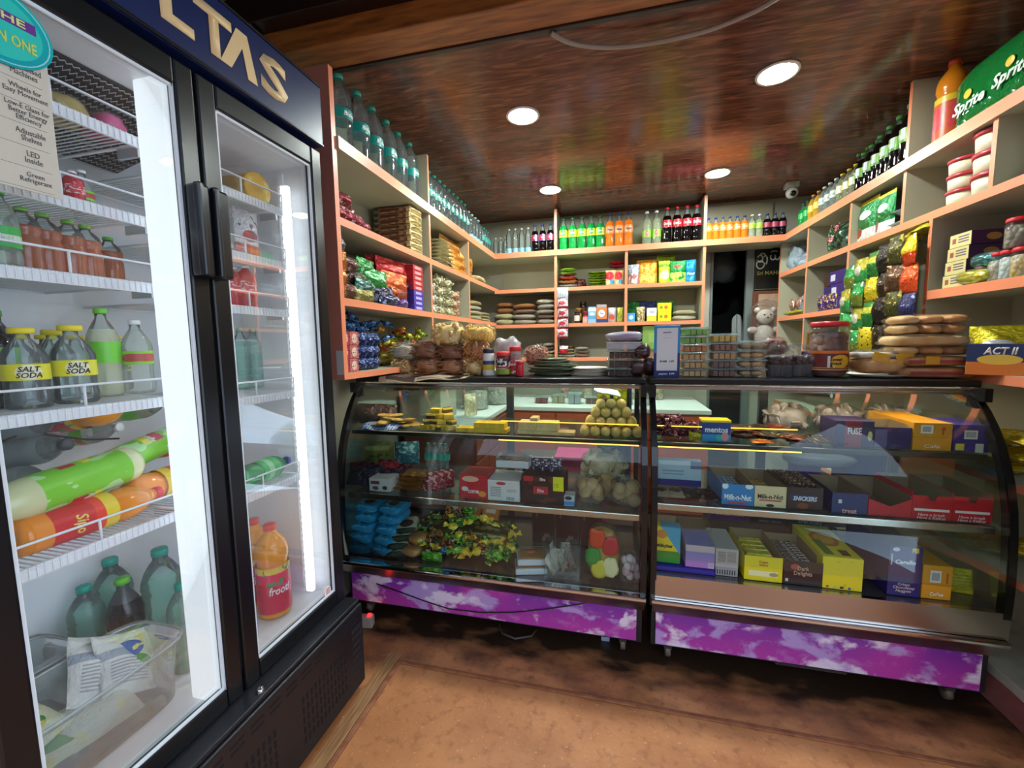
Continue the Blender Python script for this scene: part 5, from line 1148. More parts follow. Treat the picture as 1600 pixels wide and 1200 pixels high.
for i, (nm, cc) in enumerate(JL): jar('red-lid jar of '+nm+' sweets in the near right cubby', (1.475, onx((1541, 1561, 1579.5, 1598)[i], 420, 1.475).y, T3+.02), .0325, .112, 'D01E2A', CLEAR, None, crumbs(cc, 'E0D8C8' if i else '8A4A50', 45), group='red-lid sweet jars', cat='jar')
jar('red-lid jar standing on the other sweet jars', (1.475, onx(1590, 375, 1.475).y, T3+.133), .036, .112, 'D01E2A', CLEAR, None, crumbs('A8A088', '7A4A44', 45))
# near lowest shelf at the counter end
bp_ = pouch('green and yellow crisp pouch at the right counter end', 'packet', (1.54, 2.10, T4), .20, .19, .06, -R90+.7, foil('D8C81E', ('z', .0, .6, '2A8A3A'), ('e', 'x', .45, .25, 'z', .55, .14, 'E8E8E8'), ('z', 0, .2, 'C8D4D8')), 'crisp_pouch', seed=2, tilt=-.1)
carton('dark red box behind the popcorn box', (1.67, 1.98, T4), .16, .08, .16, -R90+.2, pm('6A1E24', ('n', 4, .6, '8A3A3A')))
t = carton('navy and orange popcorn box at the right edge of the counter', (1.482, 1.93, T4), .28, .10, .118, -.66, pm('1E2F5E', ('z', 0, .42, 'E07A1E'), ('e', 'x', .30, .2, 'z', .5, .16, 'E8C040'), ('e', 'x', .72, .2, 'z', .5, .16, 'E8C040')), ); text('ACT II', .085, .028, 'E8E4DC', t, (-.055, -.0506, .092), 0, 'lettering', bold=.03, shear=.2)
for i, (y, z, zz) in enumerate(((1.98, .89, 0), (1.90, .89, .06), (2.04, .89, .06), (1.95, .89, .12), (1.86, .89, .12), (2.02, .55, 0), (1.9, .55, .05), (2.4, .55, 0), (2.3, .55, .05))): pouch('yellow snack bag heaped on the low right shelf', 'packet', (1.50, y, z+zz), .15, .16, .06, -R90+random.uniform(-.4, .4), F('C8A81E', 'E8D860'), group='yellow bags on the low right shelf', seed=i, flat=True)

# ================================================================== ON THE COUNTER
CT = 1.2525
def C(x0, x1, y0, y1, off=0, d=.1, z=CT): return slot('y', 2.06+off, x0, x1, y0, y1, d, z)
nw = MB(); n = 10
vs = [(-1.19+.48*i/n, y+(.02*(i/n) if y < 2.2 else 0), CT+.001+(.006*math.sin(i*1.3) if 0 < i < n else 0)*(y < 2.2)-(.012 if (y < 1.98 and i < 3) else 0)*0) for y in (1.945, 2.35) for i in range(n+1)]
fv = [(x, y-.012, z-.03*(1-i/n)-.002) for i, (x, y, z) in enumerate(vs[:n+1])]; nw.add(fv+[(x, y, z+.002) for x, y, z in vs[:n+1]]+[(x, y-.002, z) for x, y, z in fv], [(i, i+1, n+2+i, n+1+i) for i in range(n)]+[(2*n+2+i, n+1+i, n+2+i, 2*n+3+i) for i in range(n)])
nw.add(vs+[(x, y, z+.002) for x, y, z in vs], [(i, i+1, n+2+i, n+1+i) for i in range(n)]+[(2*n+2+i, 3*n+3+i, 3*n+4+i, 2*n+3+i) for i in range(n)]+[(i, 2*n+2+i, 2*n+3+i, i+1) for i in range(n)])
tag(nw.build('newspaper', pm('C8B090', ('r', 'x', .08, .42, 'y', .02, .3, '5A463A'), ('l', 'x', .45, .95, 'y', .02, .9, 40, '8A7660'), ('l', 'x', .03, .4, 'y', .35, .95, 30, '8A7660'), rough=.7)), 'folded newspaper under the snack bags on the counter', 'newspaper')
SN = {k_: mat(a_, .5, var=(b_, 25, .35, .65)) for k_, a_, b_ in (('tan', 'BC8448', 'E4BC7A'), ('brown', '7E4C30', 'A8704A'), ('brown2', '9E5C34', 'C88A56'), ('yellow', 'D8A850', 'F0D898'), ('white', 'A89880', 'D8CCB8'), ('gold', 'D8AC50', 'F0DCA0'), ('noodle', 'D8A03A', 'F0D070'), ('orange', 'C87A3A', 'E8A868'))}
for (x0, x1, y0, y1, zz, f, lab, sd) in ((606, 641, 560, 585, 0, 'tan', 'bag of tan snack rings at the left end of the counter', 1), (641, 682, 557, 585, 0, 'brown2', 'bag of long brown sticks, second in the bottom row', 2), (684, 721, 560, 586, 0, 'brown2', 'bag of reddish brown mixture, third in the bottom row', 3), (721, 752, 561, 586, 0, 'yellow', 'bag of pale yellow mixture, fourth in the bottom row', 4),
        (604, 646, 534, 562, .075, 'white', 'bag of greyish white murukku on the tan bag', 5), (638, 682, 530, 562, .078, 'brown', 'bag of dark brown sticks in the middle row', 6), (678, 724, 534, 564, .074, 'brown', 'bag of dark brown chips in the middle row', 7),
        (668, 719, 501, 538, .16, 'gold', 'big bag of golden puffs on top of the brown bags', 9), (717, 766, 505, 538, .17, 'noodle', 'big bag of yellow crispy noodles on top', 10)):
    c, w, h, rz = C(x0, x1, y0, y1, .0 if zz == 0 else .03, .15, CT+.003+zz)
    bag(lab, c, w*1.04, .16, h, 0, SN[f], seed=sd, neck=sd in (5, 6, 7), shape={'tan': (70, 'ring', .013), 'brown2': (60, 'stick', .014), 'brown': (60, 'stick', .016), 'yellow': (90, 'noodle', .012), 'white': (70, 'stick', .012), 'gold': (70, 'puff', .016), 'noodle': (140, 'noodle', .014)}[f])
c, w, h, rz = C(722, 758, 533, 562, 0, .14, CT+.078)
t = thing('snack_bag', 'bag of orange spiral chakli above the yellow mixture', 'snack bag', c); CH = mat('D08A44', .5, bump=(60, .4, 2))
for i in range(3):
    for j in range(2):
        m = MB(); pts = [(.006*0+(.006+.0032*q*.55)*math.cos(q*.7), 0, (.006+.0032*q*.55)*math.sin(q*.7)) for q in range(19)]; m.tube(pts, .006, 6); o = m.build('spiral', CH, t); o.location = ((i-1)*w*.33, -.03+.004*i, .03+.045*j); o.rotation_euler = (random.uniform(-.3, .3), 0, i+j)
blob(w*.9, .09, h*.9, 3, .1).build('contents', SN['orange'], t).location = (0, .03, 0); blob(w*1.05, .15, h*1.05, 11, .15).build('clear_film', BAG, t)
jar('white mayonnaise jar with dark lid on the counter', C(752, 770, 547, 586, d=.06)[0], .031, .142, '1E2438', mat('E4E0D6', .3), pm('3A4A6A', ('z', 0, .5, 'D8B82A'), ('z', .85, 1, 'D8D8D8')), lz=(.22, .62), lh=.16)
jar('wide pickle jar with red lid beside the mayonnaise', C(772, 796, 552, 586, d=.07)[0], .040, .125, 'D8383A', mat('6A2A24', .3), pm('E0D8D0', ('n', 4, .5, '2A2A2A'), ('z', 0, .35, '8AA83A'), ('z', .38, .5, 'C83030')), lz=(.08, .72), lh=.18)
jar('tall red and clear jar behind the small red one', C(793, 813, 544, 586, .02, d=.07)[0], .033, .152, 'C82A30', film('F4ECEC', 'E0C8C8', .3, .8, .06), pm('D84048', ('n', 4, .55, 'F0E4E0')), crumbs('8A4A3A', 'C88A7A', 50), lz=(.08, .55), lh=.16)
jar('small plain red jar in front of the tall one', C(805, 816, 566, 587, -.03, d=.05)[0], .020, .078, 'C01E2A', mat('C8202C', .3), None, lh=.2)
bag('clear bag of reddish mixture behind the red jars', C(818, 852, 545, 572, .05, .14, CT+.05)[0], .13, .13, .11, 0, crumbs('A85A3A', 'C89070', 60), seed=21, shape=(90, 'puff', .008))
t = thing('plastic_bag', 'empty whitish plastic bag behind the pickle jars', 'plastic bag', C(765, 812, 530, 585, .12, .1)[0]); blob(.17, .10, .20, 30, .35, 28, 16, 2.2).build('film', film('FFFFFF', 'E0D8DC', .35, .8, .2, (10, 1.0, 3)), t)
for i in range(14):
    c, w, h, rz = C(818, 898, 560, 588, .02, .16); mtt = [mat('1E4A34', .4), mat('B8A88A', .5), mat('6A6A3A', .45), mat('2A5A3A', .4), mat('8A7A5A', .5)][i % 5]
    m = MB(); rr = .125-.004*abs(i-5)+random.uniform(-.006, .006); m.lathe([(.0001, 0), (rr, .001), (rr*1.01, .004), (.0001, .0055)], 28, cap=False); o = m.build('papad_pack', mtt); o.location = (c.x+random.uniform(-.012, .02), c.y+.03+random.uniform(-.01, .01), CT+.0006+i*.0062); o.rotation_euler = (0, random.uniform(-.01, .01), 0)
    tag(o, ('lowest', 'second', 'third', 'fourth', 'fifth', 'sixth', 'seventh', 'eighth', 'ninth', 'tenth', 'eleventh', 'twelfth', 'thirteenth', 'topmost')[i]+' round flat pack of the green papad pile', 'papad pack', 'pile of papad packs')
for i in range(6):
    c, w, h, rz = C(893, 947, 570, 588, .02, .14); m = MB(); m.lathe([(.0001, 0), (.10, .0005), (.102, .004), (.09, .006), (.0001, .0065)], 28, cap=False); o = m.build('flat_bread_pack', mat('D8CFBE' if i % 2 else 'B8A890', .4)); o.location = (c.x+random.uniform(-.01, .01), c.y+.03, CT+.0006+i*.0068)
    tag(o, ('lowest', 'second', 'third', 'fourth', 'fifth', 'topmost')[i]+' white round pack of the low pile on the counter', 'bread pack', 'low pile of white packs')
CHO = mat('3A241C', .4)
for i in range(3): clamshell(('lowest', 'middle', 'upper')[i]+' clear tray of dark chocolates left of the brown bags', C(949, 1000, 540, 587, .0, .13, CT+.0005+.043*i)[0], .165, .125, .043, 0, CHO, (5, 3), group='trays of dark chocolates')
t = thing('plastic_tub', 'shallow white plastic tub on the chocolate trays', 'tub', C(949, 1000, 540, 587, 0, .13, CT+.13)[0]); MB().rbox(-.08, .08, -.06, .06, 0, .035, .008).build('tub', film('F4F4F4', 'D8D8DC', .55, .8, .2), t); MB().rbox(-.084, .084, -.064, .064, .033, .037, .001).build('rim', film('F4F4F4', 'E8E8EC', .7, .8, .2), t)
bag('loose plastic bag with pink print on the white tub', C(949, 1003, 530, 552, .0, .12, CT+.168)[0], .175, .12, .05, 0, crumbs('C8B8B0', 'C83A8A', 12), seed=31, filmm=PLB, neck=False)
for i, (x0, x1, y0, y1, zz) in enumerate(((984, 1010, 560, 590, 0), (1004, 1030, 556, 588, .0), (990, 1018, 536, 562, .085))):
    c, w, h, rz = C(x0, x1, y0, y1, -.01+.03*(i == 1), .09, CT+.0005+zz); bag(('left', 'right', 'upper')[i]+' bag of dark brown jelly beside the payment sign', c, w, .09, h, 0, mat('3A1210', .2), seed=40+i, neck=i == 2)
# payment sign
c, w, h, rz = C(1022, 1063, 508, 590, -.03, .02)
t = thing('payment_sign', 'blue and white payment sign standing on the counter', 'sign', c)
MB().rbox(-w/2, w/2, -.004, .004, 0, h, .003, seg=1).build('panel', pm('1E2F6A', ('z', .47, 1, '1E86C0')), t); MB().rbox(-w/2*.80, w/2*.80, -.006, -.0042, h*.13, h*.95, .004, seg=1).build('white_card', mat('D8D6D4', .5), t)
text('paytm', w*.30, h*.035, '1E4A8A', t, (0, -.0066, h*.86), 0, 'sign_text', bold=.03); text('Accepted Here', w*.3, h*.018, '8A8A8E', t, (0, -.0066, h*.76), 0, 'sign_text'); text('BHIM   UPI', w*.55, h*.04, '5A5A5E', t, (0, -.0066, h*.31), 0, 'sign_text', shear=.2, bold=.02); text('paytm  UPI', w*.6, h*.045, 'F0F0F4', t, (0, -.0046, h*.065), 0, 'sign_text', bold=.03, shear=.1)
MB().prism([(-.05, 0), (-.02, h*.5), (.0, 0)], -.01, .01, 'x').build('stand_foot', mat('1E2F6A', .4), t).location = (0, .056, 0)
o = put('redj', 'bottle with red cap standing behind the payment sign', (c.x+.008, c.y+.10, CT), 0, None, (1.15, 1.15, 1.42)); 
for ch in o.children:
    if ch.name.startswith('cap'): me = ch.data.copy(); me.materials.clear(); me.materials.append(mat('C8202A', .35)); ch.data = me
    if ch.name.startswith('body'): me = ch.data.copy(); me.materials.clear(); me.materials.append(CLEAR); me.materials.append(CLEAR); ch.data = me
    if ch.name.startswith('label'): me = ch.data.copy(); me.materials.clear(); me.materials.append(mat('C8D0D4', .5)); ch.data = me
# stacks of sweet trays
S1 = [mat('D8B47A', .5), mat('D0A466', .5), mat('C89A60', .5), mat('B0703A', .5), mat('6A9A3A', .5), mat('7AA848', .5)]
def tstack(x0, x1, y0, n, foods, what, grp, names, ncell=(4, 2), round_=False, off=0):
    c, w, h, rz = C(x0, x1, y0, 590, off, .13)
    for i in range(n): clamshell(names[i]+' '+what, (c.x+random.uniform(-.003, .003), c.y, CT+.0005+i*h/n), w, .13, h/n, random.uniform(-.03, .03), foods[i], ncell, group=grp, round_=round_)
tstack(1066, 1110, 511, 6, S1, 'tray of the tall stack right of the payment sign', 'tall stack of sweet trays', ('lowest beige', 'second beige', 'third beige', 'brown', 'lower green', 'top green'))
tstack(1112, 1156, 521, 5, [mat('8A6450', .5), mat('7A5A50', .5), mat('C0925E', .5), mat('8A5A48', .5), mat('C8A04A', .5)], 'tray of the middle stack', 'middle stack of sweet trays', ('lowest brown', 'second greyish brown', 'third tan', 'fourth reddish', 'top yellow'), off=.01)
tstack(1156, 1201, 532, 4, [mat('D8B080', .55), mat('D8AC78', .55), mat('D2A474', .55), mat('A88468', .55)], 'tray of round biscuits in the short stack', 'short stack of biscuit trays', ('lowest', 'second', 'third', 'topmost'), (2, 2), True)
MUF = crumbs('2A1614', '4A2A24', 50)
for i, (x0, x1, y0, y1, d0) in enumerate(((1206, 1246, 540, 590, 0), (1240, 1282, 538, 590, .02))):
    c, w, h, rz = C(x0, x1, y0, y1, d0, .12); t = thing('muffin_pack', ('left', 'right')[i]+' plastic-wrapped dark chocolate muffins beside the biscuit trays', 'muffin pack', c)
    for k in (-1, 1):
        m = MB(); n = 24; vs = []
        for zz, rr in ((0, .024), (.055, .032)):
            for q in range(n*2): a = PI*q/n; r = rr*(1+(.05 if q % 2 else -.05)); vs.append((k*w*.24+r*math.cos(a), r*math.sin(a), zz))
        m.add(vs, [(q, (q+1) % (2*n), (q+1) % (2*n)+2*n, q+2*n) for q in range(2*n)], 0, False); m.build('paper_cup', mat('5A5654', .5), t)
        blob(.075, .075, .05, k+5, .15).build('muffin_top', MUF, t).location = (k*w*.24, 0, .05)
    blob(w*1.05, .12, h, 50+i, .22, 28, 14, 3).build('clear_wrap', BAG, t)
bag('clear bag of brown cookies behind the muffins', C(1195, 1232, 532, 560, .13, .1, CT+.09)[0], .13, .1, .09, 0, crumbs('5A2A20', '8A4A34', 45), seed=60)
pouch('dark purple packet between muffins and big jar', 'packet', C(1262, 1284, 556, 590, .05, .05)[0], .085, .115, .05, -.2, F('2E1E3E', '6A5A7A'), seed=2); pouch('yellow and black packet behind the big jar', 'packet', C(1266, 1290, 525, 590, .10, .05)[0], .10, .20, .05, .3, foil('D8A01E', ('z', 0, .5, '2A1E1E')), seed=3)
carton('plain red box at the back of the counter near the big jar', (1.52, 3.30, T4), .22, .14, .17, -R90, mat('B82A22', .5))
c, w, h, rz = C(1281, 1345, 501, 590, -.02, .2)
t = jar('big clear jar of brown snacks with red lid', (c.x, c.y, CT), w/2, h, 'C81E28', CLEAR, pm('6A2418', ('z', .86, 1, 'D8701E'), ('e', 'x', .62, .26, 'z', .5, .30, 'E0A82A'), ('r', 'x', .30, .36, 'z', .2, .75, 'D8D4D0'), ('z', .08, .13, 'D8A060'), ('z', .18, .21, 'D8A060'), ('e', 'x', .46, .05, 'z', .3, .1, 'E8C83A')), crumbs('5A4038', '8A5A48', 28), lz=(.10, .48), txt='Sweet\nSnack', tcol='3A1A10', tw=.62, thh=.13, lh=.09)
# bread and buns
BR1 = mat('B8783E', .45, var=('D8A868', 14, .35, .7)); BR2 = mat('C89A58', .45, var=('E0C08A', 14, .35, .7))
c, w, h, rz = C(1345, 1432, 548, 590, -.01, .17)
t = thing('serving_plate', 'white round plate under the bagged loaf', 'plate', (c.x, c.y, CT)); MB().lathe([(.05, 0), (.09, .002), (.115, .012), (.117, .014), (.09, .006), (.0001, .004)], 32, cap=False).build('plate', mat('DAD8D4', .25), t)
t = thing('bread_bag', 'bagged brown loaf with yellow tape on the white plate', 'bread', (c.x, c.y, CT+.0145)); blob(w*.98, .15, h*.62, 61, .08, 24, 12, 3.2).build('loaf', BR1, t); MB().rbox(-w*.46, w*.46, -.06, .06, h*.60, h*.80, .01).build('paper_sleeve', mat('C8C0B8', .5), t)
for k, (x, a) in enumerate(((-.02, .25), (w*.33, -.3))): o = MB().rbox(-.032, .032, -.004, .0, -.02, .02, .002).build('tape', mat('E0A81A', .35), t); o.location = (x, -.072, h*.62); o.rotation_euler = (0, a, 0)
blob(w*1.04, .165, h*.9, 62, .14, 28, 14, 3.2).build('clear_film', BAG, t)
names = ('lowest', 'second', 'third', 'fourth', 'fifth', 'topmost'); zc = CT+.0005
for i, (x0, x1, hh, kindb) in enumerate(((1410, 1545, .052, 'slab'), (1408, 1540, .045, 'slab'), (1398, 1536, .040, 'bun'), (1392, 1534, .050, 'slab'), (1400, 1525, .043, 'bun'), (1400, 1528, .040, 'bun'))):
    c, w, h, rz = C(x0, x1, 540, 580, -.03+.004*i, .16, zc); w *= .93
    t = thing('bread_bag', names[i]+' bread bag of the tall bread stack by the right shelf', 'bread', c, random.uniform(-.04, .04), 'tall bread stack')
    if kindb == 'slab':
        blob(w*.95, .15, hh*.9, 70+i, .06, 28, 10, 4.5).build('loaf', BR2 if i == 3 else BR1, t)
        if i < 2: MB().box(-w*.42, w*.42, -.0775, -.0768, hh*.3, hh*.55).build('red_print', mat('A83A3A', .5), t); 
        if i == 1: MB().box(-w*.2, -w*.02, -.0785, -.0778, hh*.15, hh*.9).build('tape', mat('E0A81A', .35), t)
    else:
        for k in range(3): blob(w*.33, .14, hh*.95, 80+i*3+k, .08, 16, 8, 2.6).build('bun', BR1 if k else BR2, t).location = ((k-1)*w*.31, 0, 0)
    blob(w*1.03, .165, hh, 90+i, .16, 28, 12, 3.5).build('clear_film', BAG, t); zc += hh*.97
# ================================================================== INSIDE THE COOLER
def FP(px, py, x): return onx(px, py, x)
def fput(key, label, px, py, x, z, rz=R90, scale=None, grp=None): q = FP(px, py, x); return put(key, label, (x, q.y, z), rz, grp, scale)
r4, r3, r2, r1, r5 = LR[3]+.007, LR[2]+.007, LR[1]+.007, LR[0]+.007, LR[4]+.007
fput('salt', 'left yellow-cap salt soda bottle in the left cooler door', 43, 600, -1.23, r4, R90-.35, 1.0); fput('salt', 'middle yellow-cap salt soda bottle, partly hidden', 92, 600, -1.315, r4, R90-.35, 1.0); fput('salt', 'right yellow-cap salt soda bottle in the left cooler door', 119, 600, -1.23, r4, R90-.35, 1.05)
fput('lemonf', 'green-cap soda bottle with lime label beside the salt sodas', 165, 570, -1.33, r4, R90-.4, .98); fput('clearf', 'white-cap clear bottle with small lime label on the same rack', 217, 580, -1.30, r4, R90-.4, .98)
fput('jeera', 'dark lime-label bottle at the left edge of the cooler rack', 2, 590, -1.30, r4, R90-.3, .95)
for i, (px, x) in enumerate(((30, -1.42), (75, -1.44), (120, -1.43), (180, -1.45))): fput('salt', 'yellow-cap bottle in the rear row of the salt soda rack', px, 560, x, r4, R90, .95, 'rear row of the salt soda rack')
for i, px in enumerate((42, 74, 112, 138)): fput('brownf', ORD[i]+' small brown drink bottle with green cap in the cooler', px, 410, -1.30-.012*i, r3, R90, 1.0, 'small brown drink bottles')
fput('spritef', 'clear bottle with green label at the cooler left edge', 8, 400, -1.23, r3, R90-.3, .72)
fput('brownf', 'brown drink bottle with green cap standing farther right', 172, 410, -1.42, r3, R90, 1.0)
fput('clearf', 'white-cap bottle on the upper left cooler rack', 131, 310, -1.36, r2, R90, .62); fput('redj', 'reddish small bottle on the upper left cooler rack', 118, 320, -1.28, r2, R90, .55)
t = bag('pinkish wrapped pack on the top left cooler rack', (-1.27, .84, r1), .07, .12, .065, R90, mat('D85A8A', .4), seed=3, neck=False, cat='packet', name='wrapped_pack'); bag('yellowish wrapped pack on the top left cooler rack', (-1.28, .755, r1), .10, .13, .068, R90, mat('C0A85A', .4), seed=4, neck=False, cat='packet', name='wrapped_pack')
# bottles lying on the fifth rack: base and direction
def lying(key, label, p0, p1, x0, x1, z0, z1, scale=1.0, spin=0):
    a = FP(*p0, x0); b = FP(*p1, x1); a.z = z0; b.z = z1; d = (b-a).normalized()
    q = Vector((0, 0, 1)).rotation_difference(d).to_matrix() @ Matrix.Rotation(spin, 3, 'Z')
    return put(key, label, a, q.to_euler(), None, scale)
lying('sipo', 'orange drink bottle with red cap lying at the front of the rack', (20, 865), (195, 815), -1.21, -1.21, r5+.050, r5+.05, 1.05, 1.6)
lying('sipo', 'orange drink bottle lying to the right on the same rack', (330, 780), (120, 830), -1.27, -1.24, r5+.055, r5+.06, 1.05, 1.2)
lying('nimbu', 'lime-label lemon drink bottle lying on the orange one', (212, 770), (20, 830), -1.25, -1.22, r5+.14, r5+.125, 1.15, .4)
lying('nimbu', 'second lime-label lemon drink bottle lying farther right', (175, 765), (262, 722), -1.32, -1.34, r5+.13, r5+.16, .95, .4)
for i, (px, py, cz, kk, lab, x) in enumerate(((30, 730, .19, 'greyf', 'grey clear bottle lying cap outward, upper left in the pile', -1.40), (60, 750, .12, 'greyf', 'grey clear bottle lying cap outward below it', -1.36), (25, 790, .05, 'greyf', 'grey clear bottle lying lowest at the left', -1.36), (80, 705, .20, 'frooti', 'amber bottle with red cap lying in the bottle pile', -1.50), (140, 745, .14, 'clearf', 'white-cap bottle lying in the middle of the bottle pile', -1.46), (185, 700, .19, 'lemonf', 'green-cap bottle lying in the bottle pile', -1.52), (250, 770, .05, 'sipo', 'orange bottle lying deep in the pile', -1.50))):
    q = FP(px, py, x); L_ = KINDS[kk]; put(kk, lab, (-1.585, q.y, r5+.045+cz), (R90*.9, 0, R90+.25), None, .95)
m = MB(); m.tube([(-1.45, .60, r5+.20), (-1.42, .70, r5+.24), (-1.38, .80, r5+.20), (-1.36, .86, r5+.19)], .003, 6); tag(m.build('cable', BLACK), 'thin black cable lying over the bottle pile', 'cable')
# floor of the left side
fz = .427
fput('waterf', 'large clear bottle with handle cap at the cooler floor', 250, 870, -1.40, fz, R90, 1.2); fput('waterf', 'greenish water bottle with teal cap on the cooler floor', 284, 930, -1.285, fz, R90, .92)
fput('jeeraf', 'black fizzy drink bottle with green cap on the cooler floor', 190, 900, -1.45, fz, R90-.45, 1.0); fput('waterf', 'clear bottle behind the black fizzy drink', 172, 880, -1.555, fz, R90, 1.1); fput('waterf', 'clear bottle far left on the cooler floor', 128, 900, -1.545, fz, R90, .95)
TUB = film('F2F8F8', 'DCE8E8', .18, .8, .12)
def tub(label, x0, x1, y0, y1, h, bulge=.03):
    t = thing('plastic_tub', label, 'tub', ((x0+x1)/2, (y0+y1)/2, fz)); a, b = (x1-x0)/2, (y1-y0)/2; n = 40; vs = []
    for k, z in ((.84, 0), (.90, .004), (.97, h*.75), (1.0, h*.88), (1.05, h*.885), (1.05, h*.93), (1.0, h)):
        for i in range(n):
            q = 2*PI*i/n; cx, sx = math.cos(q), math.sin(q); e = .42; vs.append((a*k*math.copysign(abs(cx)**e, cx), b*k*math.copysign(abs(sx)**e, sx), z))
    m = MB(); m.add(vs, [(j*n+i, j*n+(i+1) % n, (j+1)*n+(i+1) % n, (j+1)*n+i) for j in range(6) for i in range(n)]+[tuple(range(n))[::-1]], 0, True); m.build('tub_wall', TUB, t)
    m = MB(); m.tube([(v[0]*1.0, v[1], h*.93) for v in vs[5*n:6*n]], .0035, 6, closed=True); m.build('rim', film('F4FAFA', 'E8F2F2', .45, .9, .1), t)
    return t
tub('clear oblong plastic tub holding milk sachets in the cooler', -1.39, -1.18, .485, .865, .19); tub('second clear plastic tub behind it in the cooler', -1.60, -1.42, .50, .76, .19)
MILK = foil('DCDCC8', ('n', 3, .6, 'E8E0A0'), rough=.35, metal=0); MILKP = foil('E4E6E0', ('z', .55, .7, 'A8B4C0'), ('l', 'x', .15, .85, 'z', .15, .5, 22, 'B0B0B8'), rough=.35, metal=0); MILKG = foil('E0E4C0', ('e', 'x', .5, .35, 'z', .4, .2, '3A9A3A'), ('e', 'x', .5, .25, 'z', .7, .15, '3A6AB0'), ('n', 3, .6, 'E8E07A'), rough=.35, metal=0)
def milk(label, y, x, z, w, h, rot, m, seed): 
    key = (seed, id(m)); me = pouch_mesh(seed+1, 12, 12).mesh('sachet'); me.materials.append(m); tag(link('milk_sachet', me, None, (x, y, z+.03), (rot[0]*1.6, rot[1], rot[2]), (w*1.15, .055, h*1.05)), label, 'sachet', None)
milk('white printed milk sachet leaning upright in the tub', .70, -1.27, fz+.05, .13, .19, (-.6, .6, R90-.2), MILKP, 1); milk('second printed milk sachet lying beside the upright one', .76, -1.26, fz+.03, .12, .17, (-.5, .5, R90), MILKP, 2)
milk('yellow and green milk sachet at the left of the tub', .575, -1.25, fz+.06, .11, .13, (-.8, -.3, R90), MILKG, 3); milk('yellow milk sachet with blue oval in the tub', .62, -1.215, fz+.02, .13, .13, (-.9, .2, R90+.1), MILKG, 4); milk('plain pale milk sachet low in the tub', .69, -1.22, fz+.008, .13, .11, (-.6, .1, R90), MILK, 5); milk('pale milk sachet at the right end of the tub', .775, -1.30, fz+.01, .12, .15, (-.3, .2, R90-.3), MILKG, 0)
# right door
t = thing('sweets_tin', 'round yellow tin lying on its side on the top right rack', 'tin', (-1.22, FP(401, 289, -1.22).y, RR[0]+.057+.006)); m = MB(); m.lathe([(.052, -.20), (.052, -.003), (.056, 0), (.056, .004), (.050, .006), (.046, .003), (.0001, .003)], 32); o = m.build('tin', pm('D8A82A', ('n', 3, .6, 'E8C860')), t); o.rotation_euler = (0, R90, 0)
text('Gold', .05, .02, 'C89A1E', t, (.006, 0, 0), R90, 'embossed_text')
pk_ = pouch('white snack packet with red print on the second right rack', 'packet', (-1.24, FP(385, 365, -1.24).y, RR[1]+.007), .10, .165, .04, R90, foil('D8D8DA', ('z', 0, .28, 'C03A44'), ('e', 'x', .5, .3, 'z', .45, .12, 'B84A50'), ('n', 6, .62, '8A6A6A')), seed=2)
fput('redj', 'red juice bottle with white cap on the third right rack', 385, 450, -1.24, RR[2]+.007, R90, .85); fput('redj', 'second red juice bottle farther left on that rack', 366, 450, -1.26, RR[2]+.007, R90, .8)
for i, px in enumerate((378, 398, 418)): fput('waterf', ORD[i]+' frosted greenish bottle behind misted glass, right door', px, 570, -1.38, RR[3]+.007, R90, (.66, .66, .78), 'frosted greenish bottles')
lying('greenf', 'green soda bottle with blue cap lying on the fifth right rack', (378, 748), (452, 722), -1.20, -1.24, RR[4]+.05, RR[4]+.045, .88, 0)
fput('frooti', 'red-label mango drink bottle on the right cooler floor', 427, 900, -1.22, fz, R90-.45, 1.12); fput('frooti', 'second mango drink bottle behind it on the cooler floor', 400, 880, -1.345, fz, R90-.45, 1.08)

# ================================================================== INSIDE THE LEFT SHOWCASE
Z1, Z2a, Z2b, Z3a, Z3b = .986, .673, .733, .340, .442
def D(x0, x1, y0, y1, z, Y=1.90, d=.1): return slot('y', Y, x0, x1, y0, y1, d, z)
for i in range(5): pouch(ORD[i]+' dark snack packet from the left end of the top tray', 'packet', D(530+14*i, 556+14*i, 640, 672, Z1, 2.0+.03*(i % 2), .05)[0], .10, .11, .05, random.uniform(-.3, .3), F('2A1E24', '5A3A3A'), group='dark packets at the left end', seed=i, tilt=-.4)
m = MB(); n = 8; vs = [(-1.28+.20*i/n, 1.89+.16*j/4, Z1+.012+.008*math.sin(i*1.1+j)-.02*(j == 0)) for j in range(5) for i in range(n+1)]; m.add(vs+[(x, y, z+.003) for x, y, z in vs], [(j*(n+1)+i, j*(n+1)+i+1, (j+1)*(n+1)+i+1, (j+1)*(n+1)+i) for j in range(4) for i in range(n)]+[(5*(n+1)+j*(n+1)+i, 5*(n+1)+(j+1)*(n+1)+i, 5*(n+1)+(j+1)*(n+1)+i+1, 5*(n+1)+j*(n+1)+i+1) for j in range(4) for i in range(n)], 0, True)
tag(m.build('checked_cloth', pm('4A6AB0', *[('x', k/12, k/12+.02, 'B8C8E8') for k in range(1, 12)], *[('y', k/8, k/8+.03, 'B8C8E8') for k in range(1, 8)])), 'blue checked cloth at the left end of the top tray', 'cloth')
COOK = mat('B8964A', .5, var=('8A6A34', 20, .4, .7))
for i in range(14):
    a = random.Random(i); m = blob(.10, .06, .014, i, .2); o = m.build('flat_sweet', COOK); c = D(575, 632, 655, 674, Z1)[0]; o.location = (c.x+a.uniform(-.10, .10), 1.93+a.random()*.10, Z1+.012*(i//3)); o.rotation_euler = (a.uniform(-.1, .1), a.uniform(-.15, .15), a.random()*3); tag(o, 'flat golden brown sweet strip piled on the top tray', 'sweet', 'pile of flat brown sweets')
KAJ = pm('5A3A1E', ('z', .62, 1, 'D8B83A'), rough=.45); KAJY = mat('D8B83A', .45, var=('B8962A', 30, .4, .7))
cnt = 0
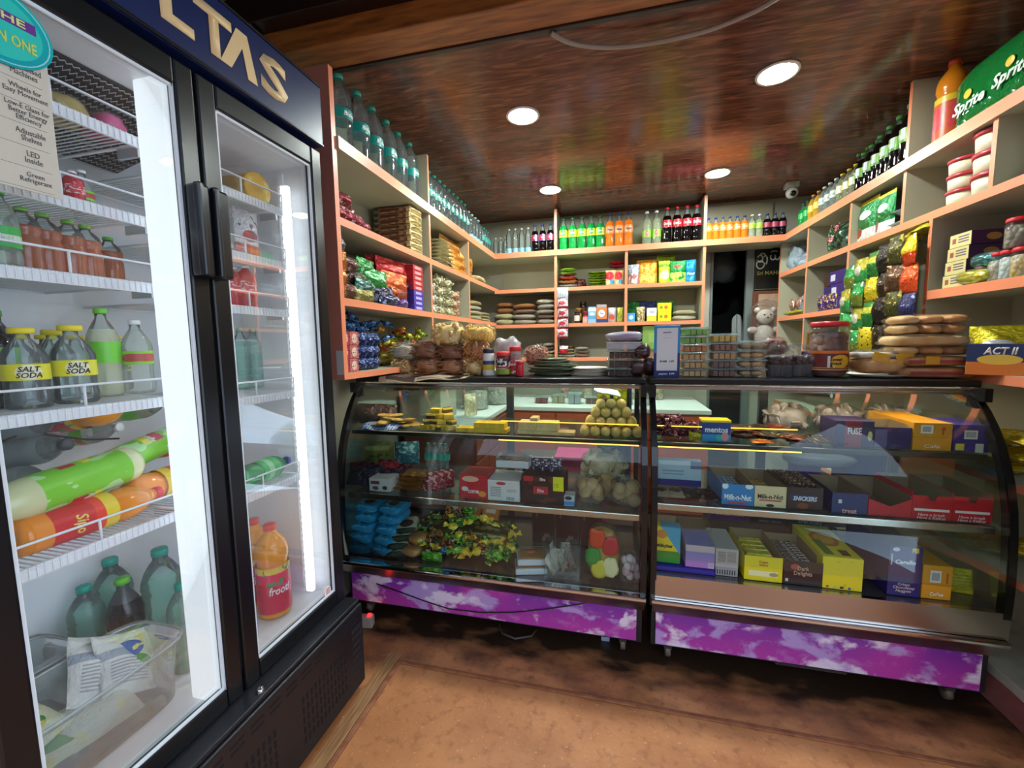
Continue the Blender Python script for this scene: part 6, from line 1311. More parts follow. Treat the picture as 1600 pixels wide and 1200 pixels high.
for lv, n in ((0, 9), (1, 7), (2, 5), (3, 2)):
    for i in range(n):
        c = D(640, 722, 650, 676, Z1)[0]; a = random.Random(cnt); x = c.x-.085*(1-lv*.2)+.17*(1-lv*.2)*(i+.5)/n+a.uniform(-.008, .008)
        o = MB().rbox(-.026, .026, -.018, .018, 0, .026, .003).build('layered_sweet', KAJ if a.random() < .6 else KAJY); o.location = (x, 1.935+.035*(i % 2)+.01*lv, Z1+.0265*lv+.001); o.rotation_euler = (0, a.uniform(-.08, .08), a.uniform(-.7, .7)); tag(o, 'layered yellow and brown sweet piece in the heap on the top tray', 'sweet', 'heap of layered yellow sweets'); cnt += 1
YEL = mat('E0BC2E', .45, var=('C8A01E', 30, .4, .7)); CRM = mat('DCC08A', .5, var=('C8A868', 30, .4, .7))
for i, (x0, x1, y0, y1, zz) in enumerate(((712, 730, 676, 683, 0), (727, 748, 675, 684, 0), (746, 768, 675, 685, 0), (766, 792, 676, 686, 0), (740, 757, 664, 676, .022), (757, 773, 664, 676, .022), (772, 788, 664, 677, .022))):
    c, w, h, rz = D(x0, x1, y0, y1, Z1+zz, 1.90, .07); o = MB().rbox(-w/2, w/2, -.035, .035, 0, .022 if zz == 0 else .028, .003).build('sweet_slab', YEL); o.location = c; tag(o, ORD[i]+' bright yellow sweet slab in the middle of the top tray', 'sweet', 'bright yellow slabs')
for i, (x0, x1, zz, hh) in enumerate(((808, 836, 0, .018), (835, 862, 0, .018), (861, 884, 0, .016), (882, 898, 0, .016), (810, 838, .0185, .042), (838, 872, .0185, .042), (828, 840, .061, .02))):
    c, w, h, rz = D(x0, x1, 670, 690, Z1+zz, 1.905, .07); o = MB().rbox(-w/2, w/2, -.035, .035, 0, hh, .003).build('sweet_slab', CRM); o.location = c; tag(o, ORD[i]+' cream coloured sweet slab right of the yellow ones', 'sweet', 'cream sweet slabs')
LAD = mat('E0C46E', .6, bump=(90, .6, 2), var=('E4CC84', 40, .4, .7)); r = ony(925, 676, 1.93).x; rb = (ony(1004, 680, 1.93).x-ony(906, 680, 1.93).x)/12
x0 = ony(906, 680, 1.93).x+rb; cnt = 0; prev = []
for lv, n in enumerate((6, 5, 4, 3)):
    for i in range(n):
        for j in range(2 if lv < 3 else 1):
            o = link('laddu', ball_mesh(LAD), None, (x0+rb*lv+2*rb*i+(rb if False else 0), 1.925+.02*lv+2*rb*j, Z1+rb+lv*rb*1.72), (cnt, cnt*.7, 0), rb)
            tag(o, (('left end', 'second', 'third', 'fourth', 'fifth', 'right end')[i] if i < n-1 else 'right end')+' round laddu, '+('bottom', 'second', 'third', 'top')[lv]+(' row front of the pyramid' if j == 0 else ' row behind in the pyramid'), 'sweet', 'pyramid of laddus'); cnt += 1
m = MB(); m.prism([(-.04, 0), (.05, .01), (.045, .013), (-.04, .004)], -.07, .05, 'x'); o = m.build('plastic_sheet', film('E8F4F8', 'C8DCE4', .5, .8, .1)); o.location = (x0+4.5*rb, 1.99, Z1+rb*8.3); o.rotation_euler = (.1, .2, .2); tag(o, 'clear plastic sheet on top of the laddu pyramid', 'plastic sheet')
for i, px in enumerate((943, 969)):
    t = thing('sachet_strip', ('left', 'right')[i]+' yellow sachet strip hanging behind the laddu pyramid', 'sachet strip', (ony(px, 630, 2.437).x, 2.437, .862))
    for k in range(4): me = pouch_mesh(k+1, 8, 8).mesh('sachet'); me.materials.append(foil('D8D01E', ('e', 'x', .5, .3, 'z', .5, .3, '8A6A4A' if i == 0 else 'B8A01E'))); link('sachet', me, t, (0, 0, .36-.09*(k+1)), (0, 0, 0), (.075, .03, .092))
# middle shelf, left case
def box2(lab, x0, x1, y0, y1, z, m, Y=1.84, d=.12, **kw):
    c, w, h, rz = D(x0, x1, y0, y1, z, Y, d); return carton(lab, c, w, d, h, kw.pop('rz', 0), m, **kw)
for i in range(9): pouch('dark red snack packet on the shaded middle shelf', 'packet', D(535+9*i, 565+9*i, 735, 766, Z2a, 1.88+.06*(i % 3), .05)[0], .11, .09+.02*(i % 2), .05, random.uniform(-.6, .6), F('5A1E28', '8A4A54') if i % 3 else F('2A2438', '5A4A5A'), group='dark red packets on the middle shelf', seed=i, tilt=-.5)
box2('small white printed box at the left of the middle shelf', 577, 609, 748, 770, Z2a, pm('C8C4C4', ('r', 'x', .08, .5, 'z', .55, .8, '6A2A34'), ('e', 'x', .3, .15, 'z', .25, .15, '4A3A3A'), ('e', 'x', .75, .12, 'z', .3, .15, '4A3A3A')), d=.10)
box2('olive green carton behind the white box', 570, 602, 697, 770, Z2a, pm('6A6A34', ('z', .85, 1, '9A9A5A'), ('n', 4, .6, '3A3A1E')), Y=2.08, d=.12, rz=.3)
for i in range(4): pouch(('lowest', 'second', 'third', 'topmost')[i]+' orange wafer packet of the pile on the middle shelf', 'packet', (D(615, 665, 740, 770, Z2a)[0].x+.01*i, 1.92, Z2a+.024*i), .16-.01*i, .12, .026, random.uniform(-.2, .2), F('A86A2E', 'C88A4A', 4), group='orange wafer packets', seed=i, flat=True)
for i in range(3): pouch(('left', 'middle', 'right')[i]+' glossy red packet beside the orange wafers', 'packet', D(655+12*i, 682+12*i, 742, 772, Z2a, 1.87+.03*i, .05)[0], .10, .095, .05, .2*i, F('9A1E2A', 'D89A9A'), group='glossy red packets', seed=i, tilt=-.4)
pouch('teal paper packet at the back of the middle shelf', 'packet', D(615, 650, 702, 740, Z2a+.06, 2.1, .06)[0], .14, .13, .06, .4, F('3A6A74', '8AB0B8'), seed=2, tilt=-.3); pouch('bright red pack in front of the olive carton', 'packet', D(588, 620, 728, 745, Z2a+.05, 1.98, .05)[0], .13, .06, .05, 0, F('B82A3A', 'C84A54'), seed=1)
for i, px in enumerate((670, 680, 690, 697)): put('waterhalf', ORD[i]+' small water bottle standing behind the showcase shelf', (ony(px, 720, 2.25).x, 2.25, Z2a), 0, 'small water bottles in the showcase', .75)
box2('bright red wafer box with cone pictures on the middle shelf', 718, 761, 742, 781, Z2a, pm('C01E2E', ('e', 'x', .4, .3, 'z', .82, .12, 'D8B090'), ('e', 'x', .82, .14, 'z', .22, .12, 'E0902A'), ('d', 'x', -.9, 'z', 99, 'FFFFFF'), ('e', 'x', .2, .12, 'z', .4, .1, 'C8C8D0')), txt='cone', tcol='F0E0D8', tw=.4, th=.14, tz=.3, d=.14)
box2('white carton with red oval logo and barcode on the middle shelf', 762, 812, 751, 787, Z2a, pm('D4D0D0', ('e', 'x', .42, .15, 'z', .85, .08, 'C03A44'), ('l', 'x', .08, .42, 'z', .2, .68, 12, '8A8A8E'), ('l', 'x', .6, .9, 'z', .45, .62, 12, '9A9A9E')), d=.16, patches=((.58, .85, .04, .24, BARCODE),))
t = thing('sweet_tray', 'open white tray of brown sweets on the white carton', 'food tray', D(772, 828, 716, 745, Z2a+.155, 1.86, .13)[0]); MB().rbox(-.08, .08, -.06, .06, 0, .035, .004).build('tray', mat('C4C8D0', .4), t); blob(.14, .10, .03, 5, .2).build('contents', crumbs('6A4434', 'A88A78', 40), t).location = (0, 0, .022); MB().rbox(-.085, .085, -.065, .065, .036, .055, .006).build('lid', CLEAR, t)
t = box2('dark brown wafer carton with red logos and yellow tag', 815, 882, 744, 792, Z2a, pm('3A1A18', ('n', 3, .6, '5A2E26')), d=.16, txt='Elite', tcol='F0E8E8', tw=.13, th=.11, tz=.88, patches=((.05, .27, .8, .98, 'B82A34'), (.28, .62, .35, .62, 'B82A34'), (.74, .98, .5, 1.0, 'E0DC1E')))
text('11%', .02, .02, '3A5A1E', t, (.063, -.0815, .093), 0, 'tag_text'); text('Elite', .03, .016, 'F0E8E8', t, (-.01, -.0815, .064), 0, 'lettering')
for i in range(3): pouch(('left', 'middle', 'right')[i]+' shiny wrapped bar sticking out of the brown carton', 'packet', (D(830+14*i, 850+14*i, 740, 770, Z2a)[0].x, 1.93, Z2a+.13), .07, .06, .025, .3*i, F('5A4A6A', 'D0C8C8'), group='bars in the brown carton', seed=i)
BISC = mat('C8AC7A', .55, bump=(50, .4, 3), var=('B08A58', 20, .4, .7))
bi = 0
for (x0, x1, y0, y1, zz, yy, col) in ((898, 945, 748, 800, 0, 1.85, BISC), (935, 962, 745, 798, .0, 1.93, BISC), (952, 1003, 752, 805, 0, 1.85, mat('8A7458', .6, var=('C8A878', 25, .4, .6)))):
    c, w, h, rz = D(x0, x1, y0, y1, Z2a, yy, .11); t = thing('biscuit_bag', ('left', 'middle', 'right')[bi]+' clear bag of thick round biscuits on the middle shelf', 'biscuit bag', c)
    for k in range(7):
        a = random.Random(k+bi*9); o = link('biscuit', ball_mesh(col), t, (a.uniform(-.3, .3)*w, a.uniform(-.02, .02), .03+a.random()*h*.5), (a.uniform(.6, 1.5), 0, a.uniform(-1, 1)), (.033, .033, .016))
    blob(w, .12, h*.95, 20+bi, .25, 28, 14, 2.4).build('clear_film', BAG, t); bi += 1
bag('big clear bag of pale rolls stacked behind the biscuit bags', D(905, 985, 715, 770, Z2a+.07, 2.0, .12)[0], .22, .13, .15, 0, mat('A89878', .5, var=('CFC4A4', 25, .35, .65)), seed=33, shape=(40, 'chip', .03))
carton('small white pack with blue print beside the biscuit bag', D(878, 898, 765, 790, Z2a, 1.84, .06)[0], .055, .06, .05, 0, pm('B8BCC0', ('z', .1, .45, '4A8AD0'), ('e', 'x', .5, .3, 'z', .75, .18, '2A2A2E')))
# floor of the left case
BLU = foil('2390C4', ('n', 3, .6, '4AB4E0'), ('e', 'x', .5, .2, 'y', .4, .2, '3A4A54'), metal=.1)
for i in range(10):
    a = random.Random(i); c = D(540+(i % 2)*38, 580+(i % 2)*38, 830, 858, Z3a, 1.82)[0]
    pillow(('left' if i % 2 == 0 else 'right')+' pile bright blue biscuit packet, '+('lowest', 'second', 'third', 'fourth', 'topmost')[i//2], 'packet', (c.x, 1.88+.022*(i//2), Z3a+.046*(i//2)), .135, .17, .047, a.uniform(-.15, .15), BLU, 'biscuit_packet', 'bright blue biscuit packets', i)
for i in range(4): pillow(('lowest', 'second', 'third', 'topmost')[i]+' beige and brown packet beside the blue piles', 'packet', (D(604, 640, 830, 862, Z3a)[0].x+.012*i, 1.88+.02*i, Z3a+.034*i), .12, .17, .035, .35, foil('C8B8A0', ('e', 'x', .5, .3, 'y', .4, .25, '5A2A20'), ('y', .0, .1, '2E3A2A'), metal=.1), 'biscuit_packet', 'beige and brown packets', i)
BUN = mat('A8682A', .4, var=('C88A44', 12, .35, .7))
for i, (px, zz) in enumerate(((640, 0), (650, .05), (668, 0.0))):
    c = D(px-16, px+16, 840, 870, Z3a+zz, 1.82+.03*i, .09)[0]; t = thing('bun_pack', ('front lower', 'upper', 'right')[i]+' bagged orange brown bun in the left case', 'bun', c); blob(.11, .10, .055, i+3, .1).build('bun', BUN, t); blob(.12, .11, .06, i+13, .2).build('clear_film', BAG, t)
for i in range(3): carton(('left', 'middle', 'right')[i]+' orange labelled tray tilted at the back of the case floor', (D(672+18*i, 700+18*i, 810, 835, Z3a)[0].x-.03+.05*i, 2.15, Z3a+.09), .10, .022, .12, -.2, pm('C87A2E', ('r', 'x', .2, .8, 'z', .3, .7, 'D8CFC4')), group='orange labelled trays', tilt=-.6)
YG = [F('F0D01E', 'F8EC80', metal=.1), F('2A6A2E', '8AC060'), F('F0C01E', 'F8E880', metal=.1), F('3A7A3A', 'C8D860'), F('8A4A1E', 'E0A850'), F('5AAA2E', 'A8E060'), F('5A2A24', 'D8B090')]
for i in range(85):
    a = random.Random(i+200); u = a.random(); v = a.random(); x = ony(655+145*u, 850, 1.9).x; y = 1.83+.22*v; z = Z3a+.02+(.03+.13*v)*(.4+.6*math.sin(PI*min(1, u+.15)))*a.uniform(.7, 1)
    candy('twist-wrapped toffee in the yellow and green heap of the left case', (x, y, z), .105, YG[i % 7], 'heap of yellow and green toffees', i)
m = blob(.50, .20, .15, 44, .15); o = m.build('toffee_heap', F('4A3A1E', '8A7A3A')); o.location = (ony(728, 850, 2.0).x, 2.01, Z3a); tag(o, 'mound of toffees in foil under the yellow heap', 'sweet heap'); o['kind'] = 'stuff'
pouch('bright blue twist packet on the toffee heap', 'packet', D(683, 716, 838, 858, Z3a+.03, 1.83, .04)[0], .11, .05, .04, .2, F('2A7AB8', '8AC0E8'), seed=2); pouch('lime green packet at the front of the toffee heap', 'packet', D(655, 688, 860, 874, Z3a, 1.80, .04)[0], .11, .05, .04, 0, F('4AA01E', 'A0D860'), seed=3)
for i in range(2):
    c, w, h, rz = D(802, 850, 850, 892, Z3a+.046*i, 1.80, .11); t = thing('sweet_tray', ('lower', 'upper')[i]+' white tray with clear lid and orange sweet, left case floor', 'food tray', (c.x+.01*i, c.y, c.z), .25, 'white trays with orange sweets')
    MB().rbox(-.075, .075, -.055, .055, 0, .030, .006).build('tray', mat('C9CCD4', .35), t); MB().rbox(-.065, .065, -.046, .046, .026, .034, .004).build('sweet', mat('C88A4A', .5, var=('B8702A', 12, .4, .6)), t); MB().rbox(-.073, .073, -.053, .053, .031, .044, .005).build('lid', CLEAR, t); MB().lathe([(.0001, 0), (.022, 0), (.022, .0006), (.0001, .0006)], 20, cap=False).build('sticker', mat('C86A3A', .5), t).location = (-.01, 0, .0445)
c, w, h, rz = D(850, 905, 832, 902, Z3a, 1.80, .12)
t = thing('plastic_box', 'open clear plastic box of white sachets on the case floor', 'box', c); q = MB(); hh = h*.62
for (a, b, e, f) in ((-w/2, w/2, -.06, -.058), (-w/2, w/2, .058, .06), (-w/2, -w/2+.002, -.058, .058), (w/2-.002, w/2, -.058, .058)): q.box(a, b, e, f, 0, hh)
q.box(-w/2, w/2, -.06, .06, 0, .002); q.build('box_wall', CLEAR, t)
for i in range(12):
    a = random.Random(i); me = pouch_mesh(i % 5+1, 7, 7).mesh('sachet'); me.materials.append(foil('D8CFC8', ('n', 3, .58, 'C83A44' if i % 3 == 0 else 'C8A078'))); link('sachet', me, t, ((a.random()-.5)*w*.7, (a.random()-.5)*.08, .004+a.random()*.03), (a.uniform(-.4, .4), a.uniform(-.5, .5), a.random()*3), (.05, .02, .10))
bag('long clear bag of red yellow and green jelly on the case floor', D(915, 972, 806, 908, Z3a, 1.80, .12)[0], .15, .11, .255, 0, crumbs('B8862A', '7A8A34', 14), seed=51); 
t = COL.objects[-1].parent
for i, (cc, x, z) in enumerate((('B82A34', .03, .16), ('2E8A3A', -.045, .10), ('C8401E', -.03, .19), ('C8B83A', -.02, .05), ('D8CFA0', .03, .06))): o = blob(.07, .02, .09, i, .2).build('jelly_piece', mat(cc, .3), t); o.location = (x, -.048, z-.03)
c = D(968, 1004, 862, 908, Z3a, 1.79, .1)[0]; t = thing('marshmallow_bag', 'clear bag of pink and white marshmallows on the case floor', 'sweet bag', c)
for i in range(14): a = random.Random(i); link('marshmallow', ball_mesh(mat('D8C8CC' if i % 2 else 'D0A8B4', .6)), t, ((a.random()-.5)*.07, (a.random()-.5)*.05, .02+.10*a.random()), None, (.017, .017, .019))
blob(.10, .09, .15, 52, .15).build('clear_film', BAG, t)
for i in range(3): carton(('dark brown', 'maroon', 'deep red')[i]+' carton standing at the back of the left case floor', (ony(850+36*i, 840, 2.2).x, 2.2, Z3a), .12, .12, .20, .1, pm(('3A1E1A', '4A1A1E', '5A1E22')[i], ('n', 3, .62, '8A6A5A')))

# ================================================================== INSIDE THE RIGHT SHOWCASE
MRN = [F('5A1428', 'B87A8A'), F('7A1E34', 'D0A0A8'), F('4A1420', '8A4A5A')]
for i in range(34):
    a = random.Random(i+400); u = a.random(); v = a.random(); x = ony(1024+66*u, 680, 1.95).x; z = Z1+.012+.085*(1-abs(u-.3))*a.random()
    candy('maroon twist-wrapped candy in the heap at the left of the case', (x, 1.90+.16*v, z), .065, MRN[i % 3], 'heap of maroon candies', i)
m = blob(.19, .15, .075, 45, .15); o = m.build('candy_heap', F('4A1420', '7A3A4A')); o.location = (ony(1052, 680, 2.0).x, 2.0, Z1); o['kind'] = 'stuff'; tag(o, 'mound of maroon foil candies under the loose ones', 'candy heap')
t = box2('blue and yellow mint tub among the maroon candies', 1097, 1142, 657, 691, Z1, pm('24408A', ('z', 0, .35, '2A8AC0'), ('e', 'x', .8, .13, 'z', .25, .2, 'D88A8A'), ('e', 'x', .6, .1, 'z', .2, .15, '3AB0A0')), Y=1.90, d=.07, txt='mentos', tcol='F0F0F4', tw=.8, th=.24, tz=.55, top=mat('E8C81E', .35), bold=.03)
pouch('yellow sachet left of the mint tub', 'packet', D(1078, 1098, 674, 688, Z1, 1.90, .03)[0], .055, .045, .03, 0, F('C8B81E', 'E8E060'), seed=1)
RB = [F('6A2A1E', 'B86A4A'), F('3A2420', '8A6A5A'), F('8A2A1E', 'D07A5A'), F('5A4A3A', 'A89A7A')]
for i in range(16):
    a = random.Random(i+70); x = ony(1145+110*a.random(), 680, 1.95).x; pouch('flat brown or red chocolate sachet scattered on the top tray', 'packet', (x, 1.91+.16*a.random(), Z1+.018*(i//6)), .09, .10, .02, a.uniform(-1, 1), RB[i % 4], group='scattered brown sachets', seed=i, flat=True, small=True)
pouch('bright orange sachet lying at the front edge of the top tray', 'packet', D(1174, 1206, 682, 691, Z1, 1.885, .03)[0], .085, .06, .02, .1, F('D8701E', 'F0A050'), seed=1, flat=True)
for i in range(9): pouch(ORD[i]+' shiny dark gold wrapped bar from left on the top tray', 'packet', (ony(1256+7*i, 690, 1.92).x, 1.95+.01*(i % 2), Z1+.004*(i % 2)), .03, .13, .028, .12, F('3A2A1A', 'C8A860'), group='dark gold bars', seed=i, flat=True, small=True)
PURP = pm('32205E', ('n', 3, .62, '43307A'))
box2('purple chocolate box with crimson logo on the top tray', 1305, 1366, 658, 697, Z1, pm('2E2050', ('r', 'x', .25, .68, 'z', 0, 1, '8A1E34'), ('e', 'x', .9, .06, 'z', .45, .18, 'C8C088')), Y=1.895, d=.13, txt='FUSE', tcol='F0ECF0', tw=.36, th=.26, tz=.62, bold=.03)
box2('open dark purple chocolate box in the middle of the top tray', 1366, 1424, 664, 700, Z1, PURP, Y=1.895, d=.14, open_=True, lip=.085, patches=((.02, .35, .05, .9, '5A5684'),))
t = box2('yellow carton with barcode and red arrow on the top tray', 1427, 1488, 661, 703, Z1, pm('D8921E', ('z', .48, .5, 'B8741A'), ('n', 5, .66, 'E0A83A')), Y=1.89, d=.30, patches=((.18, .5, .62, .92, 'E8E4E0'), (.22, .46, .66, .88, BARCODE), (.74, .78, .58, .8, 'C8401E')))
text('Cafe', .05, .013, 'F0E8E0', t, (.0, -.1512, .018), 0, 'lettering'); 
m = MB(); m.prism([(-.009, 0), (.009, 0), (0, .013)], -.0012, 0, 'y'); o = m.build('arrow_head', mat('C8401E', .5), t); o.location = (.033, -.15, .082)
box2('purple carton with barcode at the right end of the top tray', 1491, 1546, 664, 706, Z1, pm('32207A', ('n', 4, .64, '3E2C8A')), Y=1.89, d=.16, patches=((.28, .66, .48, .8, 'D8D4D0'), (.31, .63, .52, .77, BARCODE), (.05, .3, .06, .3, 'D8C83A'), (.62, .85, .0, .32, 'C8C4B0')))
for i in range(3): bag(('left', 'middle', 'right')[i]+' loose clear bag of packets behind the top tray boxes', (ony(1240+85*i, 640, 2.2).x, 2.285, Z1), .20, .12, .12, 0, mat('8A7A74', .4, var=('C0B0A8', 18, .35, .65)), seed=80+i, neck=False, shape=(40, 'chip', .028))
# middle shelf, right case
box2('pale blue card box standing at the back left of the case', 1028, 1096, 720, 757, Z2b+.02, pm('A8C0D0', ('z', 0, .26, '2A2A7A'), ('r', 'x', .75, 1, 'z', .7, 1, '5A6A90'), ('l', 'x', .1, .6, 'z', .45, .65, 8, '7A98B0')), Y=1.98, d=.05)
for i in range(2): pouch(('left', 'right')[i]+' beige packet with dark oval at the case corner', 'packet', (D(1022+22*i, 1046+22*i, 760, 784, Z2b, 1.86)[0].x, 1.89, Z2b), .075, .12, .04, .0, foil('B8A488', ('e', 'x', .5, .35, 'z', .5, .22, '4A3A2E')), group='beige packets with dark ovals', seed=i, flat=True)
for i in range(2): pouch(('left', 'right')[i]+' dark brown chocolate packet beside the beige ones', 'packet', (D(1072+22*i, 1098+22*i, 762, 786, Z2b, 1.86)[0].x, 1.90, Z2b), .08, .14, .04, .1, foil('3A1E1A', ('n', 3, .6, '8A6A5A')), group='dark brown chocolate packets', seed=i, flat=True)
t = box2('open blue chocolate wafer box on the middle shelf', 1128, 1178, 757, 789, Z2b, pm('2A7FC0', ('e', 'x', .1, .1, 'z', .9, .14, 'D8E4EC'), ('e', 'x', .85, .12, 'z', .92, .12, 'D8E4EC'), ('r', 'x', .2, .8, 'z', .06, .16, 'B84A5A')), d=.26, open_=True, lip=.09, txt='Milk-n-Nut', tcol='F0F4F8', tw=.85, th=.28, tz=.38, bold=.03); bars_in(t, 8, .09, .2, .05, F('2A6AA8', 'D8E4EC'))
t = box2('open cream chocolate wafer box on the middle shelf', 1179, 1229, 761, 794, Z2b, pm('D8C69C', ('r', 'x', .15, .85, 'z', .3, .37, 'B84A44'), ('e', 'x', .5, .13, 'z', .1, .07, '3A2A24')), d=.26, open_=True, lip=.09, txt='Milk-n-Nut', tcol='2E2A28', tw=.8, th=.22, tz=.52, bold=.02); bars_in(t, 6, .09, .2, .045, F('C8A04A', 'E0C888'))
t = box2('dark brown peanut chocolate bar box on the middle shelf', 1230, 1286, 762, 799, Z2b, pm('2E1A1A', ('e', 'x', .45, .16, 'z', .2, .14, '7A3A1E')), Y=1.835, d=.24, open_=True, lip=.095, txt='SNICKERS', tcol='E8E8F0', tw=.68, th=.2, tz=.52, shear=.25, bold=.03, patches=((.08, .82, .42, .68, '24386A'),)); bars_in(t, 10, .10, .2, .10, F('3A241E', 'C8A888'), cols=2)
box2('navy chocolate box with white square mark, middle shelf', 1300, 1356, 769, 802, Z2b, pm('1E2E66', ('r', 'x', .18, .28, 'z', .5, .68, 'D8DCE0'), ('n', 3, .64, '26387A')), Y=1.83, d=.22, open_=True, lip=.085, txt='treat', tcol='E8B8B0', tw=.42, th=.2, tz=.14)
RDB = pm('C01A2A', ('n', 3, .66, 'A81624'))
def redbox(lab, x0, x1, y0, y1, Y, extra):
    c, w, h, rz = D(x0, x1, y0, y1, Z2b, Y, .24); t = thing('wafer_tray', lab, 'box', c)
    m = MB(); d = .24; MB().box(-w/2, w/2, -d/2, d/2, 0, .002).build('base', CARD, t)
    prof = [(-w/2, 0), (w/2, 0), (w/2, h), (w*.12, h), (w*.08, h*.8), (-w*.08, h*.8), (-w*.12, h), (-w/2, h)] if extra else [(-w/2, 0), (w/2, 0), (w/2, h), (w*.02, h*.55), (-w/2, h*.9)]
    MB().prism(prof, -d/2, -d/2+.002, 'y').build('front_panel', RDB, t)
    for s_ in (-1, 1): MB().box(s_*w/2-.001, s_*w/2+.001, -d/2+.002, d/2, 0, h*1.15, 0, {3 if s_ < 0 else 5: 1}).build('side_panel', [RDB, CARD], t)
    MB().box(-w/2, w/2, d/2-.002, d/2, 0, h*1.15, 0, {2: 1}).build('back_flap', [RDB, CARD], t)
    if extra:
        MB().box(-w*.44, w*.44, -d/2-.0008, -d/2-.0002, h*.36, h*.46).build('white_stripe', mat('E4DCDC', .5), t); text('Have a break\nHave a KitKat', w*.72, h*.24, 'F0E4E4', t, (.0, -d/2-.0006, h*.15), 0, 'lettering', shear=.15)
    return t
redbox('left open red wafer tray with notched front', 1357, 1424, 778, 806, 1.83, False); redbox('middle open red wafer tray with white slogan', 1425, 1488, 775, 811, 1.83, True); redbox('right open red wafer tray with white slogan', 1489, 1551, 778, 816, 1.83, True)
bag('blue plastic bag lying at the back of the middle shelf', D(1240, 1345, 728, 752, Z2b+.09, 2.12, .14)[0], .30, .14, .07, 0, mat('1E4A9A', .4), seed=90, neck=False, filmm=PLB); carton('violet carton at the back of the middle shelf', (ony(1260, 715, 2.2).x, 2.22, Z2b), .10, .10, .20, 0, mat('4A2A7A', .45)); carton('dark blue carton at the back of the middle shelf', (ony(1345, 720, 2.2).x, 2.22, Z2b), .16, .12, .17, 0, mat('24306A', .45))
# floor of the right case
MK = foil('E0C81E', ('d', 'x', -.35, 'z', -99, 'E0C81E'), ('z', 0, .34, '2E8A2E'), ('d', 'x', 1.0, 'z', 1.25, '3A9AC0'), ('e', 'x', .3, .2, 'z', .8, .12, 'C8803A'), rough=.35, metal=.1)
c, w, h, rz = D(1022, 1064, 826, 886, Z3b, 1.80, .08)
t = thing('chocolate_box', 'yellow and green chocolate box leaning in the case corner', 'box', (c.x, c.y, Z3b+.022)); MB().rbox(-w/2, w/2, -.03, .03, 0, h-.02, .003, seg=1).build('body', MK, t); text('Milkybar', w*.62, .02, '1E2A4A', t, (-.01, -.0308, h*.42), 0, 'lettering', bold=.03)
c, w, h, rz = D(1020, 1118, 880, 896, Z3b, 1.785, .2); o = MB(); o.rbox(-w/2, w/2, -.10, .10, 0, .020, .002, seg=1); o = o.build('display_base', pm('2E1E86', ('n', 4, .66, '3A2A9A'))); o.location = c; tag(o, 'flat violet display tray under the first two boxes', 'tray')
box2('pinkish violet chocolate box on the flat tray', 1071, 1117, 853, 888, Z3b+.021, pm('7A7AB8', ('g', 'z', .6, 0, 'B87AB8'), ('z', .72, 1, 'B8A8B0')), Y=1.80, d=.16, patches=((.78, .97, .04, .26, BARCODE),))
box2('open brown card tray behind the pinkish box', 1062, 1112, 826, 884, Z3b+.021, CARD, Y=1.97, d=.12, open_=True)
box2('grey printed box with fine text on the case floor', 1118, 1154, 858, 887, Z3b+.033, pm('A8A4A2', ('l', 'x', .1, .45, 'z', .3, .85, 12, '5A5658'), ('l', 'x', .5, .9, 'z', .3, .85, 14, '6A6668')), Y=1.80, d=.20); box2('grey barcode box lying under it', 1118, 1153, 888, 902, Z3b, pm('9A9694', ('l', 'z', .2, .8, 'x', .05, .95, 9, '2A2A2A')), Y=1.795, d=.18)
t = box2('open yellow wafer box with cut side on the case floor', 1163, 1223, 866, 908, Z3b, pm('E0CE1E', ('r', 'x', .12, .88, 'z', .2, .42, 'E4E0A8'), ('e', 'x', .78, .12, 'z', .3, .08, '9A9A6A')), Y=1.785, d=.24, open_=True, lip=.105, txt='Cream\nwafers', tcol='B84A2A', tw=.24, th=.22, tz=.72); t.children and None; bars_in(t, 4, .11, .16, .09, F('D8C81E', 'F0E878'))
t = box2('open dark chocolate box with white lettering on the case floor', 1224, 1286, 875, 914, Z3b, pm('2A1610', ('e', 'x', .3, .12, 'z', .75, .12, 'A84A44'), ('r', 'x', .06, .13, 'z', .12, .25, 'C8C4B8')), Y=1.785, d=.24, open_=True, lip=.10, txt='Dark\nDelights', tcol='C8A890', tw=.46, th=.42, tz=.58, bold=.01); bars_in(t, 9, .11, .2, .08, F('2A1A16', 'D8D0C8'))
c, w, h, rz = D(1286, 1350, 872, 920, Z3b, 1.785, .3)
t = carton('large bright yellow wafer carton on the case floor', c, w, .30, h, -.02, pm('E4D01E', ('n', 3, .68, 'D0B81A')), patches=((.12, .18, .04, .1, 'B84A2A'), (.30, .36, .04, .1, 'B8B4A8'), (.46, .54, .04, .1, '2A2A2A'), (.66, .72, .04, .1, '2A5AA8')))
o = MB().box(-w*.47, w*.47, -.145, .145, h, h+.0006).build('top_print', pm('E4D01E', ('e', 'x', .5, .38, 'y', .55, .24, 'C8702A'), ('e', 'x', .5, .28, 'y', .55, .16, 'E0A83A'), ('r', 'x', .1, .35, 'y', .05, .5, '3A7A2A'), ('r', 'x', .55, .8, 'y', .05, .22, '4A2A1E')), t)
box2('purple award box behind the yellow wafer boxes', 1110, 1172, 794, 838, Z3b+.1, pm('5A1E7A', ('n', 3, .64, '6A2A8A')), Y=2.14, d=.10, txt='munch', tcol='C8C02A', tw=.7, th=.24, tz=.5, bold=.04, shear=.2); box2('black chocolate box behind the open yellow box', 1173, 1232, 800, 840, Z3b+.1, pm('0E1420', ('z', .72, 1, '4A4E4A')), Y=2.12, d=.12, txt='Dairy Choc', tcol='A8B8C8', tw=.6, th=.14, tz=.3, shear=.2)
box2('dark navy chocolate bar box at the back of the floor', 1234, 1306, 802, 846, Z3b+.1, pm('10142A', ('n', 4, .62, '2A2A1E')), Y=2.10, d=.14, txt='SNICKERS', tcol='8A98C0', tw=.5, th=.2, tz=.45, shear=.2, rz=-.15)
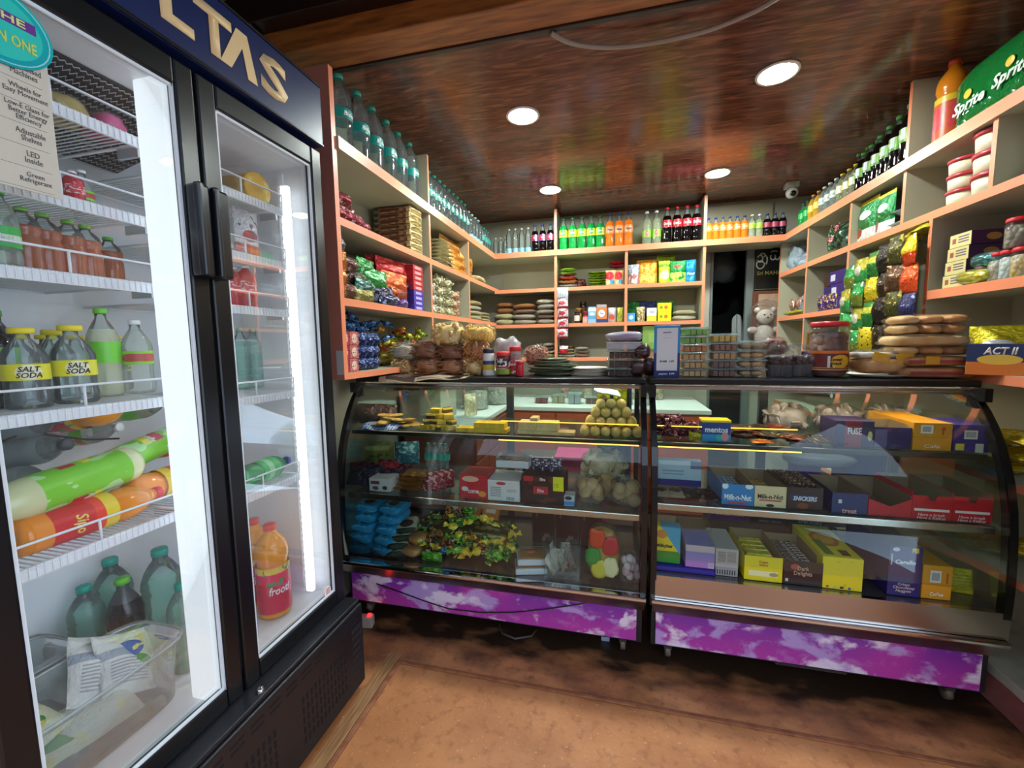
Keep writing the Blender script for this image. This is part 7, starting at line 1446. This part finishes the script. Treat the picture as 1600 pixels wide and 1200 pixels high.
for nm, x0, x1, yy in (('support crate under the purple and black boxes', 1105, 1236, 2.13), ('support crate under the navy chocolate box', 1236, 1312, 2.13)):
    a, b = ony(x0, 850, yy).x, ony(x1, 850, yy).x; carton('low grey '+nm, ((a+b)/2, yy+.07, Z3b), b-a-.01, .13, .098, 0, mat('3A3A3C', .6))
t = thing('vent_plate', 'silver slotted vent plate at the back of the right case', 'vent', (ony(1335, 815, 2.36).x, 2.36, Z3b+.02)); MB().rbox(-.10, .10, -.004, .004, 0, .20, .002).build('plate', mat('7A8084', .35, .7), t); m = MB()
for k in range(14): m.box(-.09+k*.0135, -.084+k*.0135, -.0048, -.004, .13, .18)
m.build('slots', mat('C8CCCC', .4), t)['kind'] = 'stuff'
t = box2('tall violet chocolate carton on the case floor', 1388, 1440, 854, 931, Z3b, pm('281A66', ('e', 'x', .2, .11, 'z', .93, .04, 'D0CCD8'), ('r', 'x', .68, .88, 'z', .88, .98, 'D8C02A'), ('r', 'x', .06, .10, 'z', .62, .84, 'C8C4D8'), ('n', 3, .68, '30227A')), Y=1.785, d=.30, open_=True, lip=None, txt='Cagello', tcol='F0ECF4', tw=.62, th=.11, tz=.68, bold=.03, shear=.1)
text('Crispy\nChocolatey\nNuggets', .07, .04, 'D8C8C0', t, (0, -.1512, .035), 0, 'lettering', shear=.15, bold=.01)
box2('yellow carton with barcode and arrow on the case floor', 1441, 1488, 884, 934, Z3b, pm('D8961E', ('z', .42, .45, 'B8781A'), ('n', 5, .66, 'E0AC3A')), Y=1.79, d=.16, patches=((.25, .62, .5, .85, 'E4E0DC'), (.29, .58, .54, .81, BARCODE), (.8, .85, .5, .8, 'C8401E')), txt='Coffee', tcol='F0ECE4', tw=.45, th=.1, tz=.16)
c, w, h, rz = D(1487, 1536, 890, 922, Z3b+.03, 1.82, .08); pouch('lime yellow packet beside the yellow carton', 'packet', (c.x, c.y, Z3b), w, h*1.1, .06, -.15, foil('C8C02A', ('l', 'x', .1, .9, 'z', .15, .8, 9, 'A8A01E'), metal=.1), seed=2, tilt=-.2)

# ================================================================== DOORWAY, CEILING AND FLOOR DETAILS
sx0, sx1 = 1.275, 1.56
t = thing('name_board', 'black name board with white and gold lettering beside the doorway', 'sign', ((sx0+sx1)/2, 4.31, 1.875))
MB().rbox(-.14, .14, -.012, .012, 0, .40, .004).build('board', mat('0C1410', .4), t)
MB().box(-.139, .139, -.0135, -.0125, .006, .010).build('rule_line', mat('6A7A5A', .5), t)
def stroke(pts, name='letter_stroke', r=.006, col='C8CCC8'):
    m = MB(); m.tube(pts, r, 6); o = m.build(name, mat(col, .5), t); o.scale = (1, .25, 1); o.location = (0, -.0135, 0)
def arc(cx, cz, rx, rz, a0, a1, n=14): return [(cx+rx*math.cos(a0+(a1-a0)*k/n), 0, cz+rz*math.sin(a0+(a1-a0)*k/n)) for k in range(n+1)]
stroke(arc(-.105, .285, .022, .030, 3.6, 9.0)); stroke(arc(-.085, .315, .020, .016, 3.4, -.6)); stroke(arc(-.10, .235, .032, .040, 2.6, 6.6)); stroke(arc(-.062, .27, .016, .04, -1.2, 2.4)); stroke([(-.12, 0, .255), (-.10, 0, .265), (-.075, 0, .25)])
stroke(arc(.0, .295, .020, .026, 2.4, 7.0)); stroke(arc(.035, .295, .018, .026, 2.6, 6.4)); stroke(arc(.01, .335, .025, .012, 3.0, .2)); stroke(arc(.062, .31, .014, .028, -1.5, 1.8))
stroke(arc(.10, .30, .022, .026, 2.4, 7.2)); stroke(arc(.105, .338, .022, .01, 3.0, .2))
text('Sri MAHA', .20, .035, 'A89A5A', t, (-.025, -.0135, .155), 0, 'lettering', bold=.02)
t = thing('wooden_board', 'brown wooden board below the name board', 'board', (1.415, 4.30, 1.0)); MB().rbox(-.155, .155, .0, .02, 0, .87, .003).build('board', mat('5A3020', .5, var=('7A4A30', 8, .3, .7, (9, 1, 1))), t); MB().box(-.10, .155, -.002, 0, .1, .84).build('poster', mat('9A7A60', .6, var=('C8A890', 6, .3, .7)), t)
c = ony(1206, 490, 4.22); t = thing('plush_toy', 'white plush toy wrapped in clear plastic beside the doorway', 'soft toy', (c.x-.05, 4.235, 1.32)); PL = mat('C8C0B4', .9, bump=(80, .4, 3))
m = MB(); m.ball((0, 0, .14), .085, sq=(1, .8, 1.2)); m.ball((0, -.01, .31), .075, sq=(1, .85, .9)); m.ball((-.065, 0, .37), .026); m.ball((.065, 0, .37), .026); m.ball((-.10, -.01, .19), .04, sq=(1.2, .8, .8)); m.ball((.10, -.01, .19), .04, sq=(1.2, .8, .8)); m.ball((-.05, -.03, .05), .045, sq=(.9, 1.2, .9)); m.ball((.05, -.03, .05), .045, sq=(.9, 1.2, .9)); m.build('body', PL, t)
for s_ in (-1, 1): MB().ball((s_*.026, -.068, .325), .007).build('eye', BLACK, t)
MB().ball((0, -.078, .30), .008).build('nose', mat('5A3A3A', .4), t); blob(.27, .16, .46, 71, .15, 28, 16, 2.6).build('clear_film', BAG, t)
t = thing('hanging_bag', 'clear plastic bag hanging in the dark doorway', 'plastic bag', (1.05, 4.50, 1.98)); blob(.26, .10, .30, 72, .4, 28, 16, 2.4).build('film', film('D0D8DC', '8A98A0', .15, .6, .2, (10, 1, 3)), t)
t = thing('hanging_cloth', 'pale cloth hanging at the right of the doorway', 'cloth', (1.18, 4.40, 1.15)); m = MB(); n = 16; vs = []
for j in range(7):
    for i in range(n+1): u = i/n; vs.append((-.06+.12*u*(1-.25*(j/6)), .012*math.sin(u*14)-.01, .52*j/6-.06*(abs(u-.5)*2)**2*(j == 6)))
m.add(vs+[(x, y+.004, z) for x, y, z in vs], [(j*(n+1)+i, j*(n+1)+i+1, (j+1)*(n+1)+i+1, (j+1)*(n+1)+i) for j in range(6) for i in range(n)]+[(7*(n+1)+j*(n+1)+i, 7*(n+1)+(j+1)*(n+1)+i, 7*(n+1)+(j+1)*(n+1)+i+1, 7*(n+1)+j*(n+1)+i+1) for j in range(6) for i in range(n)], 0, True); m.build('cloth', mat('8A908E', .8), t)
# dome-less security camera
t = thing('security_camera', 'small white security camera under the ceiling at the back', 'camera', (1.41, 3.93, 2.56)); MB().rbox(-.045, .045, -.03, .05, .085, .129, .006).build('mount', mat('C8C8C4', .4), t)
MB().ball((0, 0, .045), .042, 16, 10).build('head', mat('C4C4C0', .35), t); o = MB().lathe([(.040, -.03), (.040, .02), (.030, .030), (.0001, .030)], 20).build('hood', mat('C4C4C0', .35), t); o.location = (0, -.01, .045); o.rotation_euler = (R90+.35, 0, -.1)
o = MB().lathe([(.022, 0), (.022, .004), (.0001, .006)], 16).build('lens', mat('0A0A0C', .1), t); o.location = (-.002, -.037, .032); o.rotation_euler = (R90+.35, 0, -.1)
# conduit hanging below the ceiling
m = MB(); pts = []
ctrl = [onz(861, 52, 2.66), onz(895, 68, 2.655), onz(945, 74, 2.65), onz(1000, 70, 2.65), onz(1055, 60, 2.65), onz(1110, 46, 2.655), onz(1170, 22, 2.66), onz(1215, -3, 2.665), onz(1250, -25, 2.66)]
for i in range(len(ctrl)-1):
    p0, p1, p2, p3 = ctrl[max(i-1, 0)], ctrl[i], ctrl[i+1], ctrl[min(i+2, len(ctrl)-1)]
    for k in range(6):
        s_ = k/6; pts.append(.5*((2*p1)+(p2-p0)*s_+(2*p0-5*p1+4*p2-p3)*s_*s_+(-p0+3*p1-3*p2+p3)*s_**3))
m.tube(pts, .009, 10); tag(m.build('conduit_pipe', mat('9A8E80', .45)), 'pale flexible conduit sagging under the dark ceiling', 'conduit')
# cable across the left showcase skirt, power strip, feet clutter
m = MB(); P_ = [ony(x, y, 1.786) for x, y in ((588, 912), (625, 925), (660, 938), (700, 951), (750, 957), (800, 957), (850, 952), (900, 945), (918, 941))]; m.tube(P_, .003, 6); tag(m.build('cable', BLACK), 'thin black cable drooping across the purple cloud skirt', 'cable')
m = MB(); P_ = [onz(780, 975, .012), onz(785, 990, .012), onz(805, 998, .012), onz(830, 994, .012), onz(838, 984, .012)]; m.tube(P_, .005, 6); tag(m.build('cable', mat('4A423A', .5)), 'grey cable loop on the floor under the left showcase', 'cable')
t = thing('power_strip', 'white power strip with red light by the cooler foot', 'power strip', (onz(573, 978, 0).x, onz(573, 978, 0).y, .0), .2); MB().rbox(-.035, .035, -.02, .02, 0, .055, .004).build('body', mat('A8988A', .45), t); MB().rbox(.008, .026, -.008, .01, .055, .064, .002).build('switch', emis('FF1A1A', 6), t)
o = MB().rbox(-.02, .02, -.012, .012, 0, .035, .005).build('plastic_clip', mat('9AA8C0', .4)); o.location = (onz(946, 1000, 0).x, onz(946, 1000, 0).y, 0); tag(o, 'small pale plastic clip on the floor by the caster', 'clip')
o = MB().rbox(-.13, .13, -.02, .02, 0, .025, .003).build('drip_tray', mat('3A3230', .5)); o.location = (ony(1262, 1052, 1.84).x, 1.84, .062); tag(o, 'dark drip tray slung under the right showcase', 'drip tray')
# ================================================================== BACK WORKTOP AND BEHIND THE COUNTER
WT = .8725
for i, (x, y) in enumerate(((-1.12, 3.30), (-1.02, 3.62))):
    t = thing('clear_canister', ('nearer', 'farther')[i]+' big round clear canister on the left worktop', 'canister', (x, y, WT)); R_ = .11
    MB().lathe([(R_*.9, 0), (R_, .01), (R_, .20), (R_*.94, .215)], 28, cap=False).build('body', CLEAR, t); MB().lathe([(R_, .212), (R_*1.03, .216), (R_*1.03, .236), (R_*.9, .244), (.0001, .246)], 28, cap=False).build('lid', film('F0F6F6', 'D0DCDC', .35, .9, .1), t); MB().lathe([(.0001, .004), (R_*.9, .008), (R_*.92, .15), (.0001, .16)], 24, cap=False).build('contents', crumbs('B8B0A0', 'D8D4CC', 40), t)
carton('tall grey panel box standing on the left worktop', (-1.24, 2.86, WT), .30, .12, .30, R90, mat('A8A898', .5))
pouch('cream pouch standing beside the grey box', 'packet', (-1.05, 2.98, WT), .12, .17, .06, R90-.6, F('C8BC98', 'E0D8C0'), seed=2, gusset=True)
for i in range(7): clamshell(ORD[i]+' clear food tray from left on the back worktop', (-.62+.15*i, 3.72+.03*(i % 2), WT), .13, .11, .07+.02*(i % 3), 0, mat(('8A3A3A', 'B8A888', 'A8B0B8', '7A4A3A')[i % 4], .5), (2, 2), group='clear trays on the back worktop')
for i in range(5): jar(ORD[i]+' white-lid jar from left at the back of the worktop', (-.45+.22*i, 4.10, WT), .05, .16, 'D8D8D4', CLEAR, None, crumbs(('A84A44', 'C8B088', '8A6A4A', 'B8B0A8', 'A88A5A')[i], 'D8D0C0', 45), group='jars at the back of the worktop')
t = thing('hanging_apron', 'navy cloth hanging behind the laddu pyramid', 'cloth', (ony(960, 640, 2.55).x, 2.56, .55)); m = MB(); n = 18; vs = [(-.10+.2*i/n, .012*math.sin(i*1.7), z) for z in (0, .25, .5, .68) for i in range(n+1)]
m.add(vs+[(x, y+.004, z) for x, y, z in vs], [(j*(n+1)+i, j*(n+1)+i+1, (j+1)*(n+1)+i+1, (j+1)*(n+1)+i) for j in range(3) for i in range(n)]+[(4*(n+1)+j*(n+1)+i, 4*(n+1)+(j+1)*(n+1)+i, 4*(n+1)+(j+1)*(n+1)+i+1, 4*(n+1)+j*(n+1)+i+1) for j in range(3) for i in range(n)], 0, True); m.build('cloth', mat('24365E', .8), t)
MB().tube([(-.12, .006, .682), (.12, .006, .682)], .006, 8).build('hanging_rod', DARKM, t)
for s_ in (-1, 1): MB().tube([(s_*.12, .006, .682), (s_*.12, -.135, .68)], .005, 8).build('bracket', DARKM, t)
t = thing('plastic_crate', 'pink plastic crate on the floor behind the counter', 'crate', (-.20, 2.95, 0)); c_ = mat('B8386A', .45)
for (a, b, e, f) in ((-.18, .18, -.13, -.122), (-.18, .18, .122, .13), (-.18, -.172, -.122, .122), (.172, .18, -.122, .122)): MB().box(a, b, e, f, 0, .62).build('side', c_, t)
MB().box(-.18, .18, -.13, .13, 0, .008).build('base', c_, t); MB().rbox(-.19, .19, -.14, .14, .60, .63, .004).build('rim', c_, t)
t = thing('weighing_scale', 'blue weighing scale standing behind the white carton', 'scale', (ony(838, 720, 2.2).x, 2.24, Z2a)); MB().rbox(-.09, .09, -.07, .07, 0, .11, .02).build('body', mat('6A98CC', .4), t); MB().rbox(-.07, .05, -.074, -.069, .02, .08, .003).build('display', mat('15181C', .2), t); MB().rbox(-.10, .10, -.08, .08, .125, .133, .003).build('pan', STEEL, t); MB().lathe([(.012, .11), (.012, .126)], 12).build('post', STEEL, t)
